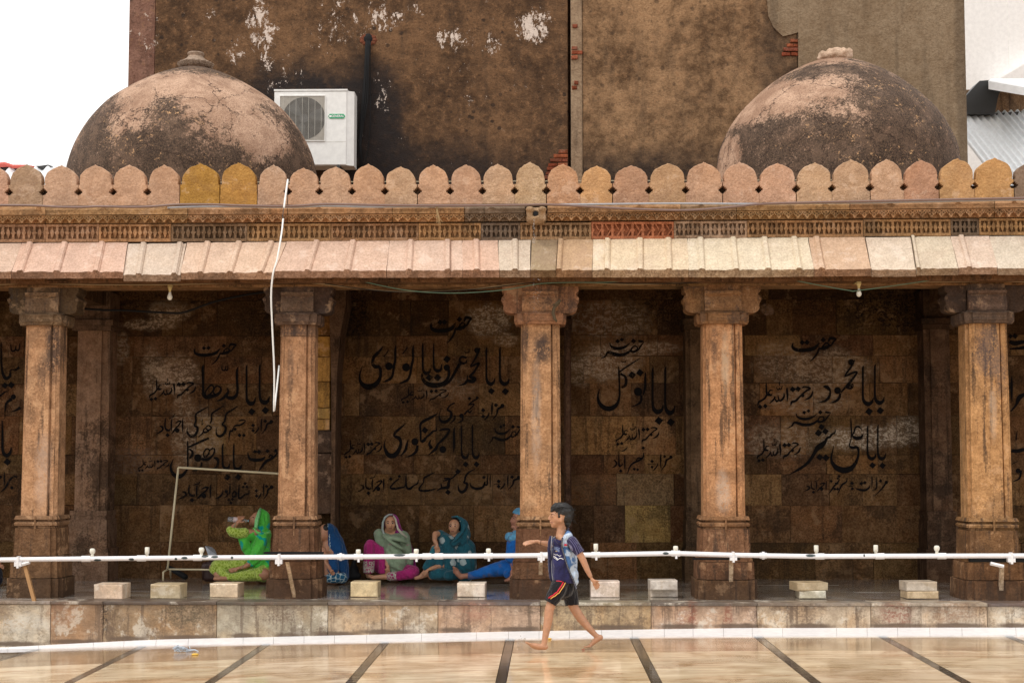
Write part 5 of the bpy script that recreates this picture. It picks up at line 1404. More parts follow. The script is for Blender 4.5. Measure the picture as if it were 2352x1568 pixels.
G['AHM'] = ((330, -30, 785, 350), [S('775,45,8 770,120,24 770,200,22 772,280,5'), S('655,130,14 700,100,22 740,100,24 710,160,22 660,210,24 620,270,24 590,300,6'), S('597,60,10 590,120,24 588,210,22 590,260,6'), S('550,60,10 580,40,16 620,30,14 640,-30,8'),
    S('495,45,8 488,110,22 490,200,26 520,240,36 555,245,24 565,215,6'), S('400,170,16 440,190,32 450,230,30 410,270,26 345,305,6'), S('330,240,8 365,240,8')], S('528,322,32'), S('685,245,36'))
G['MZ'] = ((1835, 50, 2240, 305), [S('2200,120,30 2140,150,30 2120,220,24 2050,305,6'), S('2055,55,8 2050,110,24 2048,180,22 2048,265,6'), S('2005,190,8 1995,230,22 1960,275,22 1930,300,6'), S('1840,208,8 1950,210,8')], S('2112,95,28 1915,165,30 1915,248,28'), S('2210,105,30'))
G['HZ2'] = ((610, 35, 1330, 340), [S('765,95,10 775,140,24 830,175,40 920,185,44 1010,165,36 1080,120,14 1105,95,5'), S('1240,70,26 1290,80,34 1330,85,8 1280,150,24 1230,210,24 1150,235,34 1120,210,26 1150,160,18 1200,150,20 1225,180,20 1200,215,18'),
    S('1120,210,24 1060,250,36 980,280,44 880,280,50 780,250,44 725,245,30 690,300,22 610,340,5')], S('895,78,30 965,52,28 1160,75,34'), [])
def ink_panel(name, fx, items, lab):
    ox, oy, k = fx
    mb = MB(); lay = [0]
    YI = YW - .0065
    def wp(x, y, d): return at(ox + x * k, oy + y * k, YI - d)
    def ribbon(pts):
        lay[0] += 1; d = lay[0] * .00004
        P = []
        for i in range(len(pts) - 1):
            p0, p1, p2, p3 = pts[max(i - 1, 0)], pts[i], pts[i + 1], pts[min(i + 2, len(pts) - 1)]
            for q in range(4):
                t_ = q / 4
                P.append([.5 * ((2 * p1[j]) + (p2[j] - p0[j]) * t_ + (2 * p0[j] - 5 * p1[j] + 4 * p2[j] - p3[j]) * t_ * t_ + (3 * p1[j] - p0[j] - 3 * p2[j] + p3[j]) * t_ ** 3) for j in range(3)])
        P.append(list(pts[-1]))
        L, Rr = [], []
        for i, p in enumerate(P):
            a, b = P[max(i - 1, 0)], P[min(i + 1, len(P) - 1)]
            dx, dy = b[0] - a[0], b[1] - a[1]; n = math.hypot(dx, dy) or 1
            w = max(2, p[2]) / 2 * 1.05
            L.append(wp(p[0] - dy / n * w, p[1] + dx / n * w, d)); Rr.append(wp(p[0] + dy / n * w, p[1] - dx / n * w, d))
        n = len(L)
        mb.add(L + Rr, [(i, i + 1, n + i + 1, n + i) for i in range(n - 1)])
    def shape(pts):
        lay[0] += 1; d = lay[0] * .00004
        mb.add([wp(x, y, d) for x, y in pts], [tuple(range(len(pts)))])
    def draw(strokes, dots, heads, f=lambda x, y, w: (x, y, w)):
        for st in strokes: ribbon([f(*p) for p in st])
        for (x, y, r) in dots:
            x, y, r = f(x, y, r); r *= 1.12; e = r * .12
            shape([(x - r, y + e), (x - e, y - r), (x + r, y - e), (x + e, y + r)])
        for (x, y, r) in heads:
            x, y, r = f(x, y, r)
            shape([(x + r * math.cos(a * math.pi / 6), y - r * 1.05 * math.sin(a * math.pi / 6)) for a in range(12)])
    for it in items:
        if isinstance(it[0], str):
            (x0, y0, x1, y1), st, dt, hd = G[it[0]]; X0, Y0, X1, Y1 = it[1]
            kx, ky = (X1 - X0) / (x1 - x0), (Y1 - Y0) / (y1 - y0); kw = (kx + ky) / 2 * (it[2] if len(it) > 2 else 1)
            draw(st, dt, hd, lambda x, y, w: (X0 + (x - x0) * kx, Y0 + (y - y0) * ky, w * kw))
        else: draw(*it)
    o = mb.build(name, M['ink'], wall); o['label'] = lab
    return o
A1 = (310.08, 769.5, .14160); A2 = (310.08, 953.2, .14160)
ink_panel('inscription', A1, [('HZ', (960, 140, 1655, 485)), ('RAH', (225, 695, 990, 1070)), ('BA', (2010, 465, 2185, 1275)), ('BA', (1798, 470, 1958, 1298)),
    ([S('1110,480,10 1098,540,38 1102,700,36 1105,850,36 1110,960,50 1160,1010,55 1250,990,55 1340,960,50 1390,900,35 1385,850,25 1330,820,22 1290,860,22 1270,920,20 1290,960,30'),
      S('1150,990,30 1140,930,22 1180,860,24 1235,810,30 1275,840,24 1265,890,18 1215,960,28 1160,990,30'), S('1500,855,14 1510,920,35 1470,980,45 1400,1040,35 1320,1070,10'),
      S('1675,515,8 1655,580,38 1655,750,38 1662,900,38 1640,980,48 1580,1020,60 1510,1010,50 1480,970,30'), S('1410,495,14 1410,550,20 1440,575,20 1465,550,18 1470,505,12'), S('1465,550,16 1490,575,20 1505,540,18 1508,490,12')], [], [])],
    'large black Urdu lettering, upper lines of the left bay')
ink_panel('inscription', A2, [('MZ', (1835, 50, 2240, 305)), ('AHM', (330, -30, 785, 350)),
    ([S('1680,95,14 1730,80,25 1790,85,10 1755,130,25 1700,160,28 1640,165,30 1600,195,14 1580,250,26 1545,260,26 1530,330,20 1520,445,5'),
      S('1670,-148,10 1580,-90,24 1500,-40,26 1470,10,26 1455,90,28 1415,150,24 1460,175,35 1470,230,40 1440,300,42 1380,340,40 1330,320,30 1315,260,16 1330,190,6'),
      S('1440,-158,10 1340,-90,24 1260,-40,24 1240,10,24 1240,80,24 1220,130,22'), S('1230,190,25 1190,165,22 1150,200,18 1180,240,24 1230,220,22 1235,180,16'), S('1150,200,16 1110,240,22 1130,280,28 1200,250,26'), S('1110,265,22 1080,310,20 1020,360,5'),
      S('1095,70,12 1085,150,12 1110,130,14 1080,160,10'), S('1190,-138,10 1080,-80,26 1000,-30,28 980,20,26 985,90,24 965,170,30 1010,190,35 1015,240,36 980,310,40 920,345,42 865,310,36 845,260,22 855,195,6')], S('1695,325,30 1765,325,28'), S('1625,225,22')),
    ([S('2310,600,20 2270,660,30 2200,710,40 2130,745,44 2080,800,36 2040,860,26 1990,925,6'), S('2170,690,22 2190,650,22 2230,660,24 2200,700,24'), S('1832,595,10 1840,670,26 1880,715,46 1980,725,54 2070,710,44 2110,670,16'),
      S('1608,455,8 1602,520,26 1600,700,26 1605,820,36 1640,870,54 1700,860,46 1730,800,8'), S('1435,455,10 1420,520,28 1420,700,28 1425,810,36 1465,860,50 1515,850,40 1535,780,8'), S('1280,690,20 1330,705,50 1350,770,34 1320,840,34 1250,870,6'),
      S('1280,530,24 1290,590,24 1250,660,30 1190,710,44 1120,720,44 1080,700,40'), S('1200,640,18 1210,570,20 1270,530,26'), S('1130,690,26 1110,620,20 1150,550,24 1195,550,22 1200,600,16 1150,680,26'), S('1080,760,30 1070,830,30 1010,880,26 920,910,6'),
      S('850,415,10 855,500,26 855,700,26 852,850,26 800,940,44 720,995,60 640,970,60 590,900,44 580,820,34 600,760,20 625,700,6'), S('870,515,26 960,475,30 1100,410,34 1200,370,26'), S('880,545,24 930,590,34 925,650,40 880,700,26'),
      S('1850,1210,8 1840,1270,24 1790,1280,26 1750,1310,26 1700,1345,36 1680,1310,26 1685,1200,22 1690,1120,8'), S('1610,1230,20 1640,1260,24 1630,1310,24 1590,1320,22 1580,1280,18 1610,1230,20'), S('1540,1105,8 1540,1180,24 1535,1280,20'),
      S('1500,1260,22 1490,1310,24 1440,1340,5'), S('1430,1220,8 1410,1280,26 1360,1330,26 1290,1355,5')],
     S('2148,580,32 1945,590,32 2012,592,34 1675,1000,50 1495,1005,48 1785,1105,26 1755,1160,24 1815,1160,24 1520,1370,24 1580,1360,24 1555,1420,26'), S('2285,575,28 1020,690,60 1480,1235,28')),
    ('RAH', (45, 685, 560, 915)), ('MZ', (1905, 1105, 2240, 1365)), ('AHM', (680, 1050, 1240, 1400))], 'smaller black Urdu lettering, lower lines of the left bay')
B1 = (803.9, 717.8, .16846); B2 = (780.9, 941.7, .17823)
ink_panel('inscription', B1, [('HZ', (1100, 60, 1665, 415), 1.2), ('BA', (1850, 470, 1980, 1115)), ('BA', (2035, 460, 2175, 1120)), ('RAH', (690, 1005, 1350, 1240), .9), ('MZ', (1745, 1215, 2105, 1470)),
    ([S('1770,480,20 1740,560,30 1700,640,24 1640,730,14'), S('1640,740,14 1700,710,26 1760,690,30 1720,760,24 1690,810,30 1640,870,40 1700,900,50 1670,935,50 1600,930,40 1560,970,30 1465,998,5'), S('1600,850,12 1600,920,24'),
      S('1560,520,8 1575,545,14 1595,540,12 1600,545,12 1620,540,14 1625,490,6'), S('1590,620,24 1530,600,30 1495,640,24 1520,690,40 1580,680,24 1595,640,10'), S('1500,700,44 1460,760,40 1410,850,34 1360,930,34 1270,1015,6'),
      S('1350,780,30 1350,850,34 1310,930,44 1240,980,60 1130,990,66 1040,960,56 990,900,36 980,830,16'), S('993,410,8 990,480,26 992,700,26 1000,790,34 1040,830,44 1085,800,30 1100,760,8'), S('1143,415,8 1140,480,20 1140,680,24 1150,760,34 1195,795,44 1240,770,30 1248,700,8'),
      S('865,440,8 858,520,30 858,640,30 840,720,34 820,840,30 790,910,34 730,945,28 670,965,6'), S('785,470,20 750,520,14 715,565,18'), S('625,440,8 618,520,30 618,640,30 600,720,34 585,830,30 560,890,36 500,930,28 445,945,6'), S('525,510,18 495,560,12 460,600,20'),
      S('450,460,8 400,530,36 330,600,44 305,680,36 340,735,50 400,740,44 420,830,36 390,930,52 310,1000,72 220,1010,70 150,950,44 130,870,26 150,780,16 172,720,5'),
      S('1735,1170,20 1670,1210,18 1620,1250,12'), S('1610,1260,14 1660,1245,20 1690,1250,16 1650,1300,18 1590,1350,22 1560,1390,22'), S('1660,1330,16 1630,1360,20 1600,1330,14'), S('1535,1420,20 1530,1470,20 1450,1505,5'), S('1430,1390,10 1425,1450,22 1360,1510,5'),
      S('1430,1230,24 1370,1260,16 1330,1320,24 1380,1360,34 1370,1430,34 1300,1490,40 1235,1470,30 1215,1400,14 1250,1300,5')], S('1322,635,48 1080,885,46 1195,885,46 1628,1170,24'), S('1730,515,38 1320,750,44 765,745,54 530,730,52 1735,1160,20 1520,1405,30'))],
    'large black Urdu lettering, upper lines of the bay above the seated women')
ink_panel('inscription', B2, [('HZ2', (1905, 180, 2330, 430), 1.0), ('BA', (1560, 190, 1660, 735)), ('BA', (1700, 180, 1800, 735)), ('RAH', (55, 365, 540, 625)), ('MZ', (1975, 825, 2330, 1025)), ('AHM', (205, 820, 575, 1085)),
    ([S('1480,215,6 1470,280,24 1472,420,30 1465,545,6'), S('1280,260,14 1340,245,30 1410,250,24 1370,330,30 1300,400,28 1260,440,24 1230,500,40 1140,575,6'), S('1170,380,12 1150,440,30 1180,480,34 1150,490,26'),
      S('1260,40,8 1180,90,34 1080,140,36 1035,190,28 1040,300,24 1042,400,24 1080,390,40 1110,350,24 1160,310,26 1200,270,26 1240,260,20 1248,220,6'), S('1000,450,30 985,520,36 940,570,26 850,605,5'), S('880,375,8 860,450,30 840,520,32 780,585,6'),
      S('845,170,6 790,220,24 720,280,34 700,330,30 760,360,44 785,420,36 760,510,48 700,580,60 630,580,56 585,510,36 570,440,16 590,370,5'),
      S('1940,830,6 1935,900,16 1938,990,5'), S('1905,825,6 1900,900,18 1895,960,20 1860,950,22 1870,920,14 1840,990,30 1760,1010,34 1690,980,26 1675,930,6'), S('1740,755,6 1660,800,20 1620,850,24 1610,900,20 1600,930,24 1640,950,30 1620,1020,34 1570,1055,36 1530,1020,26 1525,960,5'),
      S('1510,810,22 1450,870,18 1370,900,16 1330,910,12'), S('1340,880,20 1410,880,24 1400,940,34 1390,990,44 1330,1000,30 1290,1010,24 1245,1040,5'), S('1300,940,14 1310,990,20'), S('1225,795,6 1140,840,20 1085,870,22 1075,930,16 1030,990,20 1030,1030,26 1130,1035,26 1240,1010,8'),
      S('1010,890,6 1000,940,20 950,970,18 900,1010,34 860,990,24 850,900,18 855,820,6'), S('840,950,10 830,985,16 760,1000,26 680,1010,28 650,990,20 700,930,16 760,880,16')], S('1095,258,40 1520,790,34 1392,1055,34 1855,865,22 655,885,22 765,850,20'), S('1325,505,44 965,405,46'))],
    'black Urdu lettering, lower lines of the bay above the seated women')
ink_panel('inscription', (1355.2, 758, .21246), [('HZ2', (115, 90, 580, 310), 1.1), ('BA', (668, 400, 795, 1022)), ('BA', (805, 390, 920, 1040)), ('RAH', (275, 1005, 750, 1250), .9), ('MZ', (615, 1330, 895, 1520), .85),
    ([S('310,390,6 312,450,18 318,600,18 318,720,20 290,800,34 230,845,50 160,840,50 105,790,36 85,720,22 102,635,5'), S('320,450,14 420,380,16 540,305,8'), S('330,470,20 385,510,26 385,590,30 340,620,20'), S('340,330,6 350,350,8 365,345,8 380,350,8 388,325,5'),
      S('555,700,24 545,780,24 450,830,5'), S('600,455,8 598,520,26 595,620,24 575,700,14'), S('580,1320,8 575,1370,16 540,1400,20 500,1420,16 520,1380,14 560,1385,14'), S('500,1420,18 440,1460,16 400,1560,5'),
      S('375,1345,6 375,1420,14 373,1500,5'), S('340,1310,8 380,1290,12 408,1260,5'), S('312,1305,6 312,1400,14 320,1470,20 360,1440,6'), S('260,1400,12 285,1430,18 275,1465,16 240,1485,5')], S('455,485,38 540,460,38 478,1500,16 515,1505,16 575,1272,18 332,1520,18'), S('520,665,45'))],
    'black Urdu lettering in the narrow bay right of the boy')
ink_panel('inscription', (1722.7, 758, .13916), [('HZ', (695, 125, 1435, 515), 1.15), ('BA', (1850, 580, 2040, 1400)), ('BA', (2050, 555, 2220, 1385)), ('RAH', (120, 850, 1040, 1300)),
    ([S('1730,490,20 1680,590,30 1600,700,28 1560,765,16'), S('1570,765,20 1680,710,34 1765,690,28 1720,770,34 1640,870,40 1560,960,30 1500,1030,14'), S('1610,930,30 1690,900,44 1665,960,36 1580,940,30'), S('1490,1040,30 1470,1120,44 1400,1180,34 1310,1198,5'),
      S('1210,930,20 1270,940,60 1325,1010,30 1300,1110,44 1230,1170,34 1125,1192,5')], [], S('1670,530,50 1445,995,56'))], 'large black Urdu lettering, upper lines of the right bay')
ink_panel('inscription', (1722.7, 936, .13916), [('HZ2', (610, 35, 1330, 340)), ('BA', (1930, 285, 2085, 1000)), ('BA', (2100, 275, 2245, 1005)), ('RAH', (110, 505, 835, 905)), ('AHM', (875, 1155, 1270, 1410)),
    ([S('1665,155,8 1668,280,26 1675,420,20 1665,530,16 1640,620,24 1690,660,44 1760,650,44 1790,700,36 1780,820,38 1730,930,56 1650,1010,84 1540,1030,96 1430,990,80 1360,910,52 1340,830,34 1360,730,22 1385,620,5'),
      S('1840,360,16 1790,310,30 1740,330,26 1715,410,22 1690,460,26 1750,500,56 1830,490,50 1870,430,8'), S('1410,350,6 1400,410,26 1350,440,30 1320,480,34 1270,500,36 1240,560,50 1180,620,90 1120,660,80 1080,720,56 1020,820,50 940,920,44 800,1020,38 640,1105,5'),
      S('2240,1245,26 2180,1330,24 2060,1450,5'), S('2095,1130,8 2090,1230,20 2085,1330,20 2010,1360,6'), S('2010,1120,8 2015,1220,20 2010,1330,6'), S('1980,1270,8 1970,1310,24 1910,1355,36 1830,1355,36 1760,1335,16 1740,1320,5'), S('1620,1298,10 1700,1290,10'),
      S('1605,1150,6 1590,1220,22 1530,1260,30 1500,1300,26 1440,1440,5'), S('1480,1180,10 1440,1240,28 1390,1290,26 1350,1350,24 1290,1425,5'), S('1460,1250,24 1400,1240,20')],
     S('1180,315,48 1130,415,56 1245,390,50 1150,815,52 1255,825,56 2155,1205,26 1835,1250,28 1895,1235,28 1685,1245,28 1690,1335,26 1470,1130,24 1450,1165,20 1340,1210,24 1400,1340,24 1445,1340,24'), S('2250,1230,28'))], 'black Urdu lettering, lower lines of the right bay')
ink_panel('inscription', (0, 763.7, .2454), [([S('12,85,6 10,150,16 18,350,20 50,425,30 90,410,24 100,350,14 140,350,20 180,325,24'), S('100,110,8 110,170,14 140,165,14 150,120,8'), S('145,160,14 175,165,14 185,100,8'), S('110,620,30 60,660,20 48,720,14 45,810,5'),
    S('190,700,30 150,725,16 105,740,5'), S('20,820,10 22,950,20 25,1100,26 60,1150,34 95,1120,24 105,1070,5'), S('40,1300,6 40,1370,14 38,1440,5'), S('160,1350,20 130,1345,14 90,1380,20 50,1450,16 5,1490,5'), S('-10,600,14 40,560,14 65,545,5')],
    S('45,495,28 105,490,30 68,1208,32'), S('125,600,24 110,1450,14 0,1350,16'))], 'black Urdu lettering cut by the left edge of the picture')
ink_panel('inscription', (2291.2, 746.5, .2378), [([S('115,160,30 170,175,44 256,160,30 300,150,10'), S('115,230,10 200,225,24 256,215,30 320,190,10'), S('140,490,6 135,600,26 140,740,6'), S('300,640,10 256,670,30 210,700,44 180,770,20 130,830,14'), S('190,1020,6 180,1110,12'), S('135,1210,30 190,1215,36 256,1200,30 300,1190,8'),
    S('140,1340,8 200,1310,5'), S('230,1400,20 210,1480,16 150,1505,5')], S('170,105,26 125,108,22'), S('200,1405,24'))], 'black Urdu lettering cut by the right edge of the picture')
# ------------------------------------------------------------------ people
def cloth(name, c1, rough=.85, c2=None, pscale=6, thr=.6, soft=.04, fold=26.0, foldk=1.1, kind='noise', sheen=.2):
    t = NT(name); p = t.P()
    n1 = t.noise(p, 7, 3)
    c = t.mix(t.ramp(n1, .3, .7), tuple(x * .85 for x in c1), tuple(min(1, x * 1.12) for x in c1))
    if c2:
        if kind == 'noise': mk = t.ramp(t.noise(p, pscale, 3, .5, .6), thr, thr + soft)
        elif kind == 'star':
            v = t.n('TexVoronoi', 0, None, Vector=t.vec('ADD', p, t.vec('SCALE', t.n('TexNoise', 1, Vector=p, Scale=60.0), None)), Scale=pscale)
            for l in v.node.inputs[0].links[0].from_node.inputs[1].links: l.from_node.inputs[3].default_value = .03
            mk = t.ramp(v, thr, thr + soft, 1, 0)
        else:
            v = t.n('TexVoronoi', 0, {'feature': 'DISTANCE_TO_EDGE'}, Vector=p, Scale=pscale); mk = t.ramp(v, thr, thr + soft, 1, 0)
        c = t.mix(mk, c, (*c2, 1))
    w = t.noise(t.vec('MULTIPLY', p, (1, 1, .45)), fold, 3, .5, .8)
    return t.bsdf(c, rough, t.bump(t.math('ADD', w, t.mul(t.noise(p, 9, 2), 1.0)), foldk, .02), Specular_IOR_Level=.15, Sheen_Weight=sheen)
def skin_m(name, c):
    t = NT(name); n = t.noise(t.P(), 30, 4)
    return t.bsdf(t.mix(t.ramp(n, .3, .7), tuple(x * .88 for x in c), tuple(x * 1.08 for x in c)), .5, t.bump(t.noise(t.P(), 160, 2), .08, .002), Subsurface_Weight=.08, Subsurface_Scale=.01)
M['eye'] = plain('eye_white', (.42, .36, .32), .3); M['iris'] = plain('dark_iris', (.02, .012, .01), .2); M['hair'] = plain('black_hair', (.008, .007, .007), .55)
M['brow'] = plain('eyebrow', (.03, .018, .012), .8); M['lip'] = plain('lips', (.26, .09, .065), .45); M['gold'] = plain('gold_bangle', (.75, .5, .12), .3, Metallic=.8)

class Fig:
    """coordinates: frame position x, y (2352-wide) and metres behind the figure's own plane"""
    def __init__(s, Y): s.Y = Y; s.s = Y / FP
    def p(s, x, y, d=0.0): return at(x, y, s.Y + d)
    def ch(s, *pts):      # (x, y, d, r_px)
        q = [(s.p(a[0], a[1], a[2]), a[3] * s.s) for a in pts]
        return chain(q)
    def el(s, x, y, d, rx, rz, ry=None, rot=0.0):
        return [('e', s.p(x, y, d), (rx * s.s, (ry if ry is not None else rx) * s.s, rz * s.s), rot)]
    def px(s, co):        # inverse: frame position of a world point
        v = co - Vector((0, 0, CAMZ))
        x = v.x * cy_ + v.y * sy_; y = -v.x * sy_ + v.y * cy_; z = v.z
        y, z = y * cp + z * sp, -y * sp + z * cp
        return 1176 + FP * x / y, 784 - FP * z / y
def small(name, m, parent, prims_balls):
    mb = MB()
    for c, r, sc_ in prims_balls: mb.ball(c, r, 10, 8, sc_)
    return mb.build(name, m, parent, True)
def hand(F, x, y, d, dirx, diry, spread, L, r=2.1, dd=0.0, curl=0.0, side=1, thumb=None):
    """palm at x,y with five fingers pointing along (dirx,diry); spread in px between neighbours"""
    P = []
    n = math.hypot(dirx, diry); ux, uy = dirx / n, diry / n; vx, vy = -uy, ux
    P += F.ch((x - ux * L * .25, y - uy * L * .25, d, r * 1.9), (x + ux * L * .3, y + uy * L * .3, d, r * 2.2))
    for k, ln in enumerate((.78, .95, 1.0, .9)):
        o = (k - 1.5) * spread
        a = (x + ux * L * .3 + vx * o * side, y + uy * L * .3 + vy * o * side, d + k * dd, r)
        b = (x + ux * L * (.3 + .42 * ln) + vx * o * 1.25 * side + curl * vx * 1.5, y + uy * L * (.3 + .42 * ln) + vy * o * 1.25 * side + curl * vy * 1.5, d + k * dd, r * .86)
        c = (x + ux * L * (.3 + .75 * ln) + vx * (o * 1.3 * side + curl * 4), y + uy * L * (.3 + .75 * ln) + vy * (o * 1.3 * side + curl * 4), d + k * dd, r * .7)
        P += F.ch(a, b, c)
    tx, ty = thumb if thumb else (x + ux * L * .35 - vx * 5 * side, y + uy * L * .35 - vy * 5 * side)
    P += F.ch((x - ux * L * .1, y - uy * L * .1, d - .005, r * 1.2), ((x + tx) / 2 - vx * side, (y + ty) / 2 - vy * side, d - .012, r * 1.05), (tx, ty, d - .014, r * .8))
    return P

# ================= the walking boy
F = Fig(12.97)
boy = thing('person', (F.p(1285, 1490).x, 12.97, zfl(F.p(1285, 1490).x)), 'boy walking barefoot in denim waistcoat, navy T-shirt and black shorts with red stripe', 'person')
skin = skin_m('boy_skin', (.46, .235, .135))
B_ = []
# head in profile, facing left
B_ += F.el(1291, 1181, 0, 22.5, 22, 19.5); B_ += F.el(1284, 1190, 0, 18.5, 18, 16.5); B_ += F.el(1276, 1184, 0, 11.5, 14, 14.5)
B_ += F.el(1276, 1201, 0, 10, 8, 11); B_ += F.el(1270.5, 1207, 0, 5.0, 4.4, 6); B_ += F.ch((1290, 1199, 0, 13), (1274, 1204, 0, 8))
B_ += F.ch((1264.8, 1183, 0, 2.6), (1260.6, 1190.2, 0, 2.2)) + F.el(1263.2, 1192, 0, 3.2, 2.2, 3.8) + F.el(1265.5, 1197.0, 0, 3.4, 1.9, 4.6) + F.el(1266.2, 1201.0, 0, 3.2, 1.7, 4.2)
B_ += F.el(1266.8, 1177.5, 0, 3.6, 3.2, 11)
for dd in (-.066, .066): B_ += F.el(1288.5, 1193.5, dd, 4.2, 7.2, 2.6)
B_ += F.ch((1291, 1200, 0, 11.5), (1289, 1216, 0, 10.5), (1290, 1232, 0, 14))
# trunk (under the clothes), hips
B_ += F.ch((1292, 1240, -.05, 12), (1292, 1240, .05, 12)) + F.ch((1291, 1248, 0, 15), (1294, 1290, 0, 17), (1293, 1338, 0, 13))
# legs
B_ += F.ch((1287, 1340, -.055, 12), (1270, 1376, -.08, 11.5), (1262, 1398, -.085, 10.8), (1259.5, 1420, -.09, 10.6), (1255, 1448, -.1, 8.2), (1250.5, 1473, -.108, 6.3), (1249.5, 1482, -.11, 6.4))
B_ += F.ch((1253, 1484.5, -.11, 6.3), (1240, 1483.5, -.11, 6.4), (1228, 1481, -.112, 5.2), (1220, 1479.5, -.112, 4.4)) + F.ch((1252, 1486.5, -.11, 5), (1236, 1487, -.105, 4.4), (1222, 1483.5, -.105, 3.6))
for k in range(5):
    dy = k * 2.3; B_ += F.ch((1222 + k * 1.8, 1478.5 + dy, -.12 + k * .013, 2.7), (1213 + k * 2.4, 1476 + dy, -.122 + k * .013, 2.2), (1208.5 + k * 3.4, 1474.6 + dy * 1.15, -.122 + k * .013, 2.4 if k == 0 else 1.8))
B_ += F.ch((1299, 1344, .055, 12), (1312, 1380, .08, 12), (1320, 1398, .085, 11.2), (1334, 1419, .085, 10.6), (1352, 1441, .08, 8.2), (1367, 1457, .08, 6.2), (1372, 1461, .08, 6.2))
B_ += F.ch((1379, 1463, .08, 6.4), (1370, 1468, .08, 6.6), (1361, 1476.5, .08, 5.0), (1355, 1482, .08, 4.0))
for k in range(5): B_ += F.ch((1356 - k * .3, 1482.5 - k * .3, .058 + k * .011, 2.9), (1348 + k * 1.2, 1484.5 - k * .3, .056 + k * .011, 2.3), (1343 + k * 1.8, 1485.2 - k * .4, .055 + k * .011, 2.2 if k == 0 else 1.7))
# near arm swinging back, far arm forward
B_ += F.ch((1313, 1246, -.12, 8), (1329, 1266, -.155, 8.6), (1340, 1287, -.165, 7.6), (1349, 1308, -.165, 6.4), (1356, 1322, -.165, 4.9))
B_ += hand(F, 1362.5, 1333, -.165, .62, .78, 3.1, 20, 2.0, .002, .25, 1, (1375.5, 1334.5))
B_ += F.ch((1285, 1243, .12, 9), (1268, 1250, .13, 7.2), (1252, 1247, .12, 6.0), (1240, 1244.6, .115, 4.7))
B_ += hand(F, 1229, 1243, .115, -1, .10, 2.0, 27, 2.0, .010, -.9, 1, (1209.5, 1250.5))
fused('body', B_, .0042, skin, boy, 3)
# clothes
torso = F.ch((1288, 1238, -.085, 12.5), (1296, 1238, .085, 12.5)) + F.ch((1284, 1246, -.05, 15), (1284, 1246, .05, 15)) + F.ch((1303, 1244, -.07, 14), (1303, 1244, .07, 14)) \
    + F.ch((1288, 1250, -.03, 18), (1289, 1290, -.04, 22), (1287, 1328, -.04, 20)) + F.ch((1300, 1250, -.02, 20), (1301, 1290, -.03, 22), (1302, 1326, -.03, 20)) + F.ch((1290, 1250, .05, 16), (1292, 1290, .05, 21), (1290, 1326, .05, 20))
fz = lambda k, a: (lambda c, n: a * noise.noise(Vector((c.x * k * 1.3, c.y * k, c.z * k * .55))) + a * .4 * noise.noise(c * k * 2.7))
tee = cloth('navy_tee_cloth', (.022, .022, .085), .8, None)
def keep_tee(c, n):
    x, y = F.px(c)
    neck = ((x - 1286) / 15.5) ** 2 + ((y - 1224) / 14) ** 2 > 1
    return y < 1338 + (x - 1266) * .04 and neck and y > 1222
fused('t_shirt', torso, .0055, tee, boy, 4, lambda c, n: .0035 + fz(16, .004)(c, n), keep_tee)
sleeve = cloth('striped_navy_sleeve', (.022, .018, .06), .85)
tn = sleeve.node_tree; bs = [n for n in tn.nodes if n.type == 'BSDF_PRINCIPLED'][0]
wv = tn.nodes.new('ShaderNodeTexWave'); wv.bands_direction = 'DIAGONAL'; wv.inputs['Scale'].default_value = 26; wv.inputs['Distortion'].default_value = .5
tc = tn.nodes.new('ShaderNodeTexCoord'); mp = tn.nodes.new('ShaderNodeMapping'); mp.inputs['Rotation'].default_value = (0, R(-28), 0)
rm = tn.nodes.new('ShaderNodeMapRange'); rm.inputs[1].default_value = .86; rm.inputs[2].default_value = .97
mx = tn.nodes.new('ShaderNodeMix'); mx.data_type = 'RGBA'; mx.inputs[7].default_value = (.16, .15, .26, 1)
tn.links.new(tc.outputs[3], mp.inputs[0]); tn.links.new(mp.outputs[0], wv.inputs[0]); tn.links.new(wv.outputs[1], rm.inputs[0]); tn.links.new(rm.outputs[0], mx.inputs[0])
mx.inputs[6].default_value = (.022, .018, .06, 1); tn.links.new(mx.outputs[2], bs.inputs[0])
fused('sleeve', F.ch((1314, 1244, -.115, 13.5), (1322, 1256, -.145, 12.5), (1331, 1268, -.158, 11.4)), .005, sleeve, boy, 3, fz(20, .003), lambda c, n: (F.px(c)[0] - 1314) * .55 + (F.px(c)[1] - 1244) * .83 < 32)
fused('sleeve', F.ch((1284, 1244, .115, 12), (1272, 1250, .135, 11)), .005, sleeve, boy, 3, fz(20, .003), lambda c, n: F.px(c)[0] > 1268)
denim = cloth('bleached_denim', (.07, .16, .36), .85, (.50, .60, .74), 15, .42, .14, 30, 1.0)
zipx = [(1212, 1306), (1222, 1299), (1234, 1291), (1250, 1288.5), (1262, 1291), (1290, 1299), (1310, 1306), (1330, 1315), (1345, 1321), (1352, 1323)]
def keep_vest(c, n):
    x, y = F.px(c)
    near = n.y < .25 or c.y < F.Y
    hem = 1337 + (x - 1300) * .62 if x > 1300 else 1336
    arm = ((x - 1316) / 12.5) ** 2 + ((y - 1247) / 15) ** 2 > 1 or c.y > F.Y - .06
    if n.y > .35 or c.y > F.Y + .06:
        return x > 1262 and 1216 < y < 1340
    return x > lerp_t(zipx, y) and y < hem and y > 1216 and arm
vest = fused('waistcoat', torso + F.ch((1296, 1226, -.05, 9), (1303, 1232, -.09, 10)) + F.ch((1310, 1320, -.04, 16), (1316, 1335, -.04, 10)), .0055, denim, boy, 4, lambda c, n: .011 + fz(13, .006)(c, n), keep_vest)
so = vest.modifiers.new('t', 'SOLIDIFY'); so.thickness = .003; so.offset = -1
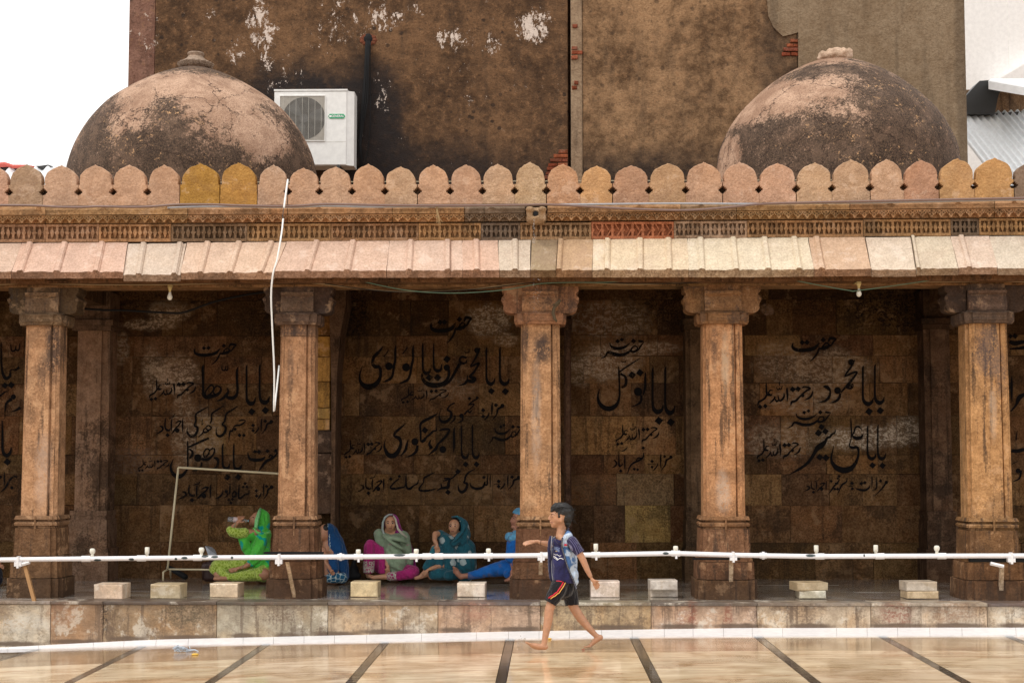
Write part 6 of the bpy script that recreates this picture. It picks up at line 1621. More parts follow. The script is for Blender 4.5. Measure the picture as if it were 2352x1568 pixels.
# zip tape: dark with pale teeth, lying on the near edge of the waistcoat
def on_surf(x, y, prims_obj, off=.004):
    o_ = Vector((0, 0, CAMZ)); d = (F.p(x, y) - o_).normalized()
    res = prims_obj
    best = None
    for ob in res:
        mw = ob.matrix_world.inverted() if False else None
        ok, loc, nn, _ = ob.ray_cast(o_, d)
        if ok and (best is None or (loc - o_).length < (best - o_).length): best = loc
    return (best - d * off) if best else F.p(x, y, -.11)
bpy.context.view_layer.update()
tshirt = [o for o in boy.children if o.name.startswith('t_shirt')][0]
src = [tshirt, vest]
zp = []
for i in range(25):
    y = 1213 + (1351 - 1213) * i / 24
    zp.append(on_surf(lerp_t(zipx, y) + 1.0, y, src, .003))
for _ in range(2):
    for i in range(1, len(zp) - 1): zp[i].y = min(zp[i].y, (zp[i - 1].y + zp[i + 1].y) / 2 + .002)
mb = MB(); mb.tube(zp, .0078, 6); tape = mb.build('zip_tape', cloth('dark_zip_tape', (.03, .028, .05)), vest, True)
mb = MB()
for i in range(len(zp) - 1):
    for q in (.15, .65):
        a = zp[i].lerp(zp[i + 1], q); b = zp[i].lerp(zp[i + 1], q + .28); off = Vector((.001, -.0076, 0)); mb.tube([a + off, b + off], .0018, 5)
mb.build('zip_teeth', M['grey_pipe'], vest)
ez = [on_surf(x, y, src, .002) for x, y in ((1268, 1230), (1266, 1245), (1265.5, 1262), (1266.5, 1285), (1267, 1305), (1268.5, 1325), (1270, 1334))]
mb = MB(); mb.tube([Vector((p.x - .012, p.y + .012, p.z)) for p in ez], [.006, .016, .018, .019, .018, .014, .008], 8); mb.build('waistcoat_edge', cloth('navy_lining', (.02, .02, .06)), vest, True)
mb = MB(); mb.tube(ez, .0028, 5); mb.build('edge_piping', M['grey_pipe'], vest, True)
c = on_surf(1299, 1250.5, src, .002); small('chest_badge', plain('badge_red', (.62, .01, .05), .6), vest, [(c, .014, (1, .25, .65))])
# print on the shirt: a line of letters and three wavy strokes
def pr(pts, r, m, nm): 
    q = [on_surf(x, y, [tshirt], .0015) for x, y in pts]; mb = MB(); mb.tube(q, r, 4); return mb.build(nm, m, tshirt)
pr([(1271.5, 1271), (1276, 1273.5), (1280, 1273), (1285, 1276.5), (1289, 1275)], .0022, M['white_paint'], 'shirt_print')
pr([(1271, 1276), (1276, 1279), (1282, 1284), (1286, 1281), (1291, 1282), (1294, 1284)], .0032, M['white_paint'], 'shirt_print')
pr([(1271, 1279), (1277, 1283), (1281, 1286)], .002, M['white_paint'], 'shirt_print')
lt = plain('print_blue_grey', (.25, .33, .55), .7)
for k in range(7): pr([(1273.5 + k * 1.8, 1254.5 + k * 1.0), (1273.2 + k * 1.8, 1261 + k * 1.0)], .0024, lt, 'shirt_print')
pr([(1272, 1253), (1279, 1256), (1286, 1259)], .0018, lt, 'shirt_print')
pr([(1276, 1265), (1280, 1265.5)], .003, M['brass'], 'shirt_print')
shorts = cloth('black_shorts_cloth', (.012, .011, .014), .85)
S_ = F.ch((1288, 1334, -.04, 20), (1282, 1352, -.07, 19.5), (1272, 1370, -.085, 17), (1263, 1386, -.09, 13.5)) + F.ch((1300, 1334, .04, 20), (1306, 1352, .06, 19.5), (1312, 1372, .08, 17), (1315, 1391, .085, 15)) + F.ch((1290, 1336, 0, 21), (1296, 1350, 0, 22))
def keep_s(c, n):
    x, y = F.px(c)
    if y < 1331: return False
    if x < 1285: return (x - 1254) * -.58 + (y - 1379) < 0 or y < 1376
    return y < 1391 - (x - 1300) * .08
fused('shorts', S_, .005, shorts, boy, 4, lambda c, n: .001 + fz(18, .005)(c, n), keep_s)
sh = [o for o in boy.children if o.name.startswith('shorts')][0]
bpy.context.view_layer.update()
for (dx, dy, m_, r) in ((0, 0, 'st_red', .0055), (4.4, 1.6, 'st_or', .0045)):
    if m_ not in M: M[m_] = plain('stripe_' + ('red' if m_ == 'st_red' else 'amber'), (.62, .01, .03) if m_ == 'st_red' else (.80, .40, .09), .6)
    q = [on_surf(x + dx, y + dy, [sh], .001) for x, y in ((1294, 1336), (1290, 1344), (1285, 1351), (1280, 1359), (1275, 1362), (1271, 1366), (1265, 1369), (1260, 1373))]
    mb = MB(); mb.tube(q, r, 6); mb.build('side_stripe', M[m_], sh, True)
mb = MB(); mb.tube([on_surf(x, y, [sh], .001) for x, y in ((1278, 1333.5), (1284, 1333.5), (1291, 1335))], .004, 5); mb.build('waist_tab', M['st_red'], sh)
# hair
H = F.el(1294, 1175, 0, 23, 18, 20.5) + F.el(1301, 1186, 0, 14, 19, 19) + F.ch((1272, 1166, -.01, 7), (1268, 1172, -.02, 4), (1266.5, 1175.5, -.02, 1.8)) + F.ch((1278, 1163, 0, 9), (1297, 1162, 0, 9), (1309, 1170, 0, 8)) + F.ch((1310, 1180, 0, 6), (1317, 1172, 0, 1.5)) + F.ch((1272, 1166, .03, 6), (1270, 1172, .045, 3)) \
    + F.ch((1282, 1178, -.06, 4), (1284, 1186, -.064, 2.6)) + F.el(1303, 1201, 0, 8, 9, 14)
def keep_h(c, n):
    x, y = F.px(c)
    if x < 1281: return y < 1176.5 + (1281 - x) * .05
    if x < 1295: return y < 1189
    return True
fused('hair', H, .0045, M['hair'], boy, 2, lambda c, n: .0016 + .0045 * noise.noise(Vector((c.x * 55, c.y * 30, c.z * 90))), keep_h)
mb = MB(); random.seed(11)
for k in range(64):
    a0 = random.uniform(0, 1); dd = random.uniform(-.075, .06)
    x0, y0 = 1300 + random.uniform(-8, 12), 1163 + abs(dd) * 60
    x1, y1 = 1270 + random.uniform(-3, 16), 1168 + random.uniform(-5, 8) + abs(dd) * 40
    P_ = [F.p(x0, y0 - 1, dd * .6), F.p((x0 + x1) / 2, min(y0, y1) - 3.5 + random.uniform(-1, 1.5), dd), F.p(x1, y1 + random.uniform(-1, 2), dd * 1.05)]
    mb.tube(P_, [.0022, .003, .0012], 5)
for k in range(26):
    x0, y0 = 1308 + random.uniform(-4, 6), 1172 + random.uniform(-6, 24)
    mb.tube([F.p(x0, y0, random.uniform(-.05, .05)), F.p(x0 + 5, y0 + random.uniform(-3, 5), random.uniform(-.05, .05)), F.p(x0 + random.uniform(5, 11), y0 + random.uniform(-3, 10), random.uniform(-.03, .03))], [.003, .0022, .0008], 5)
mb.build('loose_hair', M['hair'], [o for o in boy.children if o.name.startswith('hair')][0], True)['kind'] = 'stuff'
for sgn in (-1, 1):
    e = F.p(1268.6, 1186.0, sgn * .036)
    small('eye', M['eye'], boy, [(e, 2.0 * F.s, (1, .8, .6))]); small('iris', M['iris'], boy, [(e + Vector((-.8 * F.s, sgn * .0045, 0)), 1.25 * F.s, (.8, 1, 1))])
    mb = MB(); mb.tube([F.p(1265.5, 1181.5, sgn * .028), F.p(1269, 1180.2, sgn * .042), F.p(1275, 1182.2, sgn * .052)], [.0016, .0022, .001], 5); mb.build('eyebrow', M['brow'], boy)
mb = MB(); mb.tube([F.p(1264.4, 1199.0, -.012), F.p(1268, 1199.4, -.026), F.p(1271, 1199.0, -.034)], [.0026, .0022, .001], 5); mb.build('mouth', M['lip'], boy)
mb = MB(); w0 = F.p(1242, 1244.8, .115); r_ = 5.0 * F.s
mb.tube([(w0.x + .002 * math.sin(a), w0.y + r_ * math.cos(a), w0.z + r_ * 1.1 * math.sin(a)) for a in [k * math.pi / 6 for k in range(13)]], .0022, 5); mb.build('wrist_thread', M['black'], boy)

# ================= seated women
def face_front(F, par, x, y, d, w, turn=0.0, tilt=0.0, skin=None):
    """eyes, brows, mouth, nostril shade for a face turned to the camera; x,y centre, w half width"""
    for sg in (-1, 1):
        ex = x + turn * w * .35 + sg * w * .40; ey = y - w * .12 + tilt * sg
        c = F.p(ex, ey, d - abs(turn) * 0 + .004 * 0)
        small('eye', M['eye'], par, [(c, w * .17 * F.s, (1.1, .6, .6))]); small('iris', M['iris'], par, [(c + Vector((turn * .001, -w * .08 * F.s, 0)), w * .115 * F.s, (1, .6, 1))])
        mb = MB(); mb.tube([F.p(ex - w * .24, ey - w * .24 + .4, d - .002), F.p(ex, ey - w * .36, d - .004), F.p(ex + w * .24, ey - w * .24 + .4, d - .002)], w * .055 * F.s, 5); mb.build('eyebrow', M['brow'], par)
    mx_ = x + turn * w * .42; my = y + w * .72
    mb = MB(); mb.tube([F.p(mx_ - w * .30, my - .2, d + .002), F.p(mx_, my + w * .05, d - .006), F.p(mx_ + w * .30, my - .2, d + .002)], [w * .04 * F.s, w * .10 * F.s, w * .04 * F.s], 6); mb.build('mouth', M['lip'], par)
def head_front(F, x, y, d, w, turn=0.0):
    h = w * 1.45
    P = F.el(x, y - w * .2, d, w * 1.0, h * .78, w * 1.15) + F.el(x + turn * w * .1, y + w * .45, d - w * .12 * F.s, w * .80, h * .62, w * .9) + F.el(x + turn * w * .25, y + w * 1.12, d - w * .35 * F.s, w * .36, w * .26, w * .4)
    nx = x + turn * w * .5
    P += F.ch((nx - turn * w * .1, y - w * .1, d - w * .85 * F.s, w * .14), (nx, y + w * .32, d - w * 1.10 * F.s, w * .20)) + F.el(nx, y + w * .38, d - w * .92 * F.s, w * .30, w * .13, w * .2)
    P += F.el(x - w * .5 + turn * w * .3, y + w * .3, d - w * .6 * F.s, w * .34, w * .3, w * .35) + F.el(x + w * .5 + turn * w * .3, y + w * .3, d - w * .6 * F.s, w * .34, w * .3, w * .35)
    P += F.el(nx, y + w * .72, d - w * .82 * F.s, w * .34, w * .14, w * .2)
    P += F.ch((x, y + w * .8, d + .01, w * .55), (x, y + w * 2.0, d + .03, w * .62))
    return P
wskin = skin_m('woman_skin', (.42, .20, .115)); wskin2 = skin_m('woman_skin_fair', (.56, .29, .17))
ZT_ = ZP
# --- woman in sage green and magenta
F = Fig(16.45)
w2 = thing('person', at(900, 1331, 16.45), 'seated woman in sage green shawl and magenta trousers, one knee raised', 'person')
w2.location.z = ZP
P = head_front(F, 897, 1202, .12, 13.6)
P += F.ch((898, 1222, .18, 16), (900, 1260, .2, 24), (905, 1310, .15, 26)) + F.ch((868, 1226, .15, 9), (873, 1250, .10, 8), (882, 1278, .02, 6.5), (889, 1296, -.03, 5))
P += hand(F, 891, 1303, -.04, -.05, 1, 2.3, 17, 1.9, 0, 0, 1, (884, 1308))
P += F.ch((878, 1306, .1, 13), (850, 1250, -.02, 11), (847, 1285, -.05, 8.5), (845, 1316, -.05, 6)) + F.ch((845, 1322, -.05, 5), (856, 1325, -.1, 5), (862, 1326, -.14, 4)) + F.ch((915, 1310, .1, 14), (952, 1314, -.02, 11), (905, 1323, -.1, 8), (872, 1324, -.14, 5.5), (856, 1326, -.15, 4.5))
for k in range(4): P += F.ch((858, 1324.5 + k, -.16 + k * .01, 2.6), (850, 1324.5 + k * .8, -.165 + k * .01, 2))
fused('body', P, .0062, wskin2, w2, 3)
sage = cloth('sage_cloth', (.27, .36, .24), .85, (.42, .25, .26), 15, .66, .03)
mag = cloth('magenta_cloth', (.42, .025, .17), .8, None, fold=34)
P = F.ch((871, 1226, .14, 13), (874, 1240, .12, 13), (881, 1254, .08, 12)) + F.ch((886, 1236, .14, 14), (928, 1236, .16, 14)) + F.ch((899, 1248, .1, 20), (902, 1266, .08, 26), (910, 1290, .05, 26), (912, 1302, .06, 24)) + F.ch((926, 1232, .14, 14), (932, 1262, .12, 15), (936, 1292, .1, 14))
def foldsY(a, k, ang=.5): return lambda c, n: a * math.sin((c.x * math.cos(ang) + c.z * math.sin(ang)) * k + 3 * noise.noise(c * 6)) * max(0, -n.y) + a * .8 * noise.noise(c * 14)
fused('tunic', P, .0062, sage, w2, 3, foldsY(.005, 95, .9))
P = F.ch((878, 1300, .12, 18), (862, 1262, .0, 15.5), (851, 1250, -.04, 12), (848, 1256, -.06, 13), (848, 1280, -.06, 12.5), (847, 1300, -.06, 12.5), (846, 1308, -.06, 12)) + F.ch((874, 1262, .0, 9), (876, 1290, -.03, 9.5), (877, 1312, -.02, 9)) + F.ch((872, 1300, .08, 16), (858, 1275, .0, 16))
fused('trouser_leg', P, .0062, mag, w2, 3, foldsY(.006, 110, .1), lambda c, n: F.px(c)[1] < 1317)
P = F.ch((925, 1308, .08, 15), (950, 1312, -.02, 14), (944, 1316, -.06, 13), (920, 1321, -.10, 11), (896, 1323, -.12, 9.5))
fused('trouser_leg', P, .0062, mag, w2, 3, foldsY(.004, 110, .9), lambda c, n: F.px(c)[0] > 890)
emb = cloth('embroidered_cuff', (.40, .05, .16), .7, (.50, .52, .42), 42, .10, .05, kind='edge')
fused('embroidered_cuff', F.ch((847.5, 1290, -.062, 13.2), (847, 1300, -.062, 13.2), (846.5, 1311, -.062, 12.8)), .006, emb, w2, 2, None, lambda c, n: 1287 < F.px(c)[1] < 1315)
fused('embroidered_cuff', F.ch((910, 1321.6, -.112, 10.6), (896, 1323, -.122, 10)), .006, emb, w2, 2, None, lambda c, n: 887 < F.px(c)[0] < 911)
veil = cloth('magenta_veil_sage_edge', (.30, .02, .19), .8)
tn = veil.node_tree
P = F.el(898, 1199, .17, 20, 20.5, 15) + F.ch((899, 1200, .19, 18), (908, 1222, .2, 17), (928, 1236, .2, 12), (940, 1262, .2, 9), (946, 1290, .2, 9), (950, 1312, .16, 7))
def keep_v(c, n):
    x, y = F.px(c)
    face = ((x - 896.5) / 15.8) ** 2 + ((y - 1204) / 23) ** 2
    return not (face < 1 and c.y < F.Y + .19) and not (y > 1222 and x < 905)
fused('veil', P, .006, veil, w2, 2, foldsY(.003, 120, .2), keep_v)
def drape(F, name, pts, r, m, par, n=8, flat=.5):
    mb = MB(); mb.tube([F.p(*p) for p in pts], r, n); return mb.build(name, m, par, True)
s = F.s
drape(F, 'veil_edge', [(884, 1232, .02), (878.5, 1215, .05), (879.5, 1199, .07), (884, 1188, .075), (893, 1181.5, .075), (902, 1181, .075)], [2.4 * s, 2.4 * s, 2.6 * s, 2.4 * s, 2.0 * s, 1.5 * s], cloth('grey_sage_edge', (.34, .40, .38)), w2)
drape(F, 'veil_edge', [(903, 1183, .07), (909, 1192, .07), (911, 1203, .06), (914, 1214, .05), (922, 1223, .03), (935, 1234, .03)], [1.2 * s, 2.0 * s, 2.2 * s, 2.6 * s, 2.6 * s, 1.6 * s], cloth('cream_edge', (.55, .50, .42)), w2)
drape(F, 'scarf_fold', [(880, 1228, .02), (889, 1235, -.01), (906, 1236, -.02), (922, 1240, -.01), (936, 1246, .02)], [4 * s, 5 * s, 5.5 * s, 5 * s, 3 * s], sage, w2)
drape(F, 'scarf_fold', [(884, 1231, -.01), (896, 1243, -.03), (914, 1254, -.04), (934, 1264, -.01)], [3 * s, 3.5 * s, 4 * s, 3 * s], sage, w2)
face_front(F, w2, 896.5, 1202.5, .12 - 13.6 * F.s * 1.03, 13.6)

# --- woman in teal
F = Fig(16.4); s = F.s
w3 = thing('person', at(1045, 1331, 16.4), 'seated woman wrapped in a teal leaf-print shawl, hand on her raised knee', 'person'); w3.location.z = ZP
P = head_front(F, 1043.5, 1209, .12, 13.2, -.55)
P += F.ch((1046, 1230, .16, 16), (1055, 1262, .2, 26), (1058, 1312, .15, 28)) + F.ch((1012, 1226, .12, 8), (1000, 1226, .02, 7), (998, 1238, -.04, 5.5), (1001, 1246, -.06, 4.8))
P += hand(F, 1003.5, 1252, -.07, .12, 1, 2.6, 17, 1.9, 0, 0, 1, (996.5, 1258))
P += F.ch((1030, 1306, .1, 12), (1000, 1258, 0, 10), (985, 1290, -.02, 8), (976, 1314, -.04, 6), (966, 1322, -.06, 4.5)) + F.ch((1018, 1298, .0, 7), (1000, 1302, -.06, 5.5), (988, 1306, -.1, 4.4)) + hand(F, 981, 1310, -.11, -.7, .7, 2.2, 13, 1.7)
P += F.ch((982, 1318, -.04, 6), (966, 1324, -.06, 5), (955, 1327, -.08, 4)) + F.ch((1040, 1318, .05, 12), (992, 1322, -.04, 9))
fused('body', P, .0062, wskin2, w3, 3)
teal = cloth('teal_cloth', (.018, .105, .145), .85, (.02, .20, .24), 7, .58, .1)
tealp = cloth('teal_leaf_print', (.016, .10, .135), .85, (.40, .48, .48), 8, .27, .05, kind='star')
P = F.ch((1012, 1228, .1, 12), (1036, 1246, .08, 15)) + F.ch((1060, 1238, .12, 18), (1066, 1262, .14, 28), (1068, 1300, .12, 28), (1066, 1318, .1, 22)) + F.ch((1022, 1240, .06, 15), (1030, 1270, .04, 20), (1036, 1300, .02, 18))
fused('shawl', P, .0062, tealp, w3, 3, foldsY(.005, 85, .8))
P = F.ch((1030, 1296, .1, 18), (1006, 1262, .0, 12), (1001, 1262, -.01, 12), (992, 1284, -.02, 12), (982, 1302, -.04, 11)) + F.ch((1012, 1280, .0, 13), (1008, 1300, -.0, 12))
fused('trouser_leg', P, .0062, teal, w3, 3, foldsY(.005, 90, .2), lambda c, n: (F.px(c)[1] - 1312) < (F.px(c)[0] - 967) * .25)
P = F.ch((1048, 1316, .02, 14), (1010, 1318, -.06, 14), (996, 1319, -.07, 12)) + F.ch((1050, 1318, -.04, 12), (1030, 1322, -.1, 11))
fused('trouser_leg', P, .0062, teal, w3, 3, foldsY(.004, 100, 1.2))
P = F.el(1050, 1206, .16, 21, 22, 16) + F.ch((1058, 1208, .17, 19), (1064, 1228, .14, 18), (1060, 1242, .08, 16)) + F.ch((1054, 1240, .03, 9), (1042, 1248, .0, 7))
def keep_v(c, n):
    x, y = F.px(c)
    face = ((x - 1041) / 17.5) ** 2 + ((y - 1210) / 23) ** 2
    return not (face < 1 and c.y < F.Y + .19) and not (y > 1222 and x < 1030)
fused('veil', P, .006, tealp, w3, 2, foldsY(.003, 120, .2), keep_v)
fused('hair', F.el(1048, 1204, .155, 16.5, 18.5, 13), .006, M['hair'], w3, 2, None, lambda c, n: ((F.px(c)[0] - 1040) / 13.5) ** 2 + ((F.px(c)[1] - 1211) / 19.5) ** 2 > 1 or c.y > F.Y + .2)
face_front(F, w3, 1042.5, 1209.5, .12 - 13.2 * F.s * 1.0, 13.2, -.55)
drape(F, 'veil_edge', [(1037, 1187, .09), (1050, 1185, .08), (1062, 1194, .06), (1067, 1208, .05), (1062, 1222, .02), (1050, 1234, -.02), (1041, 1244, -.03)], [1.6 * s, 2.2 * s, 2.4 * s, 2.6 * s, 3 * s, 3.4 * s, 2 * s], teal, w3)
small('ring', M['grey_pipe'], w3, [(F.p(1002.5, 1252.5, -.085), .0055, (1.4, .8, .7))])
mb = MB(); w0 = F.p(988, 1306, -.1); mb.tube([(w0.x + .012 * math.cos(a) * .4, w0.y + .02 * math.sin(a), w0.z + .02 * math.cos(a)) for a in [k * math.pi / 6 for k in range(13)]], .003, 5); mb.build('bangle', M['gold'], w3)
# --- woman in bright blue behind the middle column
F = Fig(16.2); s = F.s
w4 = thing('person', at(1195, 1331, 16.2), 'woman in bright blue half hidden by the middle column, bare foot stretched out', 'person'); w4.location.z = ZP
P = F.el(1192, 1190, .0, 15, 18, 13) + F.el(1184, 1195, 0, 10, 13, 10) + F.ch((1176.5, 1189, 0, 1.8), (1173, 1196.5, 0, 2.2)) + F.el(1178, 1210, 0, 5, 4, 5) + F.el(1176, 1202.5, 0, 3, 2.2, 4) + F.ch((1190, 1206, 0, 9), (1188, 1222, .02, 10))
P += F.ch((1190, 1226, .05, 16), (1192, 1270, .06, 22), (1200, 1312, .05, 24)) + F.ch((1178, 1232, -.08, 8), (1172, 1262, -.1, 7), (1176, 1290, -.1, 5.5), (1180, 1312, -.1, 4.6), (1180, 1320, -.1, 4.6))
P += F.ch((1190, 1308, .0, 14), (1130, 1311, .0, 10), (1090, 1320, .0, 7), (1068, 1322, .0, 6), (1060, 1323, .0, 6.4)) + F.ch((1059, 1325, .0, 5.6), (1051, 1316, .0, 6.6), (1046, 1308, .0, 6))
for k in range(5): P += F.ch((1046 - k * .4 + k * 0, 1305 + k * 2.3, -.03 + k * .006, 2.7), (1041.5 + k * .2, 1301.5 + k * 3.1, -.03 + k * .006, 2.5 if k == 0 else 2.0))
P += F.ch((1190, 1300, -.1, 10), (1178, 1312, -.2, 6), (1176, 1326, -.24, 5.5), (1166, 1331.5, -.26, 4.2), (1161, 1332.5, -.27, 3.2))
fused('body', P, .0062, skin_m('woman_skin_rosy', (.42, .19, .12)), w4, 3)
blue = cloth('bright_blue_cloth', (.012, .14, .50), .75, (.09, .13, .30), 9, .52, .12, 30, .8)
pale = cloth('pale_blue_cloth', (.12, .36, .58), .8)
P = F.ch((1186, 1234, .02, 15), (1184, 1262, -.04, 19), (1186, 1296, -.04, 20), (1192, 1310, 0, 18)) + F.ch((1176, 1246, -.08, 12), (1172, 1280, -.1, 12)) + F.ch((1190, 1302, .0, 20), (1158, 1304, .0, 19), (1130, 1309, .0, 15), (1100, 1317, .0, 11), (1078, 1322, .0, 9)) + F.ch((1180, 1300, -.05, 14), (1166, 1318, -.08, 10))
fused('dress', P, .0062, blue, w4, 3, foldsY(.006, 75, .7), lambda c, n: F.px(c)[0] > 1074)
fused('scarf', F.el(1193, 1184, .02, 18, 19, 16) + F.ch((1200, 1190, .03, 14), (1198, 1220, .04, 15), (1180, 1232, -.02, 11), (1170, 1232, -.04, 11)) + F.ch((1192, 1226, -.06, 11), (1176, 1236, -.1, 9)), .006, pale, w4, 2, foldsY(.003, 110, .3),
      lambda c, n: not (F.px(c)[0] < 1194 and 1177 + (F.px(c)[0] - 1176) * .45 < F.px(c)[1] < 1213))
small('eye', M['iris'], w4, [(F.p(1180, 1190, -.055), .006, (1, .5, .6))]); mb = MB(); mb.tube([F.p(1176, 1186.5, -.05), F.p(1180, 1185.4, -.062), F.p(1185, 1187, -.066)], .002, 5); mb.build('eyebrow', M['brow'], w4)
mb = MB(); mb.tube([F.p(1173.8, 1202.6, -.01), F.p(1178, 1203, -.03)], .0026, 5); mb.build('mouth', M['lip'], w4)
mb = MB(); w0 = F.p(1082, 1321, 0)
mb.tube([(w0.x + .006 * math.sin(a), w0.y + .033 * math.cos(a), w0.z + .033 * math.sin(a)) for a in [k * math.pi / 6 for k in range(13)]], .0025, 5); mb.build('anklet', M['black'], w4)
# --- woman in green drinking from a bottle
F = Fig(16.25); s = F.s
w1 = thing('person', at(585, 1335, 16.25), 'cross-legged woman in a bright green veil and lime trousers drinking from a plastic bottle', 'person'); w1.location.z = ZP
P = F.el(592, 1192, 0, 16, 17, 13) + F.el(584, 1195, 0, 10, 13, 11) + F.ch((578, 1186, 0, 2.2), (574.5, 1190, 0, 2.4)) + F.el(577, 1202, 0, 5, 5, 6) + F.el(575.5, 1196.5, 0, 2.6, 2.2, 4) + F.ch((594, 1206, 0, 9.5), (596, 1224, .02, 11))
P += F.ch((596, 1230, .03, 18), (600, 1270, .05, 24), (602, 1312, .05, 27)) + F.ch((590, 1224, -.1, 10), (560, 1222, -.16, 8), (531, 1217, -.18, 6.5), (537, 1208, -.17, 5.6), (546, 1200, -.16, 4.4))
P += F.ch((546, 1199, -.16, 4.2), (551, 1194.5, -.15, 4.6))
for k in range(4):
    x = 546.5 + k * 4.6; P += F.ch((549 + k * 1.2, 1194, -.15, 2.0), (x, 1188.5, -.135, 1.9), (x + .5, 1185.6, -.115, 1.7), (x + .8, 1186.4, -.09, 1.5))
P += F.ch((550, 1197, -.16, 2.2), (556, 1199, -.165, 2.0), (561, 1197.5, -.165, 1.7))
P += F.ch((598, 1244, -.12, 9), (584, 1284, -.2, 7.5), (566, 1299, -.24, 5.5), (555, 1303, -.25, 4.6)) + hand(F, 545, 1305, -.26, -.95, .35, 2.2, 19, 1.9, 0, .2)
P += F.ch((598, 1310, 0, 16), (540, 1298, -.14, 14), (492, 1304, -.16, 12), (500, 1322, -.22, 7), (520, 1326, -.24, 6)) + F.ch((600, 1314, -.05, 16), (606, 1318, -.2, 14), (550, 1325, -.26, 7), (505, 1328, -.28, 5), (494, 1328, -.28, 4.4))
fused('body', P, .0062, wskin, w1, 3)
lime = cloth('lime_print_cloth', (.25, .36, .035), .85, (.44, .55, .12), 34, .10, .06, kind='edge')
P = F.ch((596, 1308, .0, 22), (560, 1300, -.12, 18), (520, 1302, -.16, 17), (500, 1300, -.17, 16), (495, 1306, -.18, 14)) + F.ch((604, 1312, -.1, 20), (596, 1318, -.2, 16), (560, 1322, -.26, 12), (528, 1325, -.28, 8)) + F.ch((500, 1306, -.18, 12), (515, 1318, -.24, 10), (535, 1328, -.27, 7)) + F.ch((602, 1322, -.15, 13), (604, 1326, -.1, 11))
fused('trousers', P, .0062, lime, w1, 3, foldsY(.005, 70, .6))
fused('sleeve', F.ch((562, 1223, -.16, 12), (545, 1224, -.18, 12), (534, 1221, -.18, 11), (529, 1217, -.18, 9)), .006, lime, w1, 3, fz(18, .006), lambda c, n: True)
green = cloth('green_veil_cloth', (.085, .50, .06), .75, (.0, .34, .27), 6.5, .55, .02, 24, .8)
P = F.ch((606, 1228, .0, 18), (580, 1228, -.1, 14), (558, 1228, -.15, 10)) + F.ch((600, 1236, -.02, 22), (596, 1262, -.06, 24), (600, 1290, -.06, 24), (604, 1302, -.08, 20)) + F.ch((556, 1232, -.14, 11), (566, 1256, -.13, 12), (578, 1276, -.12, 12), (590, 1296, -.14, 12)) + F.ch((602, 1236, -.12, 15), (588, 1280, -.19, 13), (578, 1290, -.21, 11))
fused('shawl', P, .0062, green, w1, 3, foldsY(.007, 80, -.6))
P = F.el(602, 1192, .0, 19, 22, 17) + F.ch((598.5, 1168, 0, 2.5), (600, 1180, 0, 12), (604, 1200, 0, 17), (602, 1218, 0, 16), (604, 1232, 0, 16))
fused('veil', P, .006, green, w1, 2, foldsY(.003, 120, .2), lambda c, n: F.px(c)[0] > 597.5 - (F.px(c)[1] - 1165) * .26 or F.px(c)[1] > 1221)
drape(F, 'veil_edge', [(598, 1166, -.03), (594, 1180, -.09), (590, 1194, -.115), (588, 1208, -.11), (590, 1219, -.09)], [2 * s, 4.5 * s, 5 * s, 4.5 * s, 2.5 * s], cloth('pale_green_edge', (.20, .55, .22)), w1)
drape(F, 'shawl_fold', [(582, 1212, -.12), (590, 1222, -.14), (604, 1226, -.14), (622, 1222, -.1)], [2.5 * s, 3 * s, 3 * s, 2.5 * s], cloth('light_green_fold', (.16, .55, .12)), w1)
mb = MB(); mb.tube([F.p(583, 1187.2, -.075), F.p(579.5, 1187.8, -.07)], .004, 6); mb.build('eye', M['iris'], w1)
for (x, y, d, r) in ((540, 1206, -.17, 6.2), (558, 1302, -.245, 5.4)):
    w0 = F.p(x, y, d); mb = MB(); mb.tube([(w0.x + r * s * .9 * math.cos(a) * .5, w0.y + r * s * math.sin(a), w0.z + r * s * math.cos(a)) for a in [k * math.pi / 6 for k in range(13)]], .0026, 5); mb.build('bangle', plain('green_glass_bangle', (.05, .25, .12), .3), w1)
# the bottle she drinks from
bo = thing('water_bottle', F.p(545, 1194, -.13), 'clear plastic water bottle held up to the mouth of the woman in green', 'bottle')
def axis_tube(pts, m, nm):
    mb = MB(); P0, P1 = F.p(523, 1191.5, -.13), F.p(573, 1196.0, -.10)
    mb.tube([P0.lerp(P1, t_) for t_, r in pts], [r for t_, r in pts], 16); mb.build(nm, m, bo, True)
axis_tube([(0, .022), (.02, .027), (.10, .027), (.12, .025), (.2, .027), (.58, .027), (.66, .026), (.80, .018), (.90, .012), (.96, .0105)], M['bottle'], 'bottle_body')
axis_tube([(.93, .0118), (.965, .0118)], plain('bottle_neck_ring', (.2, .5, .65), .3), 'neck_ring')
axis_tube([(.26, .0276), (.54, .0276)], plain('faded_label', (.62, .50, .50), .5), 'label_band')
# --- blue-veiled woman right of the second column
F = Fig(16.1); s = F.s
w5 = thing('person', at(770, 1338, 16.1), 'woman hunched under a beaded deep blue veil, right of the second column', 'person'); w5.location.z = ZP
P = F.el(748, 1222, 0, 16, 20, 14) + F.el(741, 1228, -.02, 11, 14, 11) + F.ch((752, 1240, .02, 12), (760, 1270, .03, 22), (765, 1316, .03, 26)) + F.ch((742, 1262, -.12, 7), (748, 1292, -.18, 5.5), (757, 1304, -.2, 4.4)) + hand(F, 759, 1309, -.2, .6, .8, 2.1, 13, 1.8)
fused('body', P, .0062, wskin, w5, 3)
dblue = cloth('deep_blue_veil_cloth', (.006, .055, .17), .75, None, 20)
P = F.el(757, 1218, .0, 15, 17, 16) + F.ch((760, 1222, .02, 17), (768, 1246, .04, 22), (776, 1280, .04, 24), (780, 1312, .04, 22), (784, 1322, .04, 18)) + F.ch((762, 1286, -.1, 14), (765, 1304, -.14, 14))
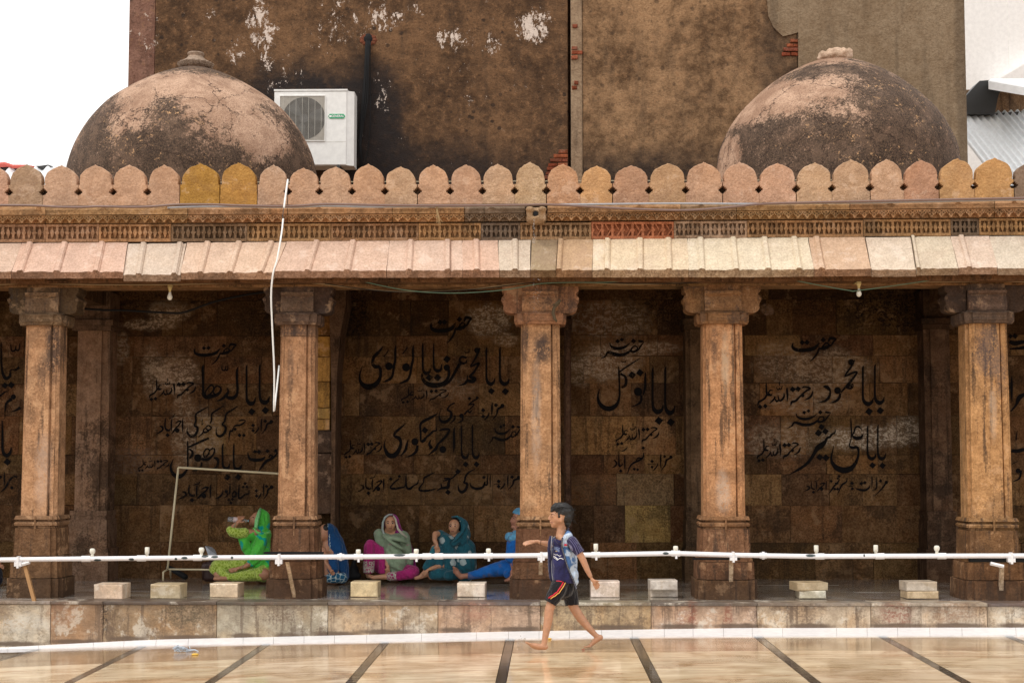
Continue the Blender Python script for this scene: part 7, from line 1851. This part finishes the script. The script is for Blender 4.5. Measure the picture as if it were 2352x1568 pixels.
fused('veil', P, .006, dblue, w5, 3, foldsY(.005, 60, .3), lambda c, n: F.px(c)[0] > 752.5 + (F.px(c)[1] - 1201) * .02 or F.px(c)[1] > 1292)
pr_ = cloth('paisley_hem', (.01, .09, .18), .8, (.42, .50, .50), 24, .045, .03, kind='edge')
fused('patterned_hem', F.ch((762, 1326, -.16, 12), (786, 1326, -.14, 12)) + F.ch((750, 1328, -.15, 9), (762, 1328, -.16, 11)), .006, pr_, w5, 3, fz(16, .004))
mb = MB()
random.seed(4)
for k in range(26):
    y = 1203 + k * 2.7; mb.ball(F.p(755.5 + (y - 1201) * .035 + random.uniform(-1, 1) - (2 if k < 3 else 0), y, -.062), random.uniform(.0035, .007), 6, 4, (1, .4, 1))
mb.build('beaded_edge', plain('pale_beads', (.45, .60, .66), .4), w5, True)
fused('hair', F.el(750, 1212, -.01, 9, 10, 13), .006, M['hair'], w5, 2)
# --- someone at the very edge of the picture
F = Fig(16.0)
w6 = thing('person', at(-12, 1345, 16.0), 'dark-robed seated person cut off by the left edge of the picture', 'person'); w6.location.z = ZP
P = F.el(-34, 1205, .0, 14, 18, 13) + F.ch((-36, 1222, 0, 10), (-34, 1240, .02, 18), (-30, 1290, .02, 24), (-26, 1320, .0, 26)) + F.ch((-16, 1258, -.06, 8), (-8, 1282, -.1, 6.5), (-1, 1297, -.12, 4.8)) + hand(F, 2, 1300, -.12, .9, .4, 1.8, 8, 1.6)
fused('body', P, .0062, wskin, w6, 3)
fused('robe', F.ch((-34, 1240, .02, 20), (-30, 1280, .02, 26), (-22, 1322, -.02, 26)) + F.ch((-14, 1318, -.1, 20), (-8, 1332, -.12, 14)) + F.ch((-16, 1256, -.06, 11), (-8, 1280, -.1, 10)), .0065, cloth('blue_black_robe', (.010, .012, .028)), w6, 3, foldsY(.004, 60))
fused('head_scarf', F.el(-35, 1203, .01, 18, 20, 17) + F.ch((-36, 1215, .01, 16), (-35, 1238, .02, 17)), .0065, cloth('blue_black_scarf', (.012, .014, .035)), w6, 2, None, lambda c, n: F.px(c)[0] < -24 or F.px(c)[1] > 1222)
